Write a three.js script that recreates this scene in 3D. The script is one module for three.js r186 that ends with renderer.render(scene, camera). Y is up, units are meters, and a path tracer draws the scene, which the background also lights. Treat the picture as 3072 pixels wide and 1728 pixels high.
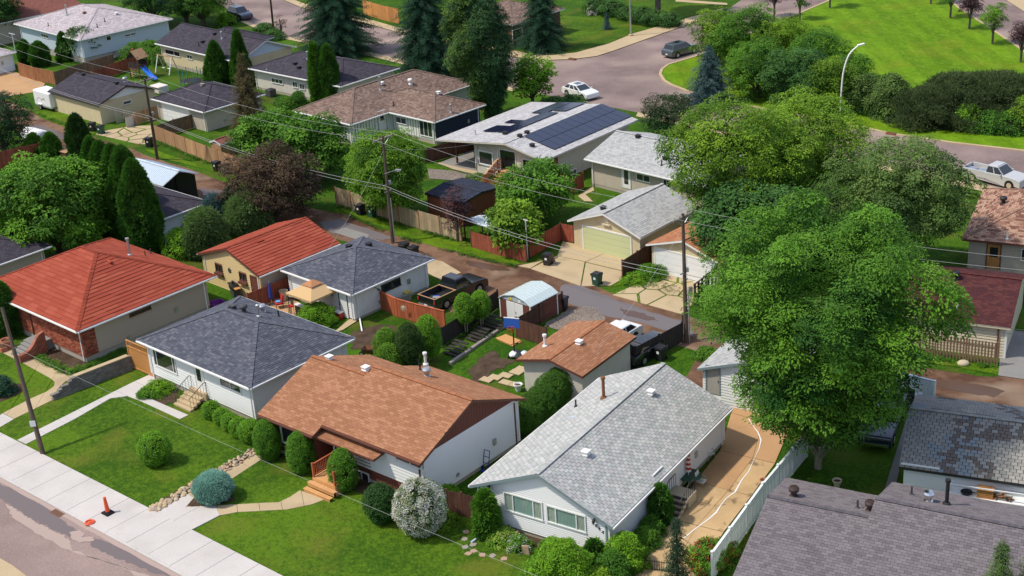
import * as THREE from 'three';
import { mergeGeometries } from 'three/addons/utils/BufferGeometryUtils.js';
import { RoundedBoxGeometry } from 'three/addons/geometries/RoundedBoxGeometry.js';
import { FontLoader } from 'three/addons/loaders/FontLoader.js';
import { TextGeometry } from 'three/addons/geometries/TextGeometry.js';

// ---------------------------------------------------------------- camera, sky, sun, exposure
const scene = new THREE.Scene();
const camera = new THREE.PerspectiveCamera(22.83, 1024 / 576, 1, 2000);
camera.position.set(0, 45, 0);
camera.rotation.set(-0.4069, 0, -0.06697);
const renderer = new THREE.WebGLRenderer({ antialias: true });
renderer.toneMapping = THREE.LinearToneMapping;
renderer.toneMappingExposure = 1.0;
renderer.shadowMap.enabled = true;
const SKY = 1.34;
const SUN = new THREE.Vector3(-0.55, 0.83, 0.06).normalize();
{ // hazy summer sky: pale near the horizon, soft blue overhead, brighter round the veiled sun
  const w = 256, h = 128, d = new Float32Array(w * h * 4), v = new THREE.Vector3();
  for (let j = 0; j < h; j++) for (let i = 0; i < w; i++) {
    const el = ((j + .5) / h - .5) * Math.PI, az = ((i + .5) / w - .5) * 2 * Math.PI; v.set(Math.cos(el) * Math.cos(az), Math.sin(el), Math.cos(el) * Math.sin(az));
    const t = Math.pow(Math.max(0, v.y), .55), g = Math.pow(Math.max(0, v.dot(SUN)), 6) * .5 + Math.pow(Math.max(0, v.dot(SUN)), 40) * .9, k = (j * w + i) * 4;
    const c = v.y < 0 ? [.2, .2, .18] : [.44 + (.26 - .44) * t + g, .48 + (.35 - .48) * t + g * .93, .55 + (.56 - .55) * t + g * .8];
    for (let q = 0; q < 3; q++) d[k + q] = c[q] * SKY; d[k + 3] = 1;
  }
  const t = new THREE.DataTexture(d, w, h, THREE.RGBAFormat, THREE.FloatType); t.mapping = THREE.EquirectangularReflectionMapping; t.magFilter = t.minFilter = THREE.LinearFilter; t.needsUpdate = true; scene.background = t; scene.environment = t;
}
const sun = new THREE.DirectionalLight(new THREE.Color(1, 0.92, 0.78), 3.8);
sun.name = 'sunlight'; sun.position.copy(SUN).multiplyScalar(200).add(new THREE.Vector3(0, 0, -120)); sun.target.position.set(0, 0, -120);
sun.castShadow = true; sun.shadow.radius = 4; sun.shadow.mapSize.set(4096, 4096);
Object.assign(sun.shadow.camera, { left: -130, right: 130, top: 130, bottom: -130, near: 10, far: 500 });
scene.add(sun, sun.target);

// ---------------------------------------------------------------- small helpers
let seed = 7;
const rnd = () => { seed |= 0; seed = seed + 0x6D2B79F5 | 0; let t = Math.imul(seed ^ seed >>> 15, 1 | seed); t = t + Math.imul(t ^ t >>> 7, 61 | t) ^ t; return ((t ^ t >>> 14) >>> 0) / 4294967296; };
const R = (a, b) => a + (b - a) * rnd(), pick = a => a[Math.floor(rnd() * a.length)];
const rad = d => d * Math.PI / 180, lerp = (a, b, t) => a + (b - a) * t, clamp = (x, a = 0, b = 1) => Math.min(b, Math.max(a, x));
const mix3 = (a, b, t) => [lerp(a[0], b[0], t), lerp(a[1], b[1], t), lerp(a[2], b[2], t)];
const used = {};
const numbered = n => { const k = used[n] = (used[n] ?? -1) + 1; return k ? n + '_' + String(k).padStart(3, '0') : n; };
const mul = (c, k) => c.map(x => x * k);
function hash(i, j, s) { let h = Math.imul(i, 374761393) + Math.imul(j, 668265263) + Math.imul(s, 1442695041) | 0; h = Math.imul(h ^ h >>> 13, 1274126177); return ((h ^ h >>> 16) >>> 0) / 4294967296; }
function tn(u, v, f, s, fy = f) { // tiling value noise
  const x = u * f, y = v * fy, i = Math.floor(x), j = Math.floor(y); let a = x - i, b = y - j; a = a * a * (3 - 2 * a); b = b * b * (3 - 2 * b);
  const H = (p, q) => hash(((p % f) + f) % f, ((q % fy) + fy) % fy, s);
  return lerp(lerp(H(i, j), H(i + 1, j), a), lerp(H(i, j + 1), H(i + 1, j + 1), a), b);
}
function fbm(u, v, f, o, s) { let r = 0, a = .5, t = 0; for (let k = 0; k < o; k++) { r += a * tn(u, v, f, s + k); t += a; a *= .55; f *= 2; } return r / t; }
const s8 = x => Math.round(255 * (x <= .0031308 ? 12.92 * x : 1.055 * Math.pow(clamp(x), 1 / 2.4) - .055));
function tex(n, size, fn, bumpFn) { // colour map (linear in, sRGB stored) and an optional height map, size metres a side
  const mk = (f, srgb) => {
    const d = new Uint8Array(n * n * 4);
    for (let j = 0; j < n; j++) for (let i = 0; i < n; i++) { const c = f(i / n, j / n), k = (j * n + i) * 4; for (let q = 0; q < 3; q++) d[k + q] = srgb ? s8(clamp(c[q])) : Math.round(255 * clamp(c)); d[k + 3] = 255; }
    const t = new THREE.DataTexture(d, n, n); t.wrapS = t.wrapT = THREE.RepeatWrapping; t.magFilter = THREE.LinearFilter; t.minFilter = THREE.LinearMipmapLinearFilter; t.generateMipmaps = true;
    if (srgb) t.colorSpace = THREE.SRGBColorSpace; t.repeat.set(1 / size, 1 / size); t.needsUpdate = true; return t;
  };
  return { map: mk(fn, true), ...(bumpFn ? { bumpMap: mk(bumpFn, false) } : {}) };
}
const M = {};
function mat(name, c, rough = .8, o = {}) { if (rough >= .85 && !o.phys) o = { phys: true, specularIntensity: .25, ...o }; const m = new (o.phys ? THREE.MeshPhysicalMaterial : THREE.MeshStandardMaterial)({ color: new THREE.Color().setRGB(...c), roughness: rough }); delete o.phys; m.setValues(o); m.name = name; return M[name] = m; }
const W1 = [1, 1, 1];

class G { // collects flat-shaded triangles with uv in metres and vertex colours
  constructor() { this.p = []; this.u = []; this.c = []; this.k = W1; }
  col(c) { this.k = c; return this; }
  tri(a, b, c, uv) {
    const e = [b[0] - a[0], b[1] - a[1], b[2] - a[2]], f = [c[0] - a[0], c[1] - a[1], c[2] - a[2]];
    const n = [Math.abs(e[1] * f[2] - e[2] * f[1]), Math.abs(e[2] * f[0] - e[0] * f[2]), Math.abs(e[0] * f[1] - e[1] * f[0])];
    const pj = n[1] >= n[0] && n[1] >= n[2] ? q => [q[0], q[2]] : n[0] > n[2] ? q => [q[2], q[1]] : q => [q[0], q[1]];
    [a, b, c].forEach((q, i) => { this.p.push(...q); this.u.push(...(uv ? uv[i] : pj(q))); this.c.push(...this.k); });
    return this;
  }
  quad(a, b, c, d, uv) { this.tri(a, b, c, uv && [uv[0], uv[1], uv[2]]); return this.tri(a, c, d, uv && [uv[0], uv[2], uv[3]]); }
  box(cx, cy, cz, sx, sy, sz, ry = 0) {
    const C = Math.cos(ry), S = Math.sin(ry), v = (x, y, z) => [cx + (x * C + z * S) * .5, cy + y * .5, cz + (-x * S + z * C) * .5];
    const q = []; for (const y of [-sy, sy]) q.push(v(-sx, y, sz), v(sx, y, sz), v(sx, y, -sz), v(-sx, y, -sz));
    this.quad(q[0], q[1], q[5], q[4]); this.quad(q[1], q[2], q[6], q[5]); this.quad(q[2], q[3], q[7], q[6]); this.quad(q[3], q[0], q[4], q[7]);
    this.quad(q[4], q[5], q[6], q[7]); return this.quad(q[3], q[2], q[1], q[0]);
  }
  bar(a, b, w, h = w, up = [0, 1, 0]) { // beam from a to b, w across, h along "up"
    const A = new THREE.Vector3(...a), Bv = new THREE.Vector3(...b), d = Bv.clone().sub(A).normalize(); let U = new THREE.Vector3(...up); if (Math.abs(U.dot(d)) > .98) U = new THREE.Vector3(1, 0, 0);
    const s = new THREE.Vector3().crossVectors(d, U).normalize().multiplyScalar(w / 2), t = new THREE.Vector3().crossVectors(s, d).normalize().multiplyScalar(h / 2);
    const V = (P, i, j) => P.clone().addScaledVector(s, i).addScaledVector(t, j).toArray();
    const q = [V(A, -1, -1), V(A, 1, -1), V(A, 1, 1), V(A, -1, 1), V(Bv, -1, -1), V(Bv, 1, -1), V(Bv, 1, 1), V(Bv, -1, 1)];
    this.quad(q[0], q[3], q[2], q[1]); this.quad(q[4], q[5], q[6], q[7]);
    for (let i = 0; i < 4; i++) { const j = (i + 1) % 4; this.quad(q[i], q[j], q[4 + j], q[4 + i]); }
    return this;
  }
  rod(a, b, r0, r1 = r0, n = 7) {
    const A = new THREE.Vector3(...a), Bv = new THREE.Vector3(...b), d = Bv.clone().sub(A).normalize(), U = Math.abs(d.y) > .95 ? new THREE.Vector3(1, 0, 0) : new THREE.Vector3(0, 1, 0);
    const s = new THREE.Vector3().crossVectors(d, U).normalize(), t = new THREE.Vector3().crossVectors(s, d).normalize(), L = A.distanceTo(Bv);
    const V = (P, r, i) => P.clone().addScaledVector(s, r * Math.cos(i / n * 6.2832)).addScaledVector(t, r * Math.sin(i / n * 6.2832)).toArray();
    for (let i = 0; i < n; i++) {
      this.quad(V(A, r0, i), V(A, r0, i + 1), V(Bv, r1, i + 1), V(Bv, r1, i), [[i / n * r0 * 6, 0], [(i + 1) / n * r0 * 6, 0], [(i + 1) / n * r0 * 6, L], [i / n * r0 * 6, L]]);
      this.tri(Bv.toArray(), V(Bv, r1, i), V(Bv, r1, i + 1)); this.tri(A.toArray(), V(A, r0, i + 1), V(A, r0, i));
    }
    return this;
  }
  lathe(cx, cz, prof, n = 12) { for (let k = 0; k + 1 < prof.length; k++) for (let i = 0; i < n; i++) { const a = i / n * 6.2832, b = (i + 1) / n * 6.2832, f = (q, t) => [cx + q[0] * Math.cos(t), q[1], cz - q[0] * Math.sin(t)]; this.quad(f(prof[k], a), f(prof[k], b), f(prof[k + 1], b), f(prof[k + 1], a)); } return this; }
  poly(pts, y) { // horizontal polygon of [x, z]
    let P = pts.map(q => new THREE.Vector2(q[0], -q[1])); if (THREE.ShapeUtils.isClockWise(P)) P.reverse();
    for (const t of THREE.ShapeUtils.triangulateShape(P, [])) this.tri(...t.map(i => [P[i].x, y, -P[i].y])); return this;
  }
  slab(pts, y0, y1) { // a flat plate with sides
    this.poly(pts, y1); const P = pts.map(q => new THREE.Vector2(q[0], -q[1])), cw = THREE.ShapeUtils.isClockWise(P), Q = cw ? [...pts].reverse() : pts;
    for (let i = 0; i < Q.length; i++) { const a = Q[i], b = Q[(i + 1) % Q.length]; this.quad([a[0], y0, a[1]], [b[0], y0, b[1]], [b[0], y1, b[1]], [a[0], y1, a[1]]); } return this;
  }
  geo() {
    const g = new THREE.BufferGeometry(); g.setAttribute('position', new THREE.Float32BufferAttribute(this.p, 3)); g.setAttribute('uv', new THREE.Float32BufferAttribute(this.u, 2)); g.setAttribute('color', new THREE.Float32BufferAttribute(this.c, 3)); g.computeVertexNormals(); return g;
  }
}
function mesh(name, geo, m, parent) { const o = new THREE.Mesh(geo instanceof G ? geo.geo() : geo, m); o.name = numbered(name); o.castShadow = o.receiveShadow = true; (parent || scene).add(o); return o; }
function tag(o, label, category, group) { o.userData = { label, category }; if (group) o.userData.group = group; return o; }
function thing(name, label, category, [x, z], hd = 0, group, y = 0) { const o = new THREE.Group(); o.name = numbered(name); scene.add(o); o.position.set(x, y, z); o.rotation.y = -rad(hd); return tag(o, label, category, group); }
function copy(o, label, [x, z], hd, y = 0) { const c = o.clone(); c.name = numbered(o.name.replace(/_\d+$/, '')); c.userData = { ...o.userData, label }; c.position.set(x, y, z); if (hd !== undefined) c.rotation.y = -rad(hd); scene.add(c); return c; }
const struct = (name, geo, m, parent) => { const o = mesh(name, geo, m, parent); if (!parent) o.userData.kind = 'structure'; return o; };
const stuff = o => { o.userData.kind = 'stuff'; return o; };
const unitBox = new THREE.BoxGeometry(1, 1, 1);
function brickOf(name, parent, m, x, y, z, sx, sy, sz, ry = 0) { const o = mesh(name, unitBox, m, parent); o.position.set(x, y, z); o.scale.set(sx, sy, sz); o.rotation.y = ry; return o; }
const add2 = (a, b, k = 1) => [a[0] + b[0] * k, a[1] + b[1] * k], sub2 = (a, b) => [a[0] - b[0], a[1] - b[1]], len2 = a => Math.hypot(a[0], a[1]);
const headOf = (a, b) => Math.atan2(b[1] - a[1], b[0] - a[0]) * 180 / Math.PI;

// ---------------------------------------------------------------- materials
const vc = { vertexColors: true };
const grassFn = (lo, hi, dry, f) => (u, v) => { const a = fbm(u, v, 4 * f, 4, 11), b = fbm(u, v, 96, 2, 31), d = fbm(u, v, 7 * f, 3, 53), e = tn(u, v, 256, 77); let c = mix3(lo, hi, clamp(.5 + 1.9 * (a - .5) + 1.1 * (b - .5) + .7 * (e - .5))); return mix3(c, dry, clamp((d - .55) * 3.2) * .6); };
const grassBump = (u, v) => .5 * tn(u, v, 256, 5) + .3 * tn(u, v, 128, 6) + .2 * tn(u, v, 32, 8);
mat('lawn grass', W1, .95, { ...tex(1024, 21, grassFn([.03, .078, .004], [.085, .155, .008], [.14, .14, .02], 1), grassBump), bumpScale: .05 });
mat('yard grass', W1, .95, { ...tex(1024, 17, grassFn([.022, .07, .003], [.062, .14, .006], [.11, .1, .02], 1), grassBump), bumpScale: .06 });
mat('verge grass', W1, .95, { ...tex(512, 11, grassFn([.045, .105, .003], [.115, .205, .006], [.14, .15, .02], 1), grassBump), bumpScale: .07 });
mat('park grass', W1, .95, { ...tex(1024, 60, (u, v) => { const s = clamp(.5 + .9 * Math.sin((v * 20 + .25 * tn(u, v, 5, 3)) * 6.2832)), t = clamp((tn(u, v, 60, 21, 240) - .62) * 3), c = grassFn([.08, .17, .003], [.125, .235, .006], [.17, .2, .012], 2)(u, v); return mix3(mul(c, .9 + .15 * s), [.2, .32, .03], t * .3); }, grassBump), bumpScale: .05 });
mat('asphalt', W1, .9, { ...tex(1024, 18, (u, v) => { const a = fbm(u, v, 5, 4, 3), b = tn(u, v, 256, 9), l = fbm(u, v, 3, 2, 90), k = .75 + .5 * (a - .5) + .25 * (b - .5); return mix3(mul([.285, .21, .2], k), [.41, .315, .27], clamp((l - .5) * 2)); }, (u, v) => tn(u, v, 256, 4)), bumpScale: .008 });
mat('street asphalt', W1, .9, { ...tex(1024, 14, (u, v) => { const a = fbm(u, v, 4, 4, 13), b = tn(u, v, 256, 19), k = .8 + .5 * (a - .5) + .2 * (b - .5); const w = tn(u, v, 3, 71, 14), q = fbm(u, v, 6, 3, 75); return mix3(mul([.35, .258, .235], k), [.235, .17, .155], clamp((w - .45) * 2.2) * (.5 + .5 * q)); }, (u, v) => tn(u, v, 256, 4)), bumpScale: .008 });
mat('wet asphalt', [.15, .12, .118], .55); mat('sandy dirt', [.385, .295, .26], .95);
mat('alley mud', W1, .85, { ...tex(1024, 15, (u, v) => { const a = fbm(u, v, 5, 5, 23), b = fbm(u, v, 24, 3, 33), l = fbm(u, v, 3, 3, 43); let c = mix3([.09, .045, .028], [.205, .118, .075], clamp(.5 + 2 * (a - .5) + (b - .5))); return mix3(c, [.3, .225, .165], clamp((l - .55) * 5) * .85); }, (u, v) => fbm(u, v, 16, 4, 61)), bumpScale: .08 });
mat('puddle mud', [.1, .055, .036], .25); mat('alley asphalt', [.15, .13, .135], .6);
mat('soil', W1, .97, { ...tex(512, 5, (u, v) => { const a = fbm(u, v, 9, 4, 71); return mix3([.04, .025, .018], [.11, .075, .05], a); }, (u, v) => fbm(u, v, 30, 3, 72)), bumpScale: .06 });
const concFn = (c, st) => (u, v) => { const a = fbm(u, v, 4, 4, 15), b = tn(u, v, 200, 17), l = fbm(u, v, 6, 3, 95); return mix3(mul(c, .9 + .24 * (a - .5) + .1 * (b - .5)), st, clamp((l - .6) * 3) * .55); };
const concBump = (u, v) => tn(u, v, 200, 7);
mat('new concrete', W1, .85, { ...tex(512, 9, concFn([.57, .53, .505], [.42, .385, .35]), concBump), bumpScale: .004 });
mat('old concrete', W1, .9, { ...tex(512, 9, concFn([.5, .385, .24], [.3, .225, .14]), concBump), bumpScale: .006 });
mat('orange concrete', W1, .9, { ...tex(512, 9, concFn([.5, .3, .155], [.3, .18, .1]), concBump), bumpScale: .006 });
mat('worn driveway', W1, .9, { ...tex(512, 8, (u, v) => { const b = concFn([.54, .37, .2], [.3, .2, .11])(u, v), k = fbm(u, v, 9, 4, 57), o = fbm(u, v, 14, 3, 58); return mix3(mul(b, .86 + .28 * k), [.12, .085, .06], clamp((o - .64) * 6) * .7); }, concBump), bumpScale: .008 });
mat('grey concrete', W1, .9, { ...tex(512, 7, concFn([.26, .25, .24], [.17, .16, .15]), concBump), bumpScale: .006 });
mat('gravel', W1, .95, { ...tex(512, 5, (u, v) => { const a = tn(u, v, 90, 81), b = fbm(u, v, 4, 3, 83); return mul(mix3([.12, .1, .09], [.34, .28, .24], a), .7 + .5 * b); }, (u, v) => tn(u, v, 90, 81)), bumpScale: .05 });
const wallFn = (c, k = .12) => (u, v) => { const a = fbm(u, v, 3, 4, 25), b = tn(u, v, 200, 27), r = fbm(u, v, 6, 3, 29); return mul(c, 1 + k * (a - .5) + .12 * (b - .5) - .1 * clamp((r - .6) * 4)); };
for (const [n, c] of [['white stucco', [.74, .74, .72]], ['cream stucco', [.62, .52, .34]], ['beige stucco', [.5, .44, .36]], ['grey stucco', [.4, .37, .34]], ['pale stucco', [.6, .56, .5]], ['foundation', [.4, .36, .3]]]) mat(n, W1, .92, { ...tex(256, 3, wallFn(c), (u, v) => tn(u, v, 128, 7)), bumpScale: .01 });
for (const [n, c, r] of [['white siding', [.76, .77, .77], .6], ['yellow siding', [.66, .5, .25], .6], ['tan siding', [.43, .34, .26], .6], ['cream siding', [.66, .58, .43], .6], ['blue grey siding', [.5, .58, .66], .6], ['white trim', [.78, .78, .77], .5], ['white vinyl', [.74, .78, .8], .4], ['brown trim', [.13, .045, .03], .6], ['dark trim', [.035, .03, .03], .5], ['maroon board', [.15, .045, .03], .7], ['navy siding', [.014, .018, .05], .6], ['teal trim', [.2, .27, .29], .5],
  ['black', [.015, .015, .017], .5], ['rubber', [.018, .018, .02], .85], ['black plastic', [.02, .021, .024], .45], ['green plastic', [.02, .085, .05], .5], ['orange plastic', [.75, .09, .02], .5], ['red plastic', [.5, .03, .03], .45], ['blue plastic', [.03, .12, .5], .45], ['slide blue', [.03, .19, .72], .4], ['yellow plastic', [.65, .5, .03], .5], ['purple', [.16, .02, .2], .5], ['terracotta', [.45, .17, .1], .85], ['white plastic', [.78, .78, .78], .4], ['tan canvas', [.55, .37, .19], .9], ['tan canvas dark', [.42, .2, .1], .9], ['chrome', [.75, .75, .76], .2], ['galvanised', [.5, .51, .52], .45], ['dark metal', [.06, .06, .065], .5], ['dark brown metal', [.05, .03, .026], .45], ['rust', [.2, .08, .035], .8], ['white paint', [.8, .8, .8], .5], ['curtain', [.42, .5, .45], .9], ['curtain light', [.6, .58, .5], .9], ['maroon leaf', [.1, .02, .03], .8], ['stone grey', [.3, .27, .23], .9], ['stone tan', [.45, .33, .2], .9], ['stone pink', [.4, .27, .2], .9], ['stone cream', [.5, .42, .3], .9], ['red cushion', [.45, .03, .03], .9], ['blue cloth', [.03, .06, .3], .9], ['sky cloth', [.1, .35, .65], .9], ['pale cloth', [.65, .6, .56], .9], ['netting', [.5, .5, .5], .8]]) mat(n, c, r);
M.chrome.metalness = 1; M.galvanised.metalness = .8;
mat('glass', [.02, .026, .03], .06, { phys: true, clearcoat: 1, clearcoatRoughness: .03 });
mat('car glass', [.012, .016, .02], .05, { phys: true, clearcoat: 1, clearcoatRoughness: .02 });
mat('window pane', [.9, .95, .95], .02, { phys: true, transmission: 1, thickness: 0, ior: 1.45 });
mat('solar glass', [.012, .016, .045], .22, { phys: true, clearcoat: .4, clearcoatRoughness: .2 });
const woodFn = (a, b) => (u, v) => { const g = tn(u, v, 48, 41, 3), h = fbm(u, v, 5, 3, 44); return mix3(a, b, clamp(.5 + 1.1 * (g - .5) + .7 * (h - .5))); };
for (const [n, a, b] of [['cedar fence', [.2, .075, .03], [.34, .15, .06]], ['beige fence', [.34, .25, .15], [.48, .36, .22]], ['red fence', [.22, .05, .028], [.36, .09, .045]], ['brown fence', [.075, .03, .02], [.13, .055, .035]], ['dark fence', [.018, .014, .013], [.04, .03, .028]], ['tan fence', [.36, .2, .1], [.46, .27, .14]], ['weathered fence', [.13, .075, .045], [.25, .16, .1]], ['new deck', [.5, .24, .08], [.62, .33, .13]], ['pole wood', [.055, .038, .028], [.13, .09, .065]], ['grey wood', [.2, .17, .15], [.32, .28, .24]], ['orange cedar', [.42, .18, .05], [.55, .26, .08]], ['slatted red', [.2, .06, .03], [.28, .09, .04]], ['red stain', [.36, .08, .03], [.48, .13, .05]]]) mat(n, W1, .8, { ...tex(256, 1.6, woodFn(a, b)), ...vc });
mat('bark', W1, .95, { ...tex(256, 1.2, woodFn([.07, .055, .045], [.2, .17, .14])) });
mat('pale bark', W1, .95, { ...tex(256, 1.2, woodFn([.2, .17, .12], [.4, .35, .27])) });
mat('brick course', W1, .9, { vertexColors: true });
// far roofs: asphalt shingles too small to pick apart
function roofTex(tones, rows = 24, size = 4.8) {
  const pickTone = (i, j) => tones[Math.floor(hash(i, j, 5) * tones.length)];
  return tex(512, size, (u, v) => { const j = Math.floor(v * rows), f = v * rows - j, x = u * 14 + (j % 2) * .5 + .2 * hash(j, 3, 2), i = Math.floor(((x % 14) + 14) % 14), fx = x - Math.floor(x); let c = mul(pickTone(i, j), .88 + .24 * fbm(u, v, 40, 2, 5)); if (f < .1 || fx < .05) c = mul(c, .62); return c; }, (u, v) => { const j = Math.floor(v * rows), f = v * rows - j; return 1 - f; });
}
for (const [n, t] of [['brown roof', [[.17, .115, .095], [.22, .15, .125], [.19, .13, .105], [.25, .175, .145], [.14, .095, .08]]], ['charcoal roof', [[.047, .042, .056], [.06, .053, .07], [.052, .046, .06], [.068, .06, .078]]], ['light roof', [[.4, .4, .4], [.44, .44, .44], [.355, .36, .36], [.42, .42, .42], [.33, .335, .34]]], ['lilac roof', [[.36, .31, .33], [.46, .41, .43], [.42, .36, .39], [.5, .45, .46]]], ['maroon roof', [[.075, .026, .028], [.09, .03, .031], [.066, .023, .026], [.1, .036, .033]]], ['tan roof', [[.36, .21, .15], [.28, .15, .11], [.42, .26, .19], [.17, .085, .065]]], ['rust roof', [[.19, .075, .06], [.23, .09, .07], [.21, .085, .065]]], ['solar roof', [[.44, .43, .44], [.5, .49, .5], [.4, .39, .4]]], ['dark slate roof', [[.06, .065, .085], [.085, .09, .11], [.05, .054, .07], [.11, .115, .135]]], ['blue roof', [[.03, .035, .055], [.04, .046, .07]]], ['orange roof', [[.4, .17, .09], [.46, .21, .11], [.36, .14, .075]]]]) mat(n, W1, .93, { ...roofTex(t), bumpScale: .02 });
mat('shingle', W1, .93, vc); mat('metal tile', W1, .85, vc);
mat('corrugated', [.5, .58, .66], .5, { metalness: .2 }); mat('shed roof metal', [.6, .68, .68], .4, { metalness: .25 });
mat('white tarp', [.62, .68, .72], .6);

for (const k of ['map', 'bumpMap']) { M['street asphalt'][k].rotation = rad(42); M['park grass'][k].rotation = rad(90); }

// ---------------------------------------------------------------- buildings: roofs, walls, siding, windows, doors, vents
const wedge = (() => { const g = new G(); g.quad([0, 1, 0], [1, 1, 0], [1, .2, -1], [0, .2, -1]); g.quad([0, 0, 0], [1, 0, 0], [1, 1, 0], [0, 1, 0]); g.tri([0, 0, 0], [0, 1, 0], [0, .2, -1]); g.tri([1, 0, 0], [1, .2, -1], [1, 1, 0]); return g.geo(); })();
const lap = (() => { const g = new G(); g.quad([-.5, 0, .05], [.5, 0, .05], [.5, 1, .006], [-.5, 1, .006]); g.quad([-.5, 0, 0], [.5, 0, 0], [.5, 0, .05], [-.5, 0, .05]); g.quad([.5, 0, .05], [.5, 0, 0], [.5, 1, 0], [.5, 1, .006]); g.quad([-.5, 0, 0], [-.5, 0, .05], [-.5, 1, .006], [-.5, 1, 0]); return g.geo(); })();
const V3 = (o, a, x, b, s, c = [0, 0, 0], n = 0) => [o[0] + a[0] * x + b[0] * s + c[0] * n, o[1] + a[1] * x + b[1] * s + c[1] * n, o[2] + a[2] * x + b[2] * s + c[2] * n];
const cross = (a, b) => [a[1] * b[2] - a[2] * b[1], a[2] * b[0] - a[0] * b[2], a[0] * b[1] - a[1] * b[0]];
function roofFaces({ W, D, h, roof, pitch, cx = 0, cz = 0, rx = 0, rz = 0, ridge, hb }) {
  const hw = W / 2, hd = D / 2, run0 = Math.min(hw, hd);
  const mk = (o, ex, out, L, run, xa, xb, rise = run * pitch) => { o = [o[0] + cx, o[1], o[2] + cz]; const S = Math.hypot(run, rise), es = [-out[0] * run / S, rise / S, -out[1] * run / S]; return { o, ex, es, en: cross(ex, es), L, S, xa, xb, gable: xa === 0 }; };
  if (roof === 'hip') return [mk([-hw, h, hd], [1, 0, 0], [0, 1], W, run0, run0, W - run0), mk([hw, h, hd], [0, 0, -1], [1, 0], D, run0, run0, D - run0), mk([hw, h, -hd], [-1, 0, 0], [0, -1], W, run0, run0, W - run0), mk([-hw, h, -hd], [0, 0, 1], [-1, 0], D, run0, run0, D - run0)];
  const top = ridge ?? h + pitch * (roof === 'gx' ? hd : hw), h2 = hb ?? h;
  if (roof === 'gx') return [mk([-hw, h, hd], [1, 0, 0], [0, 1], W, hd - rz, 0, W, top - h), mk([hw, h2, -hd], [-1, 0, 0], [0, -1], W, hd + rz, 0, W, top - h2)];
  return [mk([hw, h, hd], [0, 0, -1], [1, 0], D, hw - rx, 0, D, top - h), mk([-hw, h2, -hd], [0, 0, 1], [-1, 0], D, hw + rx, 0, D, top - h2)];
}
// shingles or metal tiles laid course by course: the first ones singly, the rest joined
function layShingles(parent, F, st) {
  const g = new G(), q = new THREE.Matrix4(); let left = st.single ?? 300;
  for (const f of F) {
    let row = 0;
    for (let s = 0; s < f.S - .03; s += st.e, row++) {
      const sm = Math.min(s + st.e * .6, f.S), xl = f.xa * sm / f.S, xr = f.L - (f.L - f.xb) * sm / f.S, s1 = Math.min(s + st.e * 1.04, f.S);
      for (let x = xl - ((row % 2) * .5 + .23 * hash(row, 1, 9)) * st.w; x < xr; x += st.w) {
        const a = Math.max(x, xl), b = Math.min(x + st.w - st.gap, xr); if (b - a < .03) continue;
        const k = st.pick ? st.pick(f, a, s) : Math.floor(rnd() * st.tones.length), whole = a === x && b < xr && s1 < f.S;
        const n0 = st.lift || .012, t = st.t * (.7 + .6 * hash(row, Math.round(x * 50), 4));
        if (whole && left > 0 && s > 0) {
          left--; const m = mesh(st.name, wedge, st.mats[k], parent), P = V3(f.o, f.ex, a, f.es, s, f.en, n0), bx = f.ex.map(v => v * (b - a)), by = f.en.map(v => v * t), bz = f.es.map(v => -v * (s1 - s));
          q.makeBasis(new THREE.Vector3(...bx), new THREE.Vector3(...by), new THREE.Vector3(...bz)).setPosition(...P); q.decompose(m.position, m.quaternion, m.scale); continue;
        }
        const P = (X, Sv, n) => V3(f.o, f.ex, X, f.es, Sv, f.en, n0 + n); g.col(st.tones[k]);
        g.quad(P(a, s, t), P(b, s, t), P(b, s1, t * .2), P(a, s1, t * .2)); g.quad(P(a, s, -.01), P(b, s, -.01), P(b, s, t), P(a, s, t));
        g.tri(P(a, s, 0), P(a, s, t), P(a, s1, t * .2)); g.tri(P(b, s, 0), P(b, s1, t * .2), P(b, s, t));
      }
    }
  }
  return stuff(mesh(st.name + '_courses', g, st.base, parent));
}
function shingleStyle(name, tones, w, e, t, o = {}) { const s = { name, tones, w, e, t, gap: .012, base: M.shingle, mats: null, ...o }; s.mats = tones.map((c, i) => mat(name + ' tone ' + i + (o.id || ''), c, s.base.roughness)); return s; }
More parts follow.
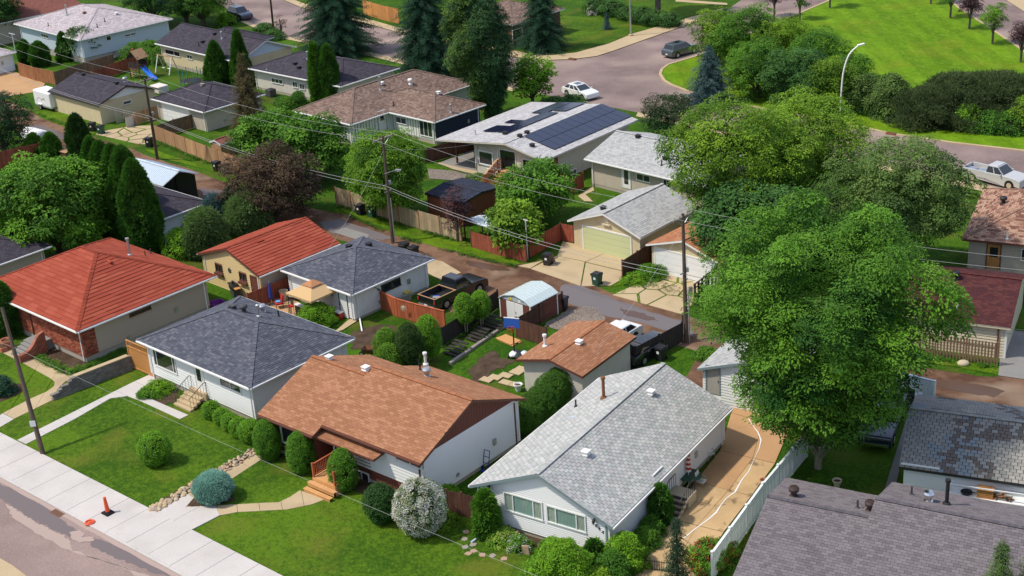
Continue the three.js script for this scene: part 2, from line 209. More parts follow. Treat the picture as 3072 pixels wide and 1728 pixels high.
function makeRoof(b, root, o, single) {
  const F = roofFaces(o), t = o.deck || .16, g = new G();
  for (const f of F) {
    const P = (x, s, d = 0) => { const p = V3(f.o, f.ex, x, f.es, s); p[1] -= d; return p; };
    const q = [P(0, 0), P(f.L, 0), P(f.xb, f.S), P(f.xa, f.S)], r = [P(0, 0, t), P(f.L, 0, t), P(f.xb, f.S, t), P(f.xa, f.S, t)], uv = [[0, 0], [f.L, 0], [f.xb, f.S], [f.xa, f.S]];
    g.quad(...q, uv); g.quad(r[3], r[2], r[1], r[0]); g.quad(r[0], r[1], q[1], q[0]);
    if (f.gable) { g.quad(r[1], r[2], q[2], q[1]); g.quad(r[3], r[0], q[0], q[3]); }
  }
  const deck = mesh('roof', g, o.fascia || M['white trim'], root);
  if (o.shingle) { const s = new G(); for (const f of F) { const P = (x, sv) => V3(f.o, f.ex, x, f.es, sv, f.en, .005); s.quad(P(0, 0), P(f.L, 0), P(f.xb, f.S), P(f.xa, f.S)); } mesh('underlay', s, M['roof underlay'], deck); layShingles(deck, F, o.shingle); }
  else { const s = new G(); for (const f of F) { const P = (x, sv) => V3(f.o, f.ex, x, f.es, sv, f.en, .012); s.quad(P(0, 0), P(f.L, 0), P(f.xb, f.S), P(f.xa, f.S), [[0, 0], [f.L, 0], [f.xb, f.S], [f.xa, f.S]]); } mesh('shingles', s, o.roofMat, deck); }
  // ridge and hip caps
  const rc = new G(), cap = o.capCol || [.2, .2, .2], seen = [];
  const edge = (a, c) => { const k = a.map(v => v.toFixed(1)).join() + c.map(v => v.toFixed(1)).join(); if (seen.includes(k)) return; seen.push(k); const n = Math.max(1, Math.round(Math.hypot(a[0] - c[0], a[1] - c[1], a[2] - c[2]) / .35)); for (let i = 0; i < n; i++) { const A = a.map((v, j) => lerp(v, c[j], i / n)), Bv = a.map((v, j) => lerp(v, c[j], (i + .96) / n)); A[1] += .035; Bv[1] += .022; rc.col(mul(cap, R(.82, 1.15))); rc.bar(A, Bv, o.capW || .26, .03); } };
  for (const f of F) { const tl = V3(f.o, f.ex, f.xa, f.es, f.S), tr = V3(f.o, f.ex, f.xb, f.es, f.S); if (f.xb - f.xa > .05 && (f === F[0] || f === F[1])) edge(tl, tr); if (!f.gable) edge(V3(f.o, f.ex, f.L, f.es, 0), tr); }
  mesh('ridge_cap', rc, M.shingle, deck);
  if (o.gutter) { const gg = new G(); for (const f of F) if (o.gutter === 1 || f === F[0] || f === F[1]) { const out = [-f.es[0], 0, -f.es[2]].map(v => v / Math.hypot(f.es[0], f.es[2]) * .06), a = V3(f.o, f.ex, .02, f.es, 0), c = V3(f.o, f.ex, f.L - .02, f.es, 0); for (const p of [a, c]) { p[0] += out[0]; p[1] -= .075; p[2] += out[2]; } gg.bar(a, c, .1, .1); } mesh('gutter', gg, o.gutterMat || M['white trim'], deck); }
  return deck;
}
function house(name, label, cat, A, o = {}) { const root = thing(name, label, cat, [A[0], A[1]], A[4], o.group); return block(root, A, o, 0, 0); }
function wing(b, A, o) { const r = b.root, t = rad(A[4]), dx = A[0] - r.position.x, dz = A[1] - r.position.z; return block(r, A, o, dx * Math.cos(t) + dz * Math.sin(t), -dx * Math.sin(t) + dz * Math.cos(t)); }
function block(root, A, o, cx, cz) {
  const [, , W, D] = A, h = o.hf ?? A[5]; o = { pitch: .33, ox: .5, oz: .5, rx: 0, rz: 0, ...A[6], ...o, W, D, h, cx, cz };
  const b = { root, o, W, D, h, cx, cz, w: W - 2 * o.ox, d: D - 2 * o.oz, holes: { f: [], r: [], b: [], l: [] }, pitch: o.pitch, roof: o.roof };
  const hw = W / 2, hdp = D / 2, dk = (o.deck || .16) + .02, gz = o.roof === 'gz', gx = o.roof === 'gx', top = o.ridge ?? h + o.pitch * (gx ? hdp : hw), h2 = o.hb ?? h;
  b.ry = (px, pz) => gx ? (pz > o.rz ? lerp(top, h, (pz - o.rz) / (hdp - o.rz)) : lerp(top, h2, (o.rz - pz) / (hdp + o.rz))) : gz ? (px > o.rx ? lerp(top, h, (px - o.rx) / (hw - o.rx)) : lerp(top, h2, (o.rx - px) / (hw + o.rx))) : h + o.pitch * Math.min(hdp - Math.abs(pz), hw - Math.abs(px));
  b.top = (f, s) => b.ry(...(f === 'f' ? [s, b.d / 2] : f === 'r' ? [b.w / 2, -s] : f === 'b' ? [-s, -b.d / 2] : [-b.w / 2, s])) - dk;
  if (!o.noWalls) {
    const g = new G(), y0 = o.base || 0, w2 = b.w / 2, d2 = b.d / 2, f = [[-w2, d2], [w2, d2], [w2, -d2], [-w2, -d2]], fc = ['f', 'r', 'b', 'l'], ap = { f: o.rx, b: -o.rx, r: -o.rz, l: o.rz };
    for (let i = 0; i < 4; i++) {
      const a = f[i], c = f[(i + 1) % 4], L = i % 2 ? b.d : b.w, k = fc[i], t0 = b.top(k, -L / 2), t1 = b.top(k, L / 2), P = (q, y) => [q[0] + cx, y, q[1] + cz];
      g.quad(P(a, y0), P(c, y0), P(c, t1), P(a, t0));
      if ((gx && 'lr'.includes(k)) || (gz && 'fb'.includes(k))) { const u = ap[k] / L + .5; g.tri(P(a, t0), P(c, t1), P([lerp(a[0], c[0], u), lerp(a[1], c[1], u)], b.top(k, ap[k]))); }
    }
    b.wall = mesh('wall', g, o.wall, root);
    if (y0) mesh('foundation', new G().box(cx, y0 / 2 - .02, cz, b.w - .04, y0 + .04, b.d - .04), o.baseMat || M.foundation, root);
  }
  b.deck = makeRoof(b, root, o);
  if (o.gutter && !o.noWalls) { const m = o.gutterMat || M['white trim'], w2 = b.w / 2, d2 = b.d / 2, g = new G(); for (const [x, z] of [[w2 - .22, d2 + .055], [w2 + .055, -d2 + .3], [-w2 + .22, d2 + .055]]) g.box(cx + x, h / 2 + .02, cz + z, .08, h - .2, .08); mesh('downspout', g, m, root); mesh('wall_vent', new G().box(cx + w2 + .05, .75, cz + d2 * .35, .12, .2, .22).box(cx + w2 + .06, 1.35, cz - d2 * .45, .14, .4, .28), M.galvanised, root); }
  return b;
}
function place(ob, b, face, s, y, off = 0) { // s runs along the wall, to the right as seen from outside
  const w2 = b.w / 2 + off, d2 = b.d / 2 + off; const pp = (face === 'f' ? [s, y, d2] : face === 'r' ? [w2, y, -s] : face === 'b' ? [-s, y, -d2] : [-w2, y, s]); ob.position.set(pp[0] + b.cx, pp[1], pp[2] + b.cz); ob.rotation.y = { f: 0, r: Math.PI / 2, b: Math.PI, l: -Math.PI / 2 }[face]; return ob;
}
function win(b, face, s, y, w, h, o = {}) {
  b.holes[face].push([s - w / 2 - .02, s + w / 2 + .02, y - .02, y + h + .02]);
  const fw = o.fw || .07, g = new G(), mu = o.mull || []; g.box(0, h / 2 + h / 2 - fw / 2, .045, w, fw, .09).box(0, fw / 2, .05, w + .06, fw, .1);
  g.box(-w / 2 + fw / 2, h / 2, .043, fw, h - 2 * fw, .086).box(w / 2 - fw / 2, h / 2, .043, fw, h - 2 * fw, .086);
  for (const m of mu) g.box((m - .5) * w, h / 2, .038, fw * .8, h - 2 * fw, .076);
  const fr = place(mesh('window', g, o.m || M['white trim'], b.root), b, face, s, y, .002), e = [0, ...mu, 1];
  for (let i = 0; i + 1 < e.length; i++) {
    const a = (e[i] - .5) * w + (i ? fw * .4 : fw), c = (e[i + 1] - .5) * w - (i + 2 < e.length ? fw * .4 : fw);
    brickOf('pane', fr, o.curtain ? M['window pane'] : M.glass, (a + c) / 2, h / 2, o.curtain ? .05 : .02, c - a, h - 2 * fw, o.curtain ? .006 : .03);
    if (o.curtain) { const cg = new G(), n = Math.round((c - a) / .09); for (let k = 0; k < n; k++) { const p = lerp(a, c, k / n), q = lerp(a, c, (k + 1) / n), m = (p + q) / 2; cg.quad([p, fw, .008], [m, fw, .028], [m, h - fw, .028], [p, h - fw, .008]); cg.quad([m, fw, .028], [q, fw, .008], [q, h - fw, .008], [m, h - fw, .028]); } mesh('curtain', cg, o.curtain[i % o.curtain.length], fr); }
  }
  return fr;
}
function door(b, face, s, y, w, h, m, o = {}) {
  b.holes[face].push([s - w / 2 - .08, s + w / 2 + .08, y - .05, y + h + .08]);
  const g = new G().box(0, h + .04, .035, w + .16, .08, .07).box(-w / 2 - .04, h / 2, .033, .08, h, .066).box(w / 2 + .04, h / 2, .033, .08, h, .066);
  const fr = place(mesh('door', g, o.frame || M['white trim'], b.root), b, face, s, y, .002);
  brickOf('door_leaf', fr, m, 0, h / 2, .02, w, h, .036);
  if (o.glass) { const [gx, gy, gw, gh] = o.glass; brickOf('pane', fr, M.glass, gx, gy, .03, gw, gh, .03); }
  brickOf('handle', fr, M.galvanised, (o.hs || 1) * (w / 2 - .1), 1, .06, .05, .12, .06); return fr;
}
function garageDoor(b, face, s, w, h, m, o = {}) {
  b.holes[face].push([s - w / 2 - .1, s + w / 2 + .1, -.1, h + .1]);
  const g = new G().box(0, h + .06, .03, w + .24, .12, .06).box(-w / 2 - .06, h / 2, .028, .12, h, .056).box(w / 2 + .06, h / 2, .028, .12, h, .056);
  const fr = place(mesh('garage_door', g, o.frame || M['white trim'], b.root), b, face, s, 0, .002), rows = o.rows || 4, cols = o.cols || 4, rh = h / rows;
  for (let r = 0; r < rows; r++) { const p = new G().box(0, 0, 0, w - .01, rh - .015, .03); if (o.plank) for (let k = 1; k < 3; k++) p.box(0, rh * (k / 3 - .5), .016, w - .04, .02, .006); else for (let c = 0; c < cols; c++) p.box((c + .5) / cols * w - w / 2, 0, .018, w / cols - .14, rh - .14, .014); const q = mesh('door_section', p, m, fr); q.position.set(0, (r + .5) * rh, .018); }
  return fr;
}
function siding(b, face, m, e = .2, y0 = b.o.base || 0, x0, x1) { // lap boards, each its own piece, cut round the openings and under the rake
  const L = 'fb'.includes(face) ? b.w : b.d, lo = x0 ?? -L / 2, hi = x1 ?? L / 2, hs = b.holes[face], half = ('fb'.includes(face) ? b.W : b.D) / 2;
  const ap = { f: b.o.rx, b: -b.o.rx, r: -b.o.rz, l: b.o.rz }[face], ymax = b.top(face, clamp(ap, lo, hi)) ; for (let y = y0; y < ymax - .04; y += e) {
    const yt = Math.min(y + e, ymax); let iv = [[lo, hi]];
    const at = s => b.top(face, s); let l = lo, r = hi; while (l < hi && at(l) < yt - .03) l += .05; while (r > lo && at(r) < yt - .03) r -= .05; iv = [[l, r]];
    for (const q of hs) if (q[3] > y + .02 && q[2] < yt - .02) iv = iv.flatMap(([a, c]) => q[0] >= c || q[1] <= a ? [[a, c]] : [[a, q[0]], [q[1], c]]);
    for (const [a, c] of iv) if (c - a > .05) { const p = place(mesh('board', lap, m, b.wall), b, face, (a + c) / 2, y, .001); p.scale.set(c - a, yt - y, 1); }
  }
}
function cornerTrim(b, m = M['white trim'], sides = ['fr', 'fl', 'br', 'bl']) { const g = new G(); for (const s of sides) { const x = (s[1] === 'r' ? 1 : -1) * b.w / 2, z = (s[0] === 'f' ? 1 : -1) * b.d / 2, y0 = b.o.base || 0, y1 = b.top(s[0], (s[1] === 'r' ? 1 : -1) * (s[0] === 'f' ? 1 : -1) * b.w / 2) - .02; g.box(x + b.cx, (y0 + y1) / 2, z + b.cz, .14, y1 - y0, .14); } mesh('corner_trim', g, m, b.root); }
function bandBoards(b, face, m, y0, y1, w = .3, off = .004) { // vertical boards
  const L = 'fb'.includes(face) ? b.w : b.d; for (let s = -L / 2; s < L / 2 - .02; s += w) { const c = Math.min(s + w, L / 2); let t = Math.min(y1, b.top(face, (s + c) / 2) - .02), lo = typeof y0 === 'function' ? y0((s + c) / 2) : y0; if (b.holes[face].some(q => q[0] < c - .02 && q[1] > s + .02 && q[3] > lo && q[2] < t)) { for (const q of b.holes[face]) if (q[0] < c - .02 && q[1] > s + .02) { if (q[2] - lo > .1) { const p = place(mesh('board', unitBox, m, b.wall), b, face, (s + c) / 2, (lo + q[2]) / 2, .012); p.scale.set(c - s - .02, q[2] - lo, .024); } lo = q[3]; } } if (t - lo < .08) continue; const p = place(mesh('board', unitBox, m, b.wall), b, face, (s + c) / 2, (lo + t) / 2, .012); p.scale.set(c - s - .02, t - lo, .024); }
}
function vent(b, kind, x, z, m) {
  const y = b.ry(x, z), g = new G(); x += b.cx; z += b.cz;
  const name = { box: 'roof_vent', pipe: 'vent_pipe', flue: 'flue_pipe', dome: 'roof_ventilator', tall: 'chimney_pipe' }[kind];
  if (kind === 'box') { const q = new G().box(0, .06, 0, .42, .05, .42).box(0, .17, 0, .36, .18, .36).box(0, .275, 0, .46, .04, .46); const o = mesh(name, q, m || M['dark metal'], b.root); o.position.set(x, y, z); return o; }
  if (kind === 'pipe') g.lathe(x, z, [[.14, y - .05], [.13, y + .06], [.055, y + .09], [.055, y + .5], [.035, y + .5], [.035, y + .3]], 9);
  if (kind === 'flue') g.lathe(x, z, [[.2, y - .1], [.18, y + .1], [.09, y + .14], [.09, y + .75], [.15, y + .78], [.15, y + .92], [.02, y + .99]], 10);
  if (kind === 'tall') g.lathe(x, z, [[.24, y - .1], [.2, y + .12], [.1, y + .16], [.1, y + 1.35], [.15, y + 1.36], [.15, y + 1.5], [.02, y + 1.53]], 10);
  if (kind === 'dome') g.lathe(x, z, [[.26, y - .1], [.24, y + .06], [.15, y + .1], [.17, y + .3], [.27, y + .36], [.29, y + .5], [.22, y + .6], [.02, y + .64]], 14);
  return mesh(name, g, m || M.galvanised, b.root);
}
function numerals(str, b, face, spots, size, m) { spots.forEach(([s, y], i) => { const t = new TextGeometry(str[i], { font, size, depth: .03, curveSegments: 4 }); place(mesh('house_numeral', t, m, b.root), b, face, s, y, .03); }); }
const font = await new FontLoader().loadAsync('fonts/droid/droid_sans_bold.typeface.json');

// ---------------------------------------------------------------- fences: posts, rails and panels of boards
function fence(name, label, pts, o) {
  const root = thing(name, label, o.cat || 'fence', [0, 0], 0, o.group), h = o.h || 1.7, bw = o.bw || .15, m = o.m, step = o.post || 2.4;
  for (let i = 0; i + 1 < pts.length; i++) {
    const a = pts[i], c = pts[i + 1], L = len2(sub2(c, a)), n = Math.max(1, Math.round(L / step)), ry = -Math.atan2(c[1] - a[1], c[0] - a[0]), nx = Math.sin(-ry), nz = -Math.cos(-ry), at = (t, off = 0) => [lerp(a[0], c[0], t) + nx * off, lerp(a[1], c[1], t) + nz * off];
    for (let k = 0; k <= n; k++) { if (k === n && i + 2 < pts.length) continue; const p = at(k / n), po = mesh('post', unitBox, o.pm || m, root); po.position.set(p[0], (h + .08) / 2, p[1]); po.scale.set(.11, h + .08, .11); po.rotation.y = ry; if (o.postCap) { const cp = mesh('post_cap', unitBox, o.pm || m, root); cp.position.set(p[0], h + .11, p[1]); cp.scale.set(.16, .06, .16); cp.rotation.y = ry; } }
    for (let k = 0; k < n; k++) {
      const g = new G(), x0 = at((k + .5) / n), pl = L / n - .12, nb = Math.max(2, Math.round(pl / bw)), w = pl / nb, tone = R(.8, 1.15);
      const hh = h * (o.jag ? R(.97, 1.03) : 1);
      for (let q = 0; q < nb; q++) {
        const gap = o.style === 'picket' ? w * .45 : o.style === 'alt' ? w * .25 : o.gap || .006, xx = (q + .5) * w - pl / 2, sz = o.style === 'alt' ? (q % 2 ? .05 : -.05) : .028 * (o.side || 1);
        if (o.single) { const p = at((k + .5) / n + xx / L, 0), bo = mesh('picket', unitBox, m, root); bo.position.set(p[0] - nx * sz, .08 + (hh - .08) / 2 + R(-.015, .015), p[1] - nz * sz); bo.scale.set(w - gap, hh - .08, .02); bo.rotation.y = ry; continue; }
        g.col(mul(W1, tone * R(.82, 1.16))); g.box(xx, .05 + (hh - .05) / 2, sz, w - gap, hh - .05, .02);
      }
      g.col(W1); for (const y of o.rails || [.35, h - .3]) g.box(0, y, 0, pl + .12, .09, .036);
      if (o.cap) g.box(0, h + .02, 0, pl + .12, .035, .14);
      const pn = mesh('fence_panel', g, m, root); pn.position.set(x0[0], 0, x0[1]); pn.rotation.y = ry;
    }
  }
  return root;
}

// ---------------------------------------------------------------- plants
function clump(n, r, size, o = {}) { // a handful of leaves round a twig; flat leaves bent along the midrib
  const g = new G(), flat = o.flat ?? .7;
  for (let i = 0; i < n; i++) {
    const th = R(0, 6.283), ph = Math.acos(R(-.5, 1)), d = [Math.sin(ph) * Math.cos(th), Math.cos(ph) * flat, Math.sin(ph) * Math.sin(th)], p = d.map(v => v * r * Math.pow(rnd(), .45)), s = size * R(.7, 1.3);
    const dir = new THREE.Vector3(d[0] + R(-.5, .5), d[1] * .4 + R(-.5, .2) + (o.up || 0), d[2] + R(-.5, .5)).normalize(), up = new THREE.Vector3(R(-.5, .5), 1, R(-.5, .5)), sd = new THREE.Vector3().crossVectors(dir, up).normalize(), nn = new THREE.Vector3().crossVectors(sd, dir), wd = (o.wide || .55) * s;
    const P = (a, b, c) => [p[0] + dir.x * a + sd.x * b + nn.x * c, p[1] + dir.y * a + sd.y * b + nn.y * c, p[2] + dir.z * a + sd.z * b + nn.z * c];
    g.tri(P(0, 0, 0), P(s * .5, wd * .5, s * .1), P(s, 0, -s * .06)); g.tri(P(0, 0, 0), P(s, 0, -s * .06), P(s * .5, -wd * .5, s * .1));
  }
  return g.geo();
}
mat('roof underlay', [.035, .032, .034], .95);
const leafMat = (n, rough = .75) => mat(n, W1, rough, { side: THREE.DoubleSide, phys: true, specularIntensity: .35, transmission: .36, thickness: 0 });
const LEAF = leafMat('leaf'), NEEDLE = leafMat('needle', .85);
const CL = { broad: [0, 1, 2].map(() => clump(20, .52, .3, { flat: .4 })), fine: [0, 1, 2].map(() => clump(32, .5, .19, { wide: .5, flat: .35 })), elm: [0, 1, 2].map(() => clump(70, .8, .18, { wide: .5, flat: .28 })), bush: [0, 1, 2].map(() => clump(20, .2, .1, { up: .3 })), tiny: [0, 1, 2].map(() => clump(20, .13, .06, { up: .4, wide: .6 })), needle: [0, 1, 2].map(() => clump(26, .36, .24, { flat: .3, wide: .22 })), cedar: [0, 1, 2].map(() => clump(22, .2, .22, { up: 1.3, wide: .3 })), pine: [0, 1, 2].map(() => clump(26, .26, .22, { up: .6, wide: .16 })) };
function instances(name, parent, geos, m, list) { // list of [x,y,z, nx,ny,nz, scale, colour]
  geos.forEach((ge, gi) => {
    const L = list.filter((_, i) => i % geos.length === gi); if (!L.length) return;
    const im = new THREE.InstancedMesh(ge, m, L.length), d = new THREE.Object3D(), c = new THREE.Color(), up = new THREE.Vector3(0, 1, 0), q = new THREE.Quaternion();
    L.forEach((e, i) => { d.position.set(e[0], e[1], e[2]); const n = new THREE.Vector3(e[3], e[4], e[5]).normalize(); d.quaternion.setFromUnitVectors(up, n); q.setFromAxisAngle(up, R(0, 6.283)); d.quaternion.multiply(q); d.scale.setScalar(e[6]); d.updateMatrix(); im.setMatrixAt(i, d.matrix); im.setColorAt(i, c.setRGB(...e[7])); });
    im.name = numbered(name); im.castShadow = im.receiveShadow = true; im.userData.kind = 'stuff'; parent.add(im);
  });
}
// broad-leaved tree: lobes of leaf clumps round limbs
function tree(name, label, pos, o) {
  const root = thing(name, label, o.cat || 'tree', pos, 0, o.group), { h, r } = o, y0 = o.y0 ?? h * .3, ch = h - y0, cy = y0 + ch * .5, lobes = [];
  const nl = o.lobes || 14, sq = o.sq ?? 1;
  for (let i = 0; i < nl; i++) { const t = (i + .5) / nl, a = i * 2.4 + R(-.4, .4), yy = lerp(-.8, .9, t), rr = Math.sqrt(Math.max(0, 1 - yy * yy * sq)); const ex = R(.72, o.ex || 1.12), lr = r * R(.26, .5) * (o.lobeR || 1) * lerp(.8, 1, clamp((yy + .8) * (o.low ? 1 : 9))), lw = o.low ? lerp(o.low, 1, clamp((yy + .85) / (o.lowAt || 1))) : 1; lobes.push([Math.cos(a) * rr * lw * (r - lr * .75) * ex, cy + yy * (ch / 2 - lr * .5), Math.sin(a) * rr * lw * (r - lr * .75) * ex, lr, R(.0, 1)]); }
  lobes.push([0, cy, 0, r * .55, .5], [0, cy + ch * .2, 0, r * .5, .5]);
  const list = [], dens = (o.dens || 1) * (o.cs ? 1 / o.cs / o.cs : 1), c0 = o.c0, c1 = o.c1, cs = o.cs || 1;
  for (const L of lobes) {
    const n = Math.round(L[3] * L[3] * 4 * Math.PI * 2.1 * dens), ky = o.ky || .85;
    for (let k = 0; k < n; k++) {
      const th = R(0, 6.283), cp = R(-1, 1), sp = Math.sqrt(1 - cp * cp), q = L[3] * (.55 + .5 * Math.sqrt(rnd())) * (rnd() < .06 ? 1.15 : 1), nx = sp * Math.cos(th), ny = cp, nz = sp * Math.sin(th), x = L[0] + nx * q, y = L[1] + ny * q * ky, z = L[2] + nz * q;
      if (y < y0 * .8 || rnd() < .15) continue;
      if (lobes.some(E => E !== L && Math.hypot(x - E[0], (y - E[1]) / ky, z - E[2]) < E[3] * .62)) continue;
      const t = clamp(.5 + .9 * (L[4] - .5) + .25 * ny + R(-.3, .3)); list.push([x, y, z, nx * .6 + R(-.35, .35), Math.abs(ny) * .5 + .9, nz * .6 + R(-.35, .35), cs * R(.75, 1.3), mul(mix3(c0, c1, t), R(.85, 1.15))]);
    }
  }
  const tr = new G(), tw = o.trunk || r * .06 + .06, top = o.bare ? h * .8 : y0 + ch * .35; tr.rod([0, -.1, 0], [tw * .3, top * .55, 0], tw, tw * .8, 9).rod([tw * .3, top * .55, 0], [0, top, 0], tw * .8, tw * .5, 9);
  for (const L of lobes.slice(0, o.limbs || 9)) { const b = y0 * R(.6, 1.1); tr.rod([tw * .3 * b / top, b, 0], [L[0] * .55, lerp(b, L[1], .6), L[2] * .55], tw * .45, tw * .25, 6).rod([L[0] * .55, lerp(b, L[1], .6), L[2] * .55], [L[0], L[1], L[2]], tw * .25, tw * .08, 5); }
  mesh('trunk', tr, o.bark || M.bark, root);
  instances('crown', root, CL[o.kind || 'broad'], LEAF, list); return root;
}
function spruce(name, label, pos, o) {
  const root = thing(name, label, 'tree', pos, 0, o.group), { h, r } = o, list = [], tr = new G(), s = o.s || 1; tr.rod([0, -.1, 0], [0, h * .97, 0], r * .06 + .05, .03, 8);
  for (let y = o.y0 ?? h * .05; y < h * .98; y += lerp(.5, .3, y / h) * s * 1.1) {
    const f = 1 - y / h, L0 = r * Math.pow(f, .8), nb = Math.max(4, Math.round(lerp(4, 11, f)));
    for (let k = 0; k < nb; k++) {
      const a = k / nb * 6.283 + y * 5 + R(-.25, .25), L = L0 * R(.72, 1.14) + .15, dr = (o.droop ?? .3) * L, ux = Math.cos(a), uz = Math.sin(a); if (o.gap && rnd() < o.gap) continue;
      if (L > 1 && k % 2) tr.rod([0, y, 0], [ux * L * .8, y - dr * .6, uz * L * .8], .04, .015, 4);
      for (let d = L * .2; d < L; d += .3 * s) { const t = d / L, sp = s * (.62 + .5 * (1 - t)) * R(.85, 1.2), w = (1 - t) * L * .28; for (const sd of w > .3 ? [-1, 0, 1] : [0]) list.push([ux * d - uz * sd * w * R(.6, 1), y - dr * Math.pow(t, 1.2) + (t > .8 ? .12 * L * (t - .8) * 5 * .5 : 0) + R(-.08, .08), uz * d + ux * sd * w * R(.6, 1), ux * .8, 1, uz * .8, sp, mul(mix3(o.c0, o.c1, clamp(t * .8 + R(-.25, .35))), R(.8, 1.2))]); }
    }
  }
  mesh('trunk', tr, M.bark, root); instances('crown', root, CL.needle, NEEDLE, list); return root;
}
// clipped or naturally dense shrubs and cedars: prof(t) gives the radius from foot (0) to tip (1)
const PROF = { column: t => Math.pow(Math.sin(Math.PI * Math.min(1, .12 + t * .88)), .55) * (1 - .25 * t), egg: t => Math.sqrt(Math.max(0, 1 - Math.pow((t - .42) / (t < .42 ? .52 : .58), 2))), ball: t => Math.sqrt(Math.max(0.02, 1 - Math.pow(2 * t - 1, 2))), cone: t => Math.pow(1 - t, .65) * (t < .1 ? .8 + 2 * t : 1), mound: t => Math.sqrt(Math.max(0, 1 - t * t)) };
function shrub(name, label, pos, o) {
  const root = thing(name, label, o.cat || 'shrub', pos, 0, o.group), { h, r } = o, y0 = o.y0 || 0, pr = PROF[o.prof || 'ball'], list = [], k0 = o.cs || 1, n = Math.round(2 * Math.PI * r * (h - y0) * 14 * (o.dens || 1) / (k0 * k0)), lump = o.lump ?? .12, ph = R(0, 9);
  for (let i = 0; i < n; i++) {
    const t = rnd(), a = R(0, 6.283), lm = 1 + lump * (Math.sin(a * 3 + t * 7 + ph) * .5 + Math.sin(a * 5 - t * 11 + ph) * .5) + R(-.07, .05), q = r * pr(t) * lm * (rnd() < .25 ? R(.6, .95) : 1), dr = (pr(Math.min(1, t + .04)) - pr(Math.max(0, t - .04))) / .08 * r / (h - y0);
    const nx = Math.cos(a), nz = Math.sin(a), ny = clamp(-dr, -1.5, 3), u = clamp(.5 + R(-.5, .5) + .2 * ny);
    list.push([nx * q, y0 + t * (h - y0), nz * q, nx, ny + (o.up ?? .6), nz, k0 * R(.75, 1.25), mul(o.cols ? pick(o.cols) : mix3(o.c0, o.c1, u), R(.85, 1.15))]);
  }
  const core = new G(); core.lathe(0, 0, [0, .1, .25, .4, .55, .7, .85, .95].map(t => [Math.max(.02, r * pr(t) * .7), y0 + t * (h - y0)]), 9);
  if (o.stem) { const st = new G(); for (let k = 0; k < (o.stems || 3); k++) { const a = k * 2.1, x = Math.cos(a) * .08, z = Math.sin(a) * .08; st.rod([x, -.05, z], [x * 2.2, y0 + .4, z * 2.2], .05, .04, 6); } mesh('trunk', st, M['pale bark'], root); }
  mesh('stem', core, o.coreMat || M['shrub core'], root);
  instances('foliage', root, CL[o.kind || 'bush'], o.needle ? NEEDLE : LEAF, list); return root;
}
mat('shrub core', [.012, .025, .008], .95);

// ---------------------------------------------------------------- ground, streets, walks
{ // one sheet to the horizon, with a hollow nowhere: everything lies on it
  const g = new G(), N = 12, S = 900; for (let i = 0; i < N; i++) for (let j = 0; j < N; j++) { const x0 = -S + 2 * S * i / N, x1 = -S + 2 * S * (i + 1) / N, z0 = -S - 100 + 2 * S * j / N, z1 = -S - 100 + 2 * S * (j + 1) / N; g.quad([x0, 0, z1], [x1, 0, z1], [x1, 0, z0], [x0, 0, z0]); }
  struct('ground', g, M['yard grass']);
}
const flat = (name, pts, y, m, parent) => struct(name, new G().poly(pts, y), m, parent);
const A0 = [-35.12,-85.48], A1 = [-13.86,-66.48], uS = (() => { const d = sub2(A1, A0), L = len2(d); return [d[0] / L, d[1] / L]; })(), nS = [uS[1], -uS[0]]; // along the front sidewalk, and away from the street
const fr = (u, n) => [A0[0] + uS[0] * u + nS[0] * n, A0[1] + uS[1] * u + nS[1] * n];
const wS = (() => { const p = sub2([-26.37,-73.49], A0); return -(p[0] * nS[0] + p[1] * nS[1]); })();
flat('front_lawn', [fr(-30, 0), fr(60, 0), fr(60, 12), fr(-30, 13)], .03, M['lawn grass']);
{
  const sw = thing('sidewalk', 'x', 'sidewalk', [0, 0]); sw.userData = { kind: 'structure' };
  for (let u = -26; u < 44; u += 2.03) struct('slab', new G().slab([fr(u + .01, -.005), fr(u + 2.01, -.005), fr(u + 2.01, -wS), fr(u + .01, -wS)], 0, .1 + R(0, .008)), M['new concrete'], sw);
  const kerb = thing('kerb', 'x', 'kerb', [0, 0]); kerb.userData = { kind: 'structure' };
  for (let u = -26; u < 44; u += 3.05) struct('kerb_stone', new G().slab([fr(u + .01, -wS - .01), fr(u + 3.04, -wS - .01), fr(u + 3.04, -wS - .19), fr(u + .01, -wS - .19)], 0, .11), M['new concrete'], kerb);
  const gut = []; for (let u = -26; u < 44; u += .7) gut.push(fr(u, -wS - .2)); for (let u = 44; u > -26; u -= .7) gut.push(fr(u, -wS - .5 + .03 * Math.sin(u * 2)));
  flat('gutter_strip', gut, .022, M['sandy dirt']);
}
flat('street', [fr(-40, -wS - .2), fr(70, -wS - .2), fr(70, -40), fr(-40, -40)], .012, M['street asphalt']);
function ragged(pts, amp, n = 6) { const o = []; pts.forEach((p, i) => { const q = pts[(i + 1) % pts.length]; for (let k = 0; k < n; k++) o.push([lerp(p[0], q[0], k / n) + R(-amp, amp), lerp(p[1], q[1], k / n) + R(-amp, amp)]); }); return o; }
flat('wet_street_strip', ragged([[-33.06,-78.68],[-31.12,-77.2],[-28.62,-74.78],[-26.38,-72.12],[-26.83,-71.88],[-27.94,-72.69],[-29.04,-73.6],[-30.04,-74.42],[-31.13,-75.54],[-32.1,-76.48],[-33.58,-77.93]], .09, 7), .02, M['wet asphalt']);
flat('wet_street_patch', ragged([[-25.31,-71.57],[-23.98,-70.87],[-22.37,-69.3],[-20.03,-67.19],[-20.74,-67.42],[-22.56,-68.61],[-24.19,-69.79],[-25.38,-70.75],[-25.57,-71.31]], .09, 6), .02, M['wet asphalt']);
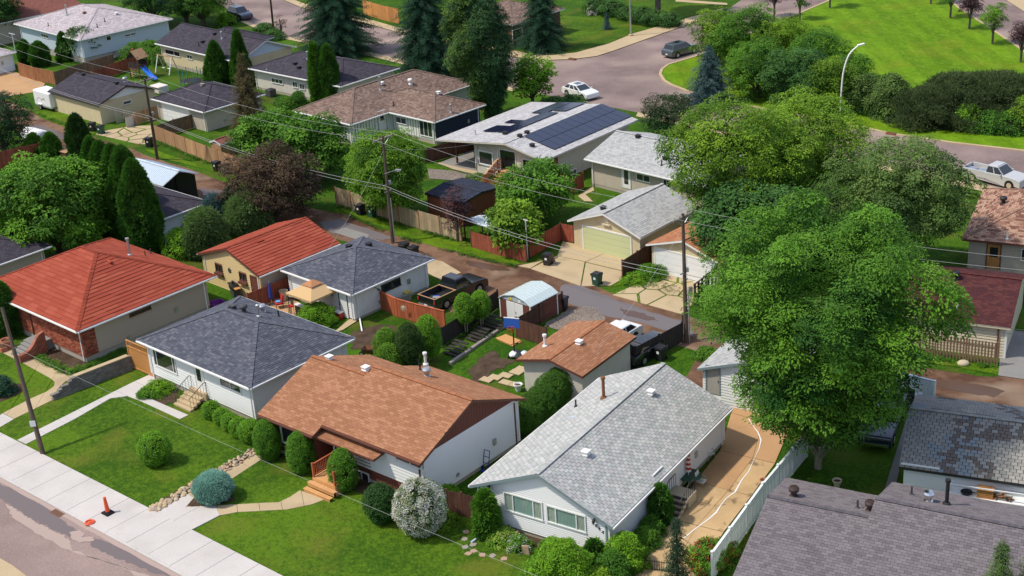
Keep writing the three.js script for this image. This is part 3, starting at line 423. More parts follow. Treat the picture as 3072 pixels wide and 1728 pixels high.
flat('dry_silt_strip', ragged([[-31.94,-76.19],[-30.95,-75.34],[-29.88,-74.23],[-28.89,-73.41],[-27.84,-72.51],[-26.86,-71.71],[-26.57,-70.68],[-25.73,-70.01],[-23.21,-68.49],[-20.8,-67.16],[-21.08,-66.89],[-23.97,-68.85],[-26.11,-70.14],[-28.74,-72.19],[-31.08,-74.55]], .12, 6), .016, M['sandy dirt']);
flat('silt_mound', ragged([[-27.04,-72.41],[-26.49,-72.55],[-26.01,-72.07],[-26.18,-71.8],[-25.43,-71.71],[-25.38,-71.28],[-26.15,-71.21],[-26.72,-71.61]], .05, 5), .03, M['sandy dirt']);
flat('median', [[-31.68,-71.09],[-30.59,-67.6],[-26.92,-66.43],[-28.48,-68.16],[-29.51,-69.22]], .09, M['old concrete']);

// front walks
function clip(poly, a, n) { const o = []; for (let i = 0; i < poly.length; i++) { const p = poly[i], q = poly[(i + 1) % poly.length], dp = (p[0] - a[0]) * n[0] + (p[1] - a[1]) * n[1], dq = (q[0] - a[0]) * n[0] + (q[1] - a[1]) * n[1]; if (dp <= 0) o.push(p); if (dp * dq < 0) { const t = dp / (dp - dq); o.push([lerp(p[0], q[0], t), lerp(p[1], q[1], t)]); } } return o; }
const walk = (name, pts, m, y = .06, hd = 0, step = 1.5) => { // poured in bays with joints between
  const w = thing(name, 'x', 'walk', [0, 0]); w.userData = { kind: 'structure' }; const u = [Math.cos(rad(hd)), Math.sin(rad(hd))], ts = pts.map(p => p[0] * u[0] + p[1] * u[1]), t0 = Math.min(...ts), t1 = Math.max(...ts), n = Math.max(1, Math.round((t1 - t0) / step)), st = (t1 - t0) / n;
  for (let k = 0; k < n; k++) { const A = t0 + k * st + .012, B = t0 + (k + 1) * st - .012; let q = clip(pts, [u[0] * B, u[1] * B], u); q = clip(q, [u[0] * A, u[1] * A], [-u[0], -u[1]]); if (q.length > 2) struct('slab', new G().slab(q, 0, y + R(-.006, .006)), m, w); }
};
walk('walkway', [[-35.82,-88.4],[-34.38,-90.44],[-33.53,-91.35],[-33.25,-92.11],[-33.41,-92.82],[-33.9,-93.46],[-36.79,-96.44],[-38.97,-98.54],[-38.53,-99.73],[-37.5,-99.21],[-36.89,-97.94],[-34.7,-95.63],[-32.75,-93.71],[-31.92,-93.64],[-32.64,-92.71],[-32.85,-91.68],[-32.81,-89.85],[-34.76,-87.44]], M['old concrete'], .06, 0, 1.6);
walk('walkway_apron', [[-35.83,-88.34],[-34.77,-87.39],[-35.39,-86.35],[-36.32,-87.26]], M['new concrete']);
walk('walkway', [[-33.62,-84.3],[-32.85,-83.66],[-30.43,-86.78],[-28.63,-89.55],[-27.47,-89.74],[-26.46,-88.94],[-23.03,-85.75],[-22.55,-86.25],[-26.57,-89.85],[-26.85,-90.38],[-25.86,-92.03],[-26.35,-93.18],[-27.68,-91.73]], M['new concrete'], .06, -47, 1.6);
walk('driveway_apron', [[-22.31,-73.82],[-20.72,-75.79],[-20.21,-75.26],[-20.51,-74.26],[-18.76,-74.27],[-18.26,-73.1],[-19.79,-71.61]], M['new concrete'], .08, 42, 1.9);
walk('walkway', [[-18.76,-74.27],[-17.79,-74.24],[-16.25,-74.22],[-14.88,-74.14],[-14.25,-74.69],[-13.74,-75.36],[-12.07,-74.15],[-12.84,-73.66],[-14.29,-73.27],[-16.13,-73.32],[-17.18,-73.36],[-18.26,-73.1]], M['old concrete'], .06, -12, 1.4);
walk('walkway', [[-20.21,-75.26],[-20.72,-75.79],[-17.19,-80.21],[-16.49,-79.76],[-18.16,-77.38],[-18.6,-74.79],[-18.76,-74.27],[-20.51,-74.26]], M['old concrete'], .05, -48, 1.5);
flat('flower_bed', ragged([[-36.72,-97.85],[-32.9,-93.96],[-32.2,-94.05],[-31.48,-95.24],[-31.82,-96.29],[-35.66,-99.28],[-36.79,-98.76]], .06, 4), .05, M.soil);
flat('flower_bed', ragged([[-37.08,-91.92],[-36.81,-92.94],[-35.71,-92.91],[-35.36,-92.11],[-35.44,-91.38],[-36.1,-90.56],[-36.56,-90.21],[-37.09,-90.11],[-37.58,-91.69]], .05, 4), .05, M.soil);
flat('flower_bed', ragged([[-26.68,-90.23],[-26.44,-91.8],[-25.71,-92.13],[-23.88,-90.01],[-23.85,-88.39],[-24.61,-88.03]], .05, 4), .05, M.soil);
flat('flower_bed', ragged([[-20.62,-74.59],[-20.45,-75.02],[-19.06,-76.08],[-17.93,-75.94],[-17.62,-74.66],[-18.65,-74.34],[-19.93,-74.1]], .06, 4), .065, M.soil);
flat('flower_bed', ragged([[-15.6,-79.74],[-13.35,-77.72],[-11.92,-75.64],[-10.03,-74.7],[-9.36,-73.72],[-5.69,-70.24],[-4.54,-70.1],[-4.79,-71.83],[-8.73,-75.23],[-13.02,-79.4]], .08, 4), .05, M.soil);
flat('flower_bed', ragged([[-3.16,-71.62],[-1.56,-69.73],[-0.03,-67.92],[3.15,-65.6],[4.8,-64.66],[6.77,-66.72],[8.22,-69.37],[7.54,-69.45],[4.99,-66.54],[1.62,-69.35],[-2.21,-72.38]], .1, 4), .05, M.soil);
flat('rock_bed', ragged([[-22.88,-74.47],[-22.31,-73.82],[-20.62,-75.91],[-17.19,-80.21],[-17.08,-81.27],[-17.74,-80.54],[-20.54,-77.55]], .04, 4), .045, M.soil);
{ // river stones in the strip beside the walk
  const bed = thing('river_stones', 'strip of rounded tan and pink river stones beside the narrow cream walk', 'stones', [0, 0]); const a = [-22.58,-74.16], b = [-17.13,-80.76], gs = [0, 1, 2].map(() => { const s = new THREE.IcosahedronGeometry(1, 1), p = s.attributes.position; for (let i = 0; i < p.count; i++) { const k = .85 + .3 * hash(Math.round(p.getX(i) * 9), Math.round(p.getZ(i) * 9 + p.getY(i) * 31), 3); p.setXYZ(i, p.getX(i) * k, p.getY(i) * k * .6, p.getZ(i) * k); } s.computeVertexNormals(); return s; }), ms = [M['stone grey'], M['stone tan'], M['stone pink'], M['stone cream'], M['stone tan']];
  const d = sub2(b, a), L = len2(d), n = [-d[1] / L, d[0] / L]; for (let i = 0; i < 290; i++) { const t = Math.pow(rnd(), 1.15), w = R(-.42, .42), o = mesh('stone', pick(gs), pick(ms), bed), s = R(.06, .16) * (1.25 - .5 * t); o.position.set(a[0] + d[0] * t + n[0] * w, .05 + s * .3, a[1] + d[1] * t + n[1] * w); o.scale.setScalar(s); o.rotation.y = R(0, 6); }
}

// driveway of the house with the light grey gable roof: slabs with open joints and a filled crack
{
  const dw = thing('driveway', 'x', 'driveway', [0, 0]); dw.userData = { kind: 'structure' };
  const Lf = [[3.08,-59.29],[5.35,-63.68],[8.23,-69.45],[10.16,-73.36],[12.18,-76.79],[13.66,-81.49],[14.21,-83.18]], Rt = [[5.79,-58.35],[8.34,-62.97],[10.93,-67.77],[13.12,-71.32],[15.19,-74.79],[16.84,-78.67],[17.69,-81.58]], Mi = Lf.map((p, i) => { const t = [.55, .55, .5, .6, .6, .55, .5][i]; return [lerp(p[0], Rt[i][0], t), lerp(p[1], Rt[i][1], t)]; });
  for (let i = 0; i < 6; i++) for (const [P, Q] of [[Lf, Mi], [Mi, Rt]]) { const c = [P[i], Q[i], Q[i + 1], P[i + 1]], m = c.reduce((s, p) => add2(s, p, .25), [0, 0]); struct('slab', new G().slab(c.map(p => { const d = sub2(p, m), L = len2(d); return add2(m, d, 1 - .03 / L); }), 0, .05 + R(0, .012)), i > 3 || (i > 2 && P === Lf) ? M['orange concrete'] : M['worn driveway'], dw); }
  const cf = [[8.63,-67.4],[9.47,-68.31],[10.33,-69.19],[10.83,-69.8],[11.16,-70.44],[11.66,-71.24],[12.28,-71.87],[12.86,-73.05],[13.47,-74.08],[14.01,-75.33],[14.59,-76.71],[14.89,-77.67],[14.9,-78.68],[14.7,-79.64],[14.63,-80.55]], rib = []; cf.forEach((p, i) => rib.push([p[0] + .034 * (i < 8 ? 1.3 : .45) + R(-.03, .03), p[1]])); [...cf].reverse().forEach((p, i) => rib.push([p[0] - .034 * (i > 6 ? 1.3 : .45) + R(-.03, .03), p[1]]));
  struct('crack_filler', new G().slab(rib, .05, .075), M['white paint'], dw);
}
// cracked concrete pads: pieces round seeds, with gaps that weeds fill
function cracked(name, pts, n, m, gap = .05, under = M.soil) {
  const dw = thing(name, 'x', 'driveway', [0, 0]); dw.userData = { kind: 'structure' }; const xs = pts.map(p => p[0]), zs = pts.map(p => p[1]), seeds = []; flat('joint_dirt', pts, .02, under, dw);
  const inside = p => { let c = false; for (let i = 0, j = pts.length - 1; i < pts.length; j = i++) if ((pts[i][1] > p[1]) !== (pts[j][1] > p[1]) && p[0] < (pts[j][0] - pts[i][0]) * (p[1] - pts[i][1]) / (pts[j][1] - pts[i][1]) + pts[i][0]) c = !c; return c; };
  for (let t = 0; seeds.length < n && t < 4000; t++) { const p = [R(Math.min(...xs), Math.max(...xs)), R(Math.min(...zs), Math.max(...zs))]; if (inside(p) && seeds.every(s => len2(sub2(s, p)) > 1.1)) seeds.push(p); }
  seeds.forEach((s, i) => { let q = pts; seeds.forEach((t, j) => { if (i !== j) { const d = sub2(t, s), L = len2(d), u = [d[0] / L, d[1] / L]; q = clip(q, add2(s, u, L / 2 - gap * R(.3, 1.2)), u); } }); if (q.length > 2) struct('slab', new G().slab(q, 0, .045 + R(0, .025)), m, dw); });
}
cracked('driveway', [[7.78,-101.65],[10.07,-103.63],[11.71,-106.05],[15.38,-103.28],[14.9,-102.81],[13.78,-99.36],[12.73,-97.09]], 11, M['old concrete'], .1, M['verge grass']);
cracked('parking_pad', [[-45.77,-156.11],[-44.67,-157.39],[-42.07,-158.34],[-39.99,-158.17],[-38.14,-154.38],[-38.8,-150.71],[-40.05,-151.28]], 13, M['old concrete'], .12, M['verge grass']);
{ const dw = thing('driveway', 'x', 'driveway', [0, 0]); dw.userData = { kind: 'structure' };
  for (const q of [[[1.63,-108.06],[3.89,-110.45],[6.12,-108.73],[5.42,-103.86]], [[3.96,-110.52],[4.61,-113.68],[6.35,-112.25],[8.23,-110.65],[6.23,-108.8]], [[6.25,-108.71],[8.3,-110.64],[9.99,-108.92],[9.25,-108.1],[9.04,-106.35]], [[6.21,-108.55],[9,-106.19],[8.84,-104.65],[7.85,-103.53],[5.51,-103.77]], [[0.61,-108.84],[2.79,-109.67],[1.6,-108.16]]]) struct('slab', new G().slab(q, 0, .05 + R(0, .01)), M['old concrete'], dw); }
flat('garage_pad', [[-7.41,-112.02],[-5.71,-111],[-4.09,-108.21],[-5.7,-106.9],[-7.39,-109.38]], .05, M['old concrete']);
flat('parking_mud', ragged([[-5.7,-106.9],[-3.92,-108.1],[0.07,-104.61],[0.08,-102.78],[-1.55,-102.51],[-3.11,-101.39],[-4.96,-100.19]], .2, 4), .03, M['alley mud']);
flat('garage_pad', [[-15.63,-119.63],[-14.64,-120.64],[-12.27,-118.32],[-12.68,-116.66]], .05, M['grey concrete']);
flat('driveway_dirt', [[-67.32,-188.04],[-64.73,-188.81],[-58.35,-181.12],[-57.93,-177.2],[-61.56,-175.87],[-63.67,-176.21]], .05, M['orange concrete']);
flat('patio', [[-6.4,-137.45],[-3.06,-141.05],[-2.68,-133.92],[-4.86,-135.86]], .06, M['grey concrete']); flat('patio_edge', [[-6.68,-137.38],[-6.4,-137.45],[-4.86,-135.86],[-2.68,-133.92],[-2.68,-132.94],[-5.05,-135.03]], .07, M['old concrete']);
flat('gravel_walk', [[-7.64,-135.82],[-5.04,-134.66],[-2.88,-132.38],[-4.62,-131.55],[-7.36,-132.71]], .05, M.gravel);
flat('walkway', [[6.68,-124.82],[8.29,-127.4],[8.29,-126.05],[7.4,-125.11],[7.94,-123.05],[7.16,-123.31]], .05, M['old concrete']);
flat('patio', [[-24.28,-109.33],[-22.16,-111.09],[-17.45,-104.92],[-15.23,-101.86],[-15.98,-100.12],[-18.31,-101.61],[-20.65,-105.06]], .05, M['orange concrete']);
flat('patio', [[-13.66,-98.1],[-12.53,-100.67],[-11.99,-100],[-13.02,-98.42]], .07, M['old concrete']);
flat('side_drive', [[34.22,-90.01],[34.83,-90.98],[36.91,-89.85],[34.78,-82.64],[31.95,-84.15]], .05, M['grey concrete']);
flat('side_walk', [[20.74,-70.79],[23.33,-76.72],[24.73,-79.93],[25.62,-81.71],[26.12,-81.64],[24.57,-78.9],[22.19,-72.85],[21.33,-70.72]], .05, M['grey concrete']);
flat('worn_soil', ragged([[-3.41,-90.07],[-2.56,-92.17],[-1.66,-93.02],[-1.07,-91.95],[-0.06,-91.41],[-0.3,-90.87],[-1.45,-90.09],[-2.44,-88.7],[-3.13,-88.19]], .2, 5), .03, M.soil);
flat('worn_soil', ragged([[-12.68,-97.1],[-11.31,-99.01],[-9.19,-99.04],[-8.47,-96.44],[-10.12,-94.32],[-11.91,-94.93]], .3, 5), .02, M.soil);
flat('gravel_pad', ragged([[2.17,-97.29],[4.3,-99.2],[5.75,-99.93],[7.08,-97.65],[5.9,-94.19],[4.19,-94.8],[3.08,-95.87]], .2, 4), .03, M.gravel);
flat('dirt_path', ragged([[11.1,-86.4],[13.29,-91.05],[13.74,-90.33],[13.27,-87.28],[11.62,-83.44],[11.39,-84.61]], .15, 4), .03, M['alley mud']);
flat('bare_yard', ragged([[-53.99,-146.23],[-51.46,-139.3],[-50.22,-143.47],[-48.26,-142.41],[-46.72,-138.34],[-48.61,-135.12],[-50.38,-133.16]], .2, 4), .02, M.soil);

// the lane behind the houses
const ribbon = (c, w) => { const l = [], r = []; c.forEach((p, i) => { const a = c[Math.max(0, i - 1)], b = c[Math.min(c.length - 1, i + 1)], d = sub2(b, a), L = len2(d), k = typeof w === 'function' ? w(i) : w; l.push([p[0] + d[1] / L * k / 2, p[1] - d[0] / L * k / 2]); r.unshift([p[0] - d[1] / L * k / 2, p[1] + d[0] / L * k / 2]); }); return [...l, ...r]; };
const smooth = (c, n = 5) => { const k = new THREE.CatmullRomCurve3(c.map(p => new THREE.Vector3(p[0], 0, p[1]))); return k.getPoints(c.length * n).map(p => [p.x, p.z]); };
const laneC = smooth([[-63.06,-172.62],[-56.04,-163.65],[-49.3,-155.84],[-42.66,-148.58],[-36.54,-141.9],[-27.09,-131.77],[-21.36,-126.19],[-15.34,-121.28],[-9.67,-115.63],[-4.43,-110.43],[0.45,-106.75],[4.96,-101.74],[9.17,-97.53],[12.85,-93.91],[16.87,-90.5],[21.67,-86.94],[26.24,-83.89],[30.43,-82.14],[34.08,-80.77]]);
flat('lane', ribbon(laneC, i => 4.6 + .3 * Math.sin(i * .9) + .2 * Math.sin(i * 2.3)), .015, M['alley mud']);
flat('lane_asphalt', ragged([[4.19,-104.47],[5.72,-103.65],[7.73,-101.12],[10.43,-98.05],[12.93,-95.5],[12.92,-93.43],[11.45,-94.34],[9.04,-96.33],[6.24,-98.37],[4.26,-100.55],[3.43,-102.22]], .15, 5), .025, M['alley asphalt']);
flat('lane_asphalt', ragged([[-17.26,-122.46],[-15.49,-122.95],[-11.98,-119.44],[-10.09,-117.14],[-11.12,-116.85],[-13.68,-118.29],[-15.92,-119.68]], .15, 5), .025, M['alley asphalt']);
for (const p of [[[-55.39,-161.41],[-53.7,-161.97],[-50.34,-158.06],[-48.58,-155.68],[-49.48,-154.84],[-52.97,-157.74]], [[-3.77,-110.84],[-2.11,-110.02],[-0.47,-108.86],[-0,-107.93],[-1.47,-108.35],[-3.43,-109.73]], [[-10.37,-115.76],[-7.53,-113.67],[-6.13,-111.79],[-7.46,-111.58],[-9.58,-113.76]], [[-30.33,-134.77],[-27.72,-133.3],[-25.75,-130.59],[-27.25,-130.32],[-29.54,-132.49]], [[27.93,-84.22],[30.03,-83.33],[31.67,-81.96],[30.65,-81.27],[28.44,-82.42],[27.43,-83.42]], [[8.13,-99.17],[9.8,-97.79],[10.82,-96.33],[9.67,-96.66],[8.3,-97.89]]]) flat('puddle', ragged(p, .12, 5), .03, M['puddle mud']);
for (const p of [[[-38.78,-149],[-36.34,-145.43],[-32.92,-142.44],[-28.57,-138.57],[-26.42,-136.39],[-26.86,-137.97],[-30.23,-141.22],[-32.66,-143.3],[-37.17,-148.09]], [[-15.77,-126.18],[-14.48,-124.01],[-9.88,-117.78],[-6.18,-114.35],[-2.76,-111.37],[0.19,-109.09],[0.92,-109.31],[-0.68,-111.53],[-3.2,-114.73],[-9.54,-120.49],[-15.45,-126.89]], [[-55.73,-167.23],[-55.01,-168.42],[-50.95,-165.76],[-45.95,-159.71],[-45.97,-155.1],[-50.46,-160.27],[-54.42,-164.58]], [[7.74,-103.31],[10.14,-103.7],[11.63,-105.65],[12.94,-105.84],[12.04,-107.69],[8.99,-104.87]], [[25.73,-87.87],[27.63,-86.84],[30.41,-85.33],[32.04,-84.2],[32.43,-85.33],[27.43,-88.05],[26.19,-88.55]]]) flat('verge', ragged(p, .12, 4), .035, M['verge grass']);

// the street beyond, its junction, and the park
flat('back_street', [[-53.44,-250.71],[-38.14,-213.27],[-31.25,-201.23],[-16.3,-185.78],[-12.56,-181.17],[-2.54,-168.76],[1.67,-163.73],[5.73,-159.62],[10.8,-154.75],[15.02,-150.43],[25.76,-138.98],[35.23,-128.59],[41,-122.74],[47.16,-115.83],[51.44,-127.29],[49.69,-129.14],[44.12,-132.89],[39.12,-137.05],[36.76,-139.93],[27.68,-149.42],[21.48,-157.4],[20.02,-160.5],[19.41,-162.6],[19.3,-165.52],[19.75,-167.63],[20.77,-169.64],[24.44,-172.57],[39.63,-189.74],[47.35,-198.75],[56.03,-208.49],[41.22,-213.5],[31.59,-195.4],[18.99,-182.44],[14.98,-178.23],[12.57,-176],[9.46,-175.23],[6.39,-175.66],[2.07,-178.45],[-3.52,-184.62],[-13.86,-197.16],[-18.16,-203.36],[-29.04,-217.37],[-38.87,-235.62]], .012, M.asphalt);
flat('sidewalk_far', [[31.59,-195.4],[18.99,-182.44],[14.98,-178.23],[12.57,-176],[9.46,-175.23],[6.39,-175.66],[2.07,-178.45],[-3.52,-184.62],[-13.86,-197.16],[-18.16,-203.36],[-29.04,-217.37],[-38.87,-235.62],[-38.03,-236.63],[-29.43,-220.92],[-18.37,-206.5],[-14,-200.13],[-3.52,-188.6],[2.57,-181.65],[3.64,-180.09],[7.01,-177.93],[10.18,-178.5],[14.72,-182.12],[18.34,-186.65],[32.03,-198.07]], .09, M['old concrete']);
flat('sidewalk_near', [[-38.14,-213.27],[-31.25,-201.23],[-16.3,-185.78],[-12.56,-181.17],[-2.54,-168.76],[1.67,-163.73],[1.63,-162.18],[-2.54,-167.12],[-12.47,-179.1],[-16.16,-183.61],[-30.96,-198.98],[-38.64,-212.62]], .06, M['old concrete']);
flat('sidewalk_near', [[15.02,-150.43],[25.76,-138.98],[35.23,-128.59],[41,-122.74],[47.16,-115.83],[46.56,-114.23],[40.48,-121.08],[34.79,-126.9],[25.48,-137.43],[14.65,-148.99]], .06, M['old concrete']);
flat('park_lawn', [[39.63,-189.74],[47.35,-198.75],[56.03,-208.49],[63.47,-205.98],[62.25,-188.91],[62.44,-178.71],[62.49,-168.27],[62.29,-147.22],[53.43,-124.72],[49.69,-129.14],[44.12,-132.89],[39.12,-137.05],[36.76,-139.93],[27.68,-149.42],[21.48,-157.4],[20.02,-160.5],[19.41,-162.6],[19.3,-165.52],[19.75,-167.63],[20.77,-169.64],[24.44,-172.57]], .05, M['park grass']);
{ const e = [[53.35,-124.5],[49.69,-129.14],[44.12,-132.89],[39.12,-137.05],[36.76,-139.93],[27.68,-149.42],[21.48,-157.4],[20.02,-160.5],[19.41,-162.6],[19.3,-165.52],[19.75,-167.63],[20.77,-169.64],[24.44,-172.57],[39.63,-189.74],[47.35,-198.75],[56.03,-208.49]]; struct('park_kerb', new G().slab(ribbon(e, .35), 0, .11), M['old concrete']); }
flat('park_street', [[62.25,-188.91],[62.44,-178.71],[62.49,-168.27],[62.29,-147.22],[67.21,-150.86],[69.51,-184.7],[69.61,-191.65],[70.22,-203.7],[63.47,-205.98]], .012, M.asphalt);
{ const e = [[63.47,-205.98],[62.25,-188.91],[62.44,-178.71],[62.49,-168.27],[62.29,-147.22]]; struct('park_kerb', new G().slab(ribbon(e, .3), 0, .11), M['old concrete']); }
flat('sidewalk_far', [[69.61,-191.65],[69.51,-184.7],[67.21,-150.86],[70.09,-153.52],[71.67,-187.21],[71.79,-193.55]], .05, M['old concrete']);
flat('corner_lawn', [[-5.47,-227.67],[10.51,-199.82],[13.71,-197.58],[35.33,-213.98],[32.15,-198.81],[18.39,-187.09],[14.76,-182.55],[10.21,-178.91],[7.03,-178.33],[3.66,-180.51],[2.58,-182.07],[-3.52,-189.05],[-13.68,-200.53]], .03, M['lawn grass']);
flat('side_path', [[26.49,-205.96],[33.2,-201.12],[32.99,-199.86],[26.28,-204.39]], .05, M['old concrete']);

// ---------------------------------------------------------------- the houses and garages
const ST = {
  orange: shingleStyle('shingle', [[.32, .15, .082], [.35, .168, .095], [.285, .13, .07], [.375, .185, .105], [.305, .14, .08]], .42, .17, .02, { id: 'a' }),
  pale: shingleStyle('shingle', [[.4, .4, .39], [.45, .45, .44], [.345, .355, .345], [.42, .405, .415], [.375, .395, .38], [.48, .48, .465]], .38, .2, .02, { id: 'b', gap: .03 }),
  slate: shingleStyle('shingle', [[.08, .086, .112], [.098, .104, .13], [.125, .13, .155], [.088, .094, .119], [.07, .076, .1]], .32, .17, .02, { id: 'c' }),
  mauve: shingleStyle('shingle', [[.155, .136, .148], [.175, .155, .166], [.165, .146, .157], [.135, .118, .13], [.185, .165, .176]], .36, .18, .022, { id: 'd' }),
  worn: shingleStyle('shingle', [[.285, .275, .255], [.315, .3, .275], [.255, .245, .23], [.3, .285, .26], [.16, .135, .12], [.235, .265, .285]], .36, .22, .026, { id: 'e', gap: .035 }),
  red: shingleStyle('roof_tile', [[.3, .061, .036], [.315, .067, .04], [.285, .057, .034], [.335, .077, .046]], 1.1, .37, .05, { id: 'f', base: M['metal tile'], gap: .008 }),
};
ST.worn.pick = (f, x, s) => { const n = fbm(x / 16 + .13, s / 16 + .4, 6, 3, 7), m = fbm(x / 16, s / 16, 5, 3, 17); return n > .63 && rnd() < .55 ? 4 : m > .56 && rnd() < .7 ? 5 : Math.floor(rnd() * 4); };
function brickWall(b, face, x0, x1, y0, y1) { // courses of brick, proud of the mortar
  const g = new G(), ry = { f: 0, r: Math.PI / 2 }[face]; let row = 0;
  for (let y = y0; y < y1 - .04; y += .1, row++) for (let x = x0 - (row % 2) * .15; x < x1 - .02; x += .3) { const a = Math.max(x, x0), c = Math.min(x + .285, x1); if (c - a < .03) continue; g.col(mul(pick([[.3, .085, .05], [.36, .11, .06], [.25, .065, .042], [.4, .14, .085], [.22, .06, .045]]), R(.85, 1.1))); g.box((a + c) / 2, y + .043, .02, c - a, .086, .04); }
  const o = stuff(mesh('brick_course', g, M['brick course'], b.wall)); place(o, b, face, 0, 0, .002); o.rotation.y = ry; return o;
}

// 1: red metal-tiled hip roof, brick front
{
  const b = house('red_roof_house', 'brick-fronted bungalow with a red metal tile hip roof at the left', 'house', [-32.77,-104.38,14.7,12.5,43.5,3,{roof:'hip',pitch:0.43,ox:0.6,oz:0.6}], { wall: M['tan siding'], base: .5, shingle: ST.red, capCol: [.22, .045, .026], capW: .3, gutter: 1 });
  win(b, 'r', -0.55,2.17,1.92,0.3, { m: M['brown trim'], mull: [.42] });
  siding(b, 'r', M['tan siding'], .24, .5, -b.d / 2 + 1.1); brickWall(b, 'r', -b.d / 2, -b.d / 2 + 1.1, .5, b.top('r', 0));
  b.holes.f.push([-3.4, -2.3, .5, 2.7]); brickWall(b, 'f', -3.2, b.w / 2, .5, b.top('f', 0)); bandBoards(b, 'f', M['maroon board'], .5, 3, .3);
  mesh('downspout', new G().box(-.35, 1.6, b.d / 2 + .08, .09, 3.1, .09), M['brown trim'], b.root);
  vent(b, 'tall', 1.2,-2.74); vent(b, 'pipe', -0.35,-5.58, M['dark metal']); vent(b, 'pipe', 0.91,-4.27, M['rust']);
  { const [x, z] = [2.42,-0.15]; const v = mesh('roof_vent', new G().box(0, .06, 0, .7, .12, .22), ST.red.mats[0], b.root); v.position.set(x, b.ry(x, z) + .02, z); v.rotation.x = Math.atan(.43); }
}
// 2: grey hip roof, white siding
{
  const b = house('grey_hip_house', 'white bungalow with a dark grey shingle hip roof and concrete front steps', 'house', [-19.05,-91.36,12.85,9.25,43.4,3.1,{roof:'hip',pitch:0.4,ox:0.5,oz:0.5}], { wall: M['white siding'], base: .45, shingle: ST.slate, capCol: [.11, .115, .14], gutter: 1 });
  win(b, 'f', -b.w / 2 + 1.95, 1.25, 2.7, 1.35, { mull: [.14, .86] }); win(b, 'f', 3.6, 1.95, 2.3, .65, { mull: [.5] });
  door(b, 'f', .05, .78, .95, 2.05, M['white paint'], { glass: [-.05, 1.3, .5, 1.1] });
  for (const f of 'fr') siding(b, f, M['white siding'], .2); cornerTrim(b);
  vent(b, 'dome', -0.9,-0.95, M['dark metal']); vent(b, 'box', -1.97,-0.8, M['dark metal']); vent(b, 'flue', 0.41,-1.2); vent(b, 'dome', -1.16,-2.73); vent(b, 'pipe', 0.28,-3, M['black']);
  // steps and iron rail
  const st = thing('front_steps', 'cream concrete front steps with black iron railings at the grey hip roof house', 'steps', [-22.31,-88.7], 43.4), g = [];
  brickOf('landing', st, M['old concrete'], .35, .39, -.55, 1.9, .78, 1.5);
  for (let k = 0; k < 4; k++) brickOf('step', st, M['old concrete'], .35, .08 + k * .155, 1.45 - k * .3 + .15 * 0, 1.9, .16, .34);
  const r = new G(); for (const x of [-.52, 1.22]) { r.bar([x, 1.65, -1.2], [x, 1.65, .2], .035).bar([x, 1.65, .2], [x, .95, 1.5], .035).bar([x, .85, -1.2], [x, .85, .2], .02); for (let k = 0; k < 12; k++) { const z = -1.2 + k * .24, yb = z < .2 ? .78 : lerp(.78, .1, (z - .2) / 1.3), yt = z < .2 ? 1.65 : lerp(1.65, .95, (z - .2) / 1.3); r.bar([x, yb, z], [x, yt, z], .018); } } mesh('railing', r, M.black, st);
}
// 3: grey hip garage behind it
{
  const b = house('grey_hip_garage', 'white garage with a dark grey shingle hip roof behind the tan gazebo', 'garage', [-12.16,-105.52,8.55,8.7,44.6,2.5,{roof:'hip',pitch:0.35,ox:0.4,oz:0.4}], { wall: M['white stucco'], base: .2, shingle: ST.slate, capCol: [.11, .115, .14], gutter: 1 });
  win(b, 'f', 0.89,1.64,0.46,0.45, { fw: .05 }); win(b, 'f', 1.43,1.52,0.55,0.55, { fw: .05 });
  win(b, 'r', -0.07,1.31,1.99,0.68, { m: M['dark trim'], mull: [.5], fw: .1 }); door(b, 'f', b.w / 2 - 1.15, .05, .9, 2, M['white paint'], { hs: -1, frame: M['dark trim'] });
  siding(b, 'f', M['white siding'], .18); cornerTrim(b, M['white trim'], ['fr', 'fl']);
  mesh('downspout', new G().box(b.w / 2 + .06, 1.2, b.d / 2 - .35, .09, 2.3, .09).bar([b.w / 2 + .1, .22, b.d / 2 - .35], [b.w / 2 + 1.9, .06, b.d / 2 + 1.0], .1, .08), M['white trim'], b.root);
  mesh('wall_lamp', new G().rod([b.w / 2, 2.1, b.d / 2 - 2.2], [b.w / 2 + .5, 2.05, b.d / 2 - 2.2], .03).box(b.w / 2 + .5, 2, b.d / 2 - 2.2, .16, .12, .16), M['dark metal'], b.root);
  vent(b, 'box', -0.65,0.14, M['black']); vent(b, 'box', -0.19,-1.52, M['black']);
}
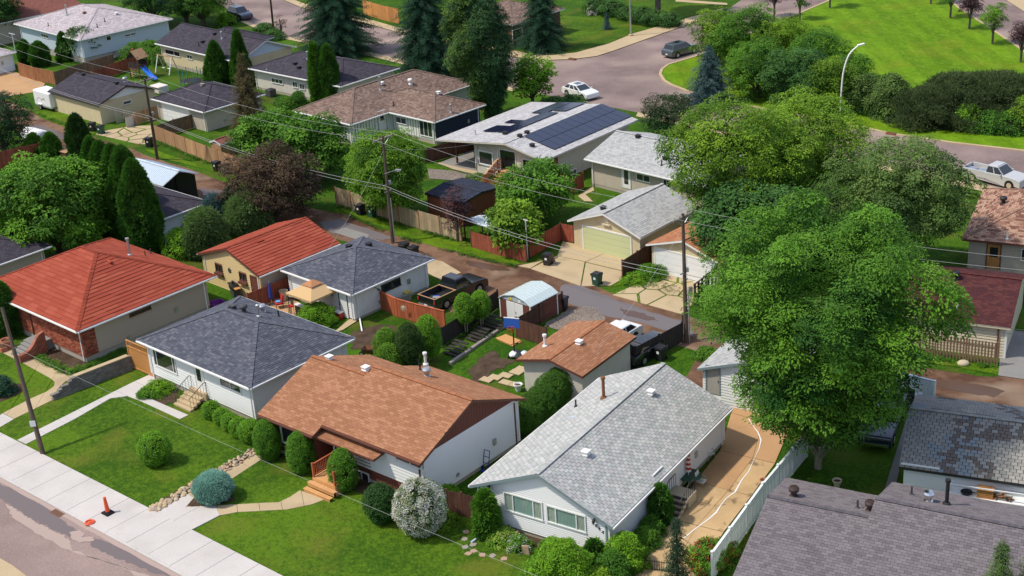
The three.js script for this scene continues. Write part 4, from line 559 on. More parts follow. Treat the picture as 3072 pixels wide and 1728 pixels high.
// 4: red gable garage
{
  const b = house('red_roof_garage', 'yellow sided garage with a red metal tile gable roof and two small windows', 'garage', [-19.87,-110.25,8.3,8.45,44.5,2.5,{roof:'gz',pitch:0.342,ox:0.35,oz:0.3}], { wall: M['yellow siding'], shingle: { ...ST.red, single: 200 }, capCol: [.22, .045, .026], fascia: M['brown trim'], gutter: 2 });
  for (const q of [[-1.67,1.34,1.42,0.76], [1.56,1.33,1.26,0.66]]) { const w = win(b, 'f', q[0], q[1], .95, .75, { m: M['brown trim'], mull: [.5] }); mesh('flower_box', new G().box(0, -.12, .14, 1.05, .2, .22), M['brown trim'], w); }
  door(b, 'f', b.w / 2 - .75, .03, .9, 2, M['maroon board'], { hs: -1, frame: M['brown trim'] });
  siding(b, 'f', M['yellow siding'], .2); siding(b, 'r', M['tan siding'], .2); cornerTrim(b, M['yellow siding'], ['fr', 'fl']);
  const md = mesh('wall_ornament', new G().lathe(0, 0, [[0, .06], [.2, .05], [.24, .02], [.24, 0]], 12), M['dark metal'], b.root); place(md, b, 'f', -0.2,1.86, .02); md.rotation.x = Math.PI / 2; md.rotation.y = 0;
  { const [x, z] = [0.68,1.26]; const v = mesh('roof_vent', new G().box(0, .06, 0, .22, .12, .7), ST.red.mats[2], b.root); v.position.set(x, b.ry(x, z) + .02, z); v.rotation.z = -Math.atan(.34); }
}
// 7: the orange-brown split-level house
{
  const b = house('brown_roof_house', 'split-level house with an orange-brown roof, white siding and a new cedar porch', 'house', [-5.96,-78.54,8.4,9.6,41.3,3.2,{roof:'gx',pitch:0.42,ox:0.35,oz:0.45}], { wall: M['white siding'], base: .3, shingle: ST.orange, capCol: [.34, .14, .07], fascia: M['brown trim'], gutter: 2, gutterMat: M['brown trim'] });
  const l = wing(b, [-11.42,-82.54,5.15,10.05,41.3,2.8,{roof:'gx',pitch:0.4,ox:0.4,oz:0.6}], { wall: M['maroon board'], base: .3, shingle: { ...ST.orange, single: 0 }, capCol: [.34, .14, .07], fascia: M['brown trim'], gutter: 2, gutterMat: M['brown trim'] });
  win(l, 'f', -l.w / 2 + 2.1, .95, 2.2, 1.35, { mull: [.75], fw: .1 }); bandBoards(l, 'f', M['maroon board'], .3, 4, .3); bandBoards(l, 'l', M['maroon board'], .3, 5, .3);
  win(b, 'f', -.9, 2.8, 2.5, .4, { mull: [.5] }); win(b, 'f', 2.9, 2.5, 2.4, .55, { mull: [.5] });
  win(b, 'f', -1.51,-0.11,1.36,0.74, { mull: [.5] }); door(b, 'f', -b.w / 2 + .7, .75, .95, 2, M['maroon board'], { frame: M['brown trim'], glass: [0, 1.4, .3, .5] });
  bandBoards(b, 'f', M['maroon board'], .3, 1.0, .25); bandBoards(b, 'r', M['maroon board'], 3.3, 6, .25);
  siding(b, 'f', M['white siding'], .22, 1.0); { const o = b.top; b.top = (f, s) => f === 'r' ? Math.min(o(f, s), 3.3) : o(f, s); siding(b, 'r', M['white siding'], .22); b.top = o; }
  cornerTrim(b, M['white trim'], ['fr', 'br']);
  // lower porch roof tucked under the upper eave
  const F = roofFaces({ W: 5.4, D: 1.96, h: 2.6, roof: 'gx', pitch: .12, cx: -b.W / 2 + 2.3, cz: b.D / 2 - .43 }).slice(0, 1), g = new G(), P = (x, s, d = 0) => { const p = V3(F[0].o, F[0].ex, x, F[0].es, s); p[1] -= d; return p; }, f0 = F[0];
  g.quad(P(0, 0), P(f0.L, 0), P(f0.L, f0.S), P(0, f0.S)).quad(P(0, f0.S, .13), P(f0.L, f0.S, .13), P(f0.L, 0, .13), P(0, 0, .13)).quad(P(0, 0, .13), P(f0.L, 0, .13), P(f0.L, 0), P(0, 0)).quad(P(f0.L, 0, .13), P(f0.L, f0.S, .13), P(f0.L, f0.S), P(f0.L, 0)).quad(P(0, f0.S, .13), P(0, 0, .13), P(0, 0), P(0, f0.S));
  layShingles(mesh('porch_roof', g, M['brown trim'], b.root), F, { ...ST.orange, single: 30 });
  vent(b, 'dome', -1.52,-2.04, M.galvanised); vent(b, 'pipe', -3.03,-2.97, M.black); vent(b, 'pipe', -4.07,-3.92, M.black); vent(l, 'box', -1.57,-0.58, M['white paint']); vent(b, 'box', -4.45,0.43, M['white paint']); vent(b, 'flue', -4.5,-4.97, M['white paint']);
  // cedar porch
  const pz = [-12.33,-74.86], pr = thing('porch_steps', 'new orange cedar porch with two railings and steps at the brown-roofed house', 'porch', pz, 41.3), D = M['new deck'];
  for (let k = 0; k < 13; k++) brickOf('board', pr, D, 0, .72, -.32 - k * .145, 2.0, .04, .135); brickOf('fascia_board', pr, D, 0, .44, -.24, 2.0, .54, .03);
  for (const s of [-1, 1]) brickOf('fascia_board', pr, D, s * .985, .35, -1.15, .03, .68, 1.8);
  for (const [y, z] of [[.46, .02], [.22, .4]]) { for (const q of [0, .16]) brickOf('step_board', pr, D, 0, y, z - q, 2.35, .04, .15); brickOf('riser', pr, D, 0, y - .13, z + .04, 2.3, .22, .025); }
  const rl = (x, z0, z1) => { const n = Math.round((z0 - z1) / .13); brickOf('rail', pr, M['red stain'], x, 1.62, (z0 + z1) / 2, .09, .05, z0 - z1); brickOf('rail', pr, M['red stain'], x, .86, (z0 + z1) / 2, .05, .06, z0 - z1); for (let k = 1; k < n; k++) brickOf('baluster', pr, M['red stain'], x, 1.24, lerp(z0, z1, k / n), .035, .72, .035); for (const z of [z0, z1]) brickOf('post', pr, M['red stain'], x, 1.2, z, .1, 1.05, .1); };
  rl(-.93, -.3, -2.05); rl(.93, -.3, -1.3);
}
// 8: its garage
{
  const b = house('brown_roof_garage', 'small cream stucco garage with an orange-brown gable roof beside parked cars', 'garage', [4.15,-87.66,5.3,6.9,36.8,2.45,{roof:'gz',pitch:0.24,ox:0.3,oz:0.4}], { wall: M['pale stucco'], shingle: { ...ST.orange, single: 200 }, capCol: [.34, .14, .07], fascia: M['brown trim'] });
  vent(b, 'flue', -1.82,1.18, M['white paint']); vent(b, 'box', 0.42,0.34, M['white paint']);
}
// 9: the light grey gable house with the numerals
{
  const b = house('grey_gable_house', 'white house with a light grey gable roof and two wide front windows', 'house', [4.93,-74.08,9.35,15.1,34.5,2.5,{roof:'gz',pitch:0.44,ox:0.4,oz:0.35}], { wall: M['white siding'], base: .35, shingle: { ...ST.pale, single: 300 }, capCol: [.4, .41, .4], capW: .3, fascia: M['teal trim'], gutter: 2 });
  const C = [M['curtain light'], M.curtain, M['curtain light']]; win(b, 'f', -1.24,1.35,2.61,1.25, { mull: [.24, .76], curtain: C, fw: .08 }); win(b, 'f', 1.58,1.4,2.56,1.14, { mull: [.24, .76], curtain: C, fw: .08 });
  door(b, 'r', -1.6, .7, .95, 2, M['white paint']); siding(b, 'f', M['white siding'], .13); siding(b, 'r', M['white siding'], .3); siding(b, 'l', M['white siding'], .3); cornerTrim(b, M['white trim']);
  numerals('9014', b, 'f', [[3.23,2.12], [3.42,2], [3.62,1.85], [3.83,1.71]], .2, M.black);
  for (const q of [[-3.42,2.68], [3.44,2.49]]) { const w = place(mesh('wall_lamp', new G().box(0, .06, .1, .05, .05, .2).lathe(0, .2, [[.05, -.16], [.1, -.02], [.11, .02], [.03, .1]], 6), M.black, b.root), b, 'f', q[0], q[1]); }
  mesh('downspout', new G().box(b.w / 2 - .12, 1.2, b.d / 2 + .07, .09, 2.4, .09).box(-b.w / 2 + .12, 1.2, b.d / 2 + .07, .09, 2.4, .09), M['teal trim'], b.root);
  vent(b, 'tall', -1.81,-3.05, M.rust); vent(b, 'pipe', -3.54,-2.56, M.black); vent(b, 'box', 0.89,-4.15, M['white paint']); vent(b, 'box', 0.99,3.89, M['white paint']);
  { const [x, z] = [-2.62,-0.66]; mesh('roof_patch', new G().box(x, b.ry(x, z) + .04, z, .3, .03, .25), M['corrugated'], b.root); }
}
// 10: white garage behind it
{
  const b = house('white_gable_garage', 'small white garage with a panelled door and a grey side door under the big elm', 'garage', [16.24,-84.16,6.6,6.4,34,2.45,{roof:'gz',pitch:0.35,ox:0.3,oz:0.3}], { wall: M['white siding'], roofMat: M['light roof'], capCol: [.4, .4, .4], fascia: M['teal trim'] });
  door(b, 'f', -2.26,0.73, .9, 1.95, M['grey stucco'], { frame: M['teal trim'] }); garageDoor(b, 'f', 1.35, 2.6, 2.1, M['white paint'], { cols: 5 }); siding(b, 'f', M['white siding'], .2);
}
// 11: large mauve-grey roof at the lower right
{
  const b = house('mauve_roof_house', 'house showing only its wide mauve grey shingle roof, right of the white vinyl fence', 'house', [14.22,-61.48,5.5,10.2,29,3.6,{roof:'gx',pitch:0.28,ox:0.4,oz:0.5}], { wall: M['white stucco'], rz: -1.85, ridge: 4.3, hf: 2.35, hb: 3.6, shingle: { ...ST.mauve, single: 100 }, capCol: [.11, .1, .115], gutter: 0, noWalls: true });
  const r = wing(b, [22.86,-58.15,13,10.6,29,3.7,{roof:'gx',pitch:0.3,ox:0.4,oz:0.5}], { wall: M['white stucco'], rz: -1.65, ridge: 4.8, hf: 2.7, hb: 3.7, shingle: { ...ST.mauve, single: 100 }, capCol: [.11, .1, .115], noWalls: true });
  mesh('wall', new G().box(-.2, 1.1, -.5, 4.6, 2.2, 7.6).box(8.7, 1.15, -.8, 11.4, 2.3, 7.8), M['white stucco'], b.root);
  const at = (u, x, z, kind, m) => vent(u, kind, x, z, m), hm = M['dark brown metal'];
  vent(b, 'dome', -1.55, -2.6, hm); vent(b, 'dome', 2.45, -2.75, hm); vent(b, 'pipe', 1.8, -2.75, M['dark metal']);
  vent(r, 'dome', -4.1, -3.0, M.chrome); vent(r, 'tall', -3.2, -3.1, M.black); vent(r, 'dome', 1.2, -3.0, M.chrome); vent(r, 'pipe', -5.1, -3.6, M['dark metal']);
}
// 12: weathered garage
{
  const b = house('weathered_roof_garage', 'white garage with a weathered patchy grey roof above an open white shelf', 'garage', [26.89,-70.73,9.5,6.8,24,2.45,{roof:'gx',pitch:0.53,ox:0.25,oz:0.3}], { wall: M['white siding'], rz: -.2, ridge: 4.35, hb: 3.6, shingle: { ...ST.worn, single: 300 }, capCol: [.3, .3, .28], fascia: M['dark trim'] });
  siding(b, 'f', M['white siding'], .2);
  const sh = mesh('shelf', new G().box(1.3, 1.4, b.d / 2 + .42, 6.4, .06, .85).box(-1.85, 1.05, b.d / 2 + .42, .08, 2.1, .08).box(1.3, 2.1, b.d / 2 + .8, 6.4, .06, .06).box(1.3, 1.72, b.d / 2 + .06, 6.4, .08, .06).box(1.3, 2.05, b.d / 2 + .06, 6.4, .08, .06), M['white trim'], b.root);
  mesh('loose_gutter', new G().bar([-b.W / 2 + .1, 2.62, b.D / 2 - .1], [-b.W / 2 + 2.2, 2.62, b.D / 2 - .1], .12, .07), M['white trim'], b.root);
  const wp = (n, l, c, x, y, z) => { const t = rad(24), q = b.root.position; return thing(n, l, c, [q.x + x * Math.cos(t) - z * Math.sin(t), q.z + x * Math.sin(t) + z * Math.cos(t)], 24, undefined, y); };
  const cr = wp('wicker_crate', 'small orange wicker crate on the white shelf of the weathered garage', 'crate', .0, 1.43, b.d / 2 + .45); for (let k = 0; k < 4; k++) { brickOf('slat', cr, M['orange cedar'], 0, .06 + k * .12, .26, .85, .09, .03); brickOf('slat', cr, M['orange cedar'], 0, .06 + k * .12, -.26, .85, .09, .03); for (const s of [-1, 1]) brickOf('slat', cr, M['orange cedar'], s * .42, .06 + k * .12, 0, .03, .09, .5); } brickOf('lid', cr, M['orange cedar'], 0, .5, 0, .9, .05, .58);
  const fw = wp('firewood_pile', 'pile of split firewood on the white shelf beside the wicker crate', 'firewood', 1.0, 1.43, b.d / 2 + .45); for (let k = 0; k < 26; k++) { const q = mesh('log', new G().rod([-.22, 0, 0], [.22, 0, 0], R(.035, .06), R(.035, .055), 6), pick([M['grey wood'], M['weathered fence'], M['bark'], M['cedar fence']]), fw); q.position.set(R(-.4, .4), .05 + R(0, .26) * (1 - Math.abs(k / 13 - 1) * .3), R(-.2, .2)); q.rotation.y = R(-.9, .9); q.rotation.z = R(-.2, .2); }
  const pan = wp('cast_iron_pan', 'black round iron pan at the left end of the white shelf', 'pan', -1.0, 1.43, b.d / 2 + .45); mesh('bowl', new G().lathe(0, 0, [[.0, .03], [.24, .03], [.3, .14], [.33, .14], [.26, 0], [0, 0]], 14), M.black, pan); mesh('handle', new G().bar([.3, .13, 0], [.6, .15, .05], .05, .03), M.black, pan);
  const bk = wp('plastic_bucket', 'white plastic bucket with a yellow label on the white shelf', 'bucket', 3.1, 1.43, b.d / 2 + .4); mesh('body', new G().lathe(0, 0, [[0, 0], [.13, 0], [.16, .36], [.17, .36], [.15, .35], [.12, .03], [0, .03]], 14), M['white plastic'], bk); brickOf('label', bk, M['yellow plastic'], 0, .18, .15, .14, .16, .01);
}
// 13: maroon garage on the right
{
  const b = house('maroon_roof_garage', 'cream sided garage with a dark maroon shingle roof behind the brown picket fence', 'garage', [32.12,-92.22,7.6,9.6,27,2.45,{roof:'gx',pitch:0.33,ox:0.3,oz:0.3}], { wall: M['cream siding'], roofMat: M['maroon roof'], capCol: [.1, .03, .028], fascia: M['cream siding'] });
  siding(b, 'f', M['cream siding'], .22); cornerTrim(b, M['white trim'], ['fr']); mesh('downspout', new G().box(b.w / 2 - .5, 1.2, b.d / 2 + .07, .1, 2.4, .1), M['brown trim'], b.root);
  vent(b, 'dome', -0.59,0.68, M.black); vent(b, 'pipe', 0.08,3.52, M['white paint']);
}
// 14: tan brown shingle house on the right edge
{
  const b = house('tan_roof_house', 'beige stucco house with a mottled tan shingle roof and a wooden back door', 'house', [43.77,-103.92,14,12,26,2.8,{roof:'hip',pitch:0.4,ox:0.5,oz:0.5}], { wall: M['beige stucco'], roofMat: M['tan roof'], capCol: [.3, .18, .13], fascia: M['brown trim'] });
  door(b, 'f', -4.61,0.38, .95, 2.05, M['orange cedar'], { frame: M['brown trim'], glass: [0, 1.4, .6, .8] }); win(b, 'f', -2.21,1.31,0.84,1.01, { mull: [.5] });
  vent(b, 'dome', -4.76,-0.2, M.black); vent(b, 'pipe', -3.73,5.56, M['white paint']);
}
// 15: cream garage with the yellow-green door
{
  const b = house('cream_garage', 'cream stucco garage with a wide pale yellow door and light grey roof', 'garage', [10.68,-112.86,7.6,8.5,42.4,2.45,{roof:'gz',pitch:0.36,ox:0.35,oz:0.4}], { wall: M['cream stucco'], roofMat: M['light roof'], capCol: [.42, .42, .42] });
  const gd = mat('pale yellow paint', [.56, .6, .33], .6); garageDoor(b, 'f', .05, 4.9, 2.1, gd, { rows: 4, plank: true }); vent(b, 'box', -1.25,2.53, M.black);
  mesh('gable_lamp', new G().box(.1, 3.15, b.d / 2 + .04, .5, .5, .08).box(.1, 2.75, b.d / 2 + .1, .8, .1, .15), M['cream siding'], b.root);
}
// 16: twin-door garage with the orange roof
{
  const b = house('orange_roof_garage', 'beige garage with two white doors and a faded orange shingle roof', 'garage', [15.62,-105.69,7.3,6,44.5,2.3,{roof:'gz',pitch:0.31,ox:0.35,oz:0.35}], { wall: M['cream stucco'], roofMat: M['orange roof'], capCol: [.4, .18, .1] });
  garageDoor(b, 'f', -1.6, 2.7, 2.05, M['white paint'], { rows: 4, plank: true }); garageDoor(b, 'f', 1.55, 2.7, 2.05, M['white paint'], { rows: 4, plank: true });
}
// 17: pale grey shingle bungalow beside the solar house
{
  const b = house('pale_roof_house', 'beige stucco bungalow with a pale grey shingle gable roof behind the cream garage', 'house', [15.89,-125.7,14.1,9.5,45.5,2.8,{roof:'gx',pitch:0.305,ox:0.4,oz:0.5}], { wall: M['beige stucco'], base: .3, roofMat: M['light roof'], capCol: [.42, .42, .42], gutter: 2 });
  door(b, 'f', -2.37,0.64, .9, 2, M['white paint'], { glass: [0, 1.1, .5, 1.4] }); win(b, 'f', -0.32,1.7,1.64,0.7, { mull: [.5] }); win(b, 'f', 2.4,1.55,0.83,0.88, { mull: [.5] });
  vent(b, 'box', -4.14,0.32, M.black); vent(b, 'box', 0.18,0.48, M.black); vent(b, 'flue', 1.05,1.26); vent(b, 'pipe', 1.07,3.33, M.black); vent(b, 'box', 0.8,2.45, M.black);
}
// 18: the house with solar panels
{
  const b = house('solar_panel_house', 'low house with a white roof carrying black solar panels and a cedar deck', 'house', [3.57,-137.07,14,15,42,3,{roof:'gz',pitch:0.2,ox:0.7,oz:0.9}], { wall: M['beige stucco'], base: .4, rx: 2.2, ridge: 3.95, hb: 2.9, ox: .6, roofMat: M['solar roof'], capCol: [.44, .44, .44], fascia: M['pale stucco'], noWalls: true });
  const W2 = b.w / 2, D2 = b.d / 2, g = new G(), x0 = -2.6; g.box((x0 + W2) / 2, 1.35, 0, W2 - x0, 2.7, b.d); b.wall = mesh('wall', g, M['pale stucco'], b.root); const gt = new G(); gt.quad([x0, 2.7, D2], [W2, 2.7, D2], [W2, 2.95, D2], [b.o.rx, 3.75, D2]).tri([x0, 2.7, D2], [b.o.rx, 3.75, D2], [x0, 3.1, D2]).quad([W2, 2.7, D2], [W2, 2.7, -D2], [W2, 2.95, -D2], [W2, 2.95, D2]); mesh('gable_wall', gt, M['pale stucco'], b.root);
  win(b, 'f', -1.1, .95, 1.9, 1.45, { fw: .12 }); win(b, 'f', -.6, .15, .9, .5, { fw: .08 }); door(b, 'f', 1.75, .95, 1.9, 1.95, M['car glass'], { frame: M['white trim'] }); win(b, 'f', 4.2, 1.35, 1.2, 1.1); win(b, 'r', -2.5, .1, .9, .5, { mull: [.5] });
  brickOf('cedar_panel', b.root, M['slatted red'], W2 + .01, 1.6, D2 - .95, .06, 2.2, 1.8);
  mesh('meter_box', new G().box(-2.2, 1.3, D2 + .1, .3, .45, .18).rod([-2.1, 1.5, D2 + .06], [-2.1, 2.9, D2 + .06], .03).rod([-2.5, .2, D2 + .06], [-2.4, 1.2, D2 + .06], .04), M.galvanised, b.root); mesh('downspout', new G().box(.55, 1.4, D2 + .07, .1, 2.7, .1), M['white trim'], b.root);
  for (const z of [5.6, 1.5, -2.6]) brickOf('carport_post', b.root, M['brown trim'], -6, 1.4, z, .16, 2.8, .16);
  const panel = (x, z, w, d, on) => { const y = b.ry(x, z) + .12, p = mesh('solar_panel', new G().box(0, 0, 0, w - .03, .04, d - .03), M['solar glass'], b.root); p.position.set(x, y, z); p.rotation.z = Math.atan(on ? -(3.95 - 3) / (7 - 2.2) : (3.95 - 2.9) / 9.2); return p; };
  for (let r = 0; r < 2; r++) for (let k = 0; k < 11; k++) panel(3.42 + r * 1.86, 4.35 - k * 1.13, 1.84, 1.12, true);
  for (const [x, zs] of [[-.85, [3.7, 2.6, 1.5, .4, -.7, -1.8, -2.9]], [-2.65, [3.7, 2.6, .4]], [-.45, [-4.6, -5.7, -6.8]], [-2.3, [-3.5, -4.6, -5.7, -6.8]]]) for (const z of zs) panel(x, z, 1.75, 1.1, false);
  for (const q of [[2.2, 5.2], [2.1, 4.0], [4.3, 5.9], [-.2, 4.6]]) vent(b, 'box', ...q, M.black); vent(b, 'pipe', -3.6, 5.2, M.galvanised);
}
// 19: brown L-shaped house
{
  const o = { wall: M['white siding'], base: .45, roofMat: M['brown roof'], capCol: [.2, .14, .115], gutter: 1 };
  const b = house('brown_hip_house', 'L-shaped house with a brown hip roof, vine-painted white boards and a navy side wall', 'house', [-12.52,-154.07,9.7,18.6,45,2.7,{roof:'hip',pitch:0.42,ox:0.5,oz:0.5}], o);
  const w = wing(b, [-8.41,-149.8,11.9,7.65,45,2.7,{roof:'hip',pitch:0.42,ox:0.5,oz:0.5}], o);
  win(b, 'f', 2.24,1.37,1.87,0.97, { mull: [.5] }); door(b, 'r', -4.59,0.85, .9, 2, M['white paint'], { glass: [0, 1.4, .5, .8] }); win(w, 'f', 0.24,1.46,1.69,0.76, { mull: [.5] }); win(w, 'f', 4.1, .7, 2.0, 1.9, { mull: [.33, .66] });
  // boards with gaps, and painted vines as thin raised strips
  for (const [u, f] of [[b, 'f'], [b, 'r'], [w, 'f']]) { const g = new G(), L = f === 'r' ? b.d : u.w, v = new G(); const s0 = f === 'r' ? -L / 2 : f === 'f' && u === w ? -1.1 : -L / 2, s1 = f === 'r' ? -L / 2 + 5 : L / 2; for (let s = s0; s < s1; s += .4) { if (u.holes[f].some(q => s > q[0] - .03 && s < q[1] + .03)) continue; g.box(s, 1.55, .012, .05, 2.15, .024); if (hash(Math.round(s * 10), 3, u === b ? 1 : 2) > .35) { let x = s, y = .6; for (let k = 0; k < 9; k++) { const nx = x + R(-.09, .12), ny = y + .21; v.bar([x, y, .012], [nx, ny, .012], .045, .01, [0, 0, 1]); if (k % 2) v.bar([nx, ny, .012], [nx + R(-.22, .22), ny + .12, .012], .06, .01, [0, 0, 1]); x = nx; y = ny; } } } place(mesh('batten', g, M['grey wood'], u.wall), u, f, 0, 0, .002); place(mesh('painted_vine', v, M['painted green'] || mat('painted green', [.3, .45, .08], .8), u.wall), u, f, 0, 0, .002); }
  const nv = new G().box(w.cx + w.w / 2 + .012, 1.5, w.cz, .02, 2.3, w.d - .02); mesh('siding_panel', nv, M['navy siding'], b.root);
  vent(w, 'flue', 5.49,0.88, M.galvanised); vent(b, 'tall', 1.46,1.93, M.galvanised); vent(b, 'dome', 1.96,-2.02, M['white paint']); vent(w, 'box', 2.43,-0.34, M['white paint']); vent(w, 'pipe', -1.31,2.88, M.black); vent(b, 'box', 0.73,1.06, M['white paint']);
}
// 20: dark roof house behind the paired cedars
{
  const b = house('charcoal_hip_house', 'grey stucco house with a charcoal hip roof behind a pair of tall cedars', 'house', [-20.95,-168.9,16.9,9.4,43.3,2.7,{roof:'hip',pitch:0.33,ox:0.5,oz:0.5}], { wall: M['pale stucco'], base: .3, roofMat: M['charcoal roof'], capCol: [.055, .05, .062], gutter: 1 });
  win(b, 'f', -3.71,1.26,2.14,0.63, { mull: [.33, .66] }); win(b, 'f', -0.37,1.21,0.94,0.76, { mull: [.5] }); win(b, 'f', 0.91,1.14,0.94,0.76, { mull: [.5] });
  vent(b, 'flue', -1.27,1.13, M.galvanised); vent(b, 'pipe', -5.26,4.35, M.galvanised); vent(b, 'box', -2.07,2.51, M.black); vent(b, 'box', -0.7,3.08, M.black);
}
// 21: charcoal hip garage
{
  const b = house('charcoal_hip_garage', 'beige garage with a charcoal hip roof and white door beside a brown spruce', 'garage', [-33.42,-160.27,10.4,8.5,45,2.45,{roof:'hip',pitch:0.38,ox:0.4,oz:0.4}], { wall: M['beige stucco'], roofMat: M['charcoal roof'], capCol: [.055, .05, .062], gutter: 1 });
  garageDoor(b, 'f', -1.0, 5.4, 2.1, M['white paint'], { rows: 4, cols: 6 }); vent(b, 'box', -5.67,-2.73, M['stone grey']); vent(b, 'box', 0.21,0.63, M['stone grey']);
}
// 22: charcoal gable garage on the lane
{
  const b = house('charcoal_gable_garage', 'long cream garage with a charcoal gable roof beside the white trailer', 'garage', [-47,-166.31,11.3,8.2,45,2.45,{roof:'gx',pitch:0.335,ox:0.35,oz:0.35}], { wall: M['cream stucco'], roofMat: M['charcoal roof'], capCol: [.055, .05, .062], fascia: M['dark trim'] });
  win(b, 'r', -0.15,1.55,1.17,0.47); { const o = b.top; siding(b, 'r', M['white siding'], .25, 2.62); }
  vent(b, 'box', -3.59,0.14, M.black); vent(b, 'box', 3.83,0.18, M.black); vent(b, 'dome', 1.12,-2.52, M.galvanised);
}
// 23: charcoal gable house with the swing set
{
  const b = house('charcoal_gable_house', 'cream house with a charcoal gable roof and pale blue gable end, behind the play tower', 'house', [-35.1,-183.2,18.9,8.9,46,3,{roof:'gx',pitch:0.4,ox:0.4,oz:0.5}], { wall: M['cream stucco'], base: .4, roofMat: M['charcoal roof'], capCol: [.055, .05, .062], gutter: 2 });
  win(b, 'f', -6.24,1.64,3.56,0.73, { mull: [.6] }); win(b, 'f', -2.27,1.68,1.27,0.59, { mull: [.5] }); siding(b, 'r', M['blue grey siding'], .28, 3.1);
  const w = wing(b, [-35.12,-185.87,8.5,9,46,3,{roof:'hip',pitch:0.4,ox:0.5,oz:0.5}], { wall: M['cream stucco'], roofMat: M['charcoal roof'], capCol: [.055, .05, .062] });
  vent(b, 'flue', 1.63,1.26, M.galvanised); vent(b, 'box', -0.58,0.86, M.black); vent(b, 'box', -0.88,2.62, M.black); vent(b, 'pipe', -0.83,3.26, M.black); vent(b, 'pipe', 5.46,5.52, M.black);
}
// 24: pale lilac roof house, blue-grey siding
{
  const b = house('lilac_roof_house', 'blue-grey sided house with a pale lilac shingle hip roof in the upper left', 'house', [-56.54,-201.26,18.9,14.4,47,3.5,{roof:'hip',pitch:0.3,ox:0.5,oz:0.5}], { wall: M['blue grey siding'], base: .9, baseMat: M['grey stucco'], roofMat: M['lilac roof'], capCol: [.4, .35, .37], gutter: 1 });
  win(b, 'r', 0.57,2.39,1.73,0.36, { mull: [.5] }); win(b, 'r', -2.73,2.44,0.75,0.66); win(b, 'r', -2.76,0.01,1.14,0.19, { mull: [.5] }); win(b, 'f', -1.49,2.34,2.16,0.55, { mull: [.33, .66] }); win(b, 'f', 6,2.33,1.75,0.66, { mull: [.5] });
  siding(b, 'r', M['blue grey siding'], .3, .9); vent(b, 'tall', -1.27,2.99, M.galvanised); for (const q of [[-1.34,6], [7.25,3.19], [6.28,1.43]]) vent(b, 'pipe', ...q, M.black); vent(b, 'box', 1.71,1.86, M['rust']); vent(b, 'box', 5.11,-1.1, M['white paint']);
}
// 25, 26 and others at the edges
house('rust_roof_house', 'house with a dull rust red shingle roof at the top left corner', 'house', [-72.22,-214.56,15,16,47,3.2,{roof:'gz',pitch:0.36,ox:0.5,oz:0.5}], { wall: M['beige stucco'], roofMat: M['rust roof'], capCol: [.19, .075, .06] });
{ const b = house('white_door_garage', 'white garage with a grey shingle roof at the left edge beside the orange concrete', 'garage', [-69.08,-189.7,7,7,45,2.45,{roof:'hip',pitch:0.35,ox:0.4,oz:0.4}], { wall: M['white siding'], roofMat: M['lilac roof'], capCol: [.4, .35, .37], gutter: 1 }); garageDoor(b, 'r', .4, 4.6, 2.1, M['white paint'], { rows: 4, cols: 6 }); }
{ const b = house('plum_roof_garage', 'white sided garage with a dark plum shingle hip roof between cedars and round pines', 'garage', [-32.61,-123.61,9,7,43,2.5,{roof:'hip',pitch:0.36,ox:0.4,oz:0.4}], { wall: M['white siding'], roofMat: M['charcoal roof'], capCol: [.055, .05, .062], gutter: 1 }); siding(b, 'r', M['white siding'], .2); }
{ const b = house('plum_roof_house', 'house with a dark plum shingle roof at the left edge behind the leafy tree', 'house', [-46.53,-113.31,11,11,43,2.8,{roof:'hip',pitch:0.36,ox:0.5,oz:0.5}], { wall: M['beige stucco'], roofMat: M['charcoal roof'], capCol: [.055, .05, .062], gutter: 1 }); }
{ // carport with ribbed metal roof
  const b = house('metal_carport', 'open carport with a ribbed pale blue metal gable roof beside the lane', 'carport', [-33.63,-132.71,7.5,4.2,43,2.45,{roof:'gx',pitch:0.42,ox:0.2,oz:0.2}], { noWalls: true, roofMat: M.corrugated, capCol: [.55, .62, .7], deck: .06 });
  const g = new G(); for (const f of roofFaces(b.o)) for (let x = .1; x < f.L; x += .25) { const P = (X, S, n) => V3(f.o, f.ex, X, f.es, S, f.en, n); g.quad(P(x, 0, .014), P(x + .05, 0, .05), P(x + .05, f.S, .05), P(x, f.S, .014)).quad(P(x + .05, 0, .05), P(x + .1, 0, .014), P(x + .1, f.S, .014), P(x + .05, f.S, .05)); } mesh('rib', g, M.corrugated, b.deck);
  for (const x of [-3.3, 0, 3.3]) for (const z of [-1.8, 1.8]) brickOf('post', b.root, M['dark fence'], x, 1.2, z, .14, 2.4, .14); mesh('back_screen', new G().box(0, 1.2, -1.86, 6.8, 2.3, .05).box(-3.4, 1.2, 0, .05, 2.3, 3.6), M['dark trim'], b.root);
}
{ // far house and its yard fence at the top
  const b = house('far_brick_house', 'brown and brick house with white window trim behind tall spruces at the top', 'house', [1.97,-190.34,11,10.6,43,3.2,{roof:'hip',pitch:0.3,ox:0.5,oz:0.5}], { wall: M['brown trim'], base: .6, baseMat: M['foundation'], roofMat: M['brown roof'], capCol: [.2, .14, .11] }); win(b, 'r', -4, .9, 2.0, 1.5, { fw: .12 }); brickWall(b, 'r', -b.d / 2, -1.5, .6, 1.0);
}
{ // red timber shed with the dark tiled roof
  const b = house('red_timber_shed', 'red stained timber shed with a dark tiled roof beside a purple-leaved tree', 'shed', [-3.85,-122.11,4.8,5,43,2.35,{roof:'gx',pitch:0.1,ox:0.15,oz:0.15}], { wall: M['slatted red'], roofMat: M['blue roof'], capCol: [.04, .045, .06], fascia: M['dark trim'] }); bandBoards(b, 'r', M['slatted red'], .05, 3, .22); bandBoards(b, 'f', M['slatted red'], .05, 3, .22);
}
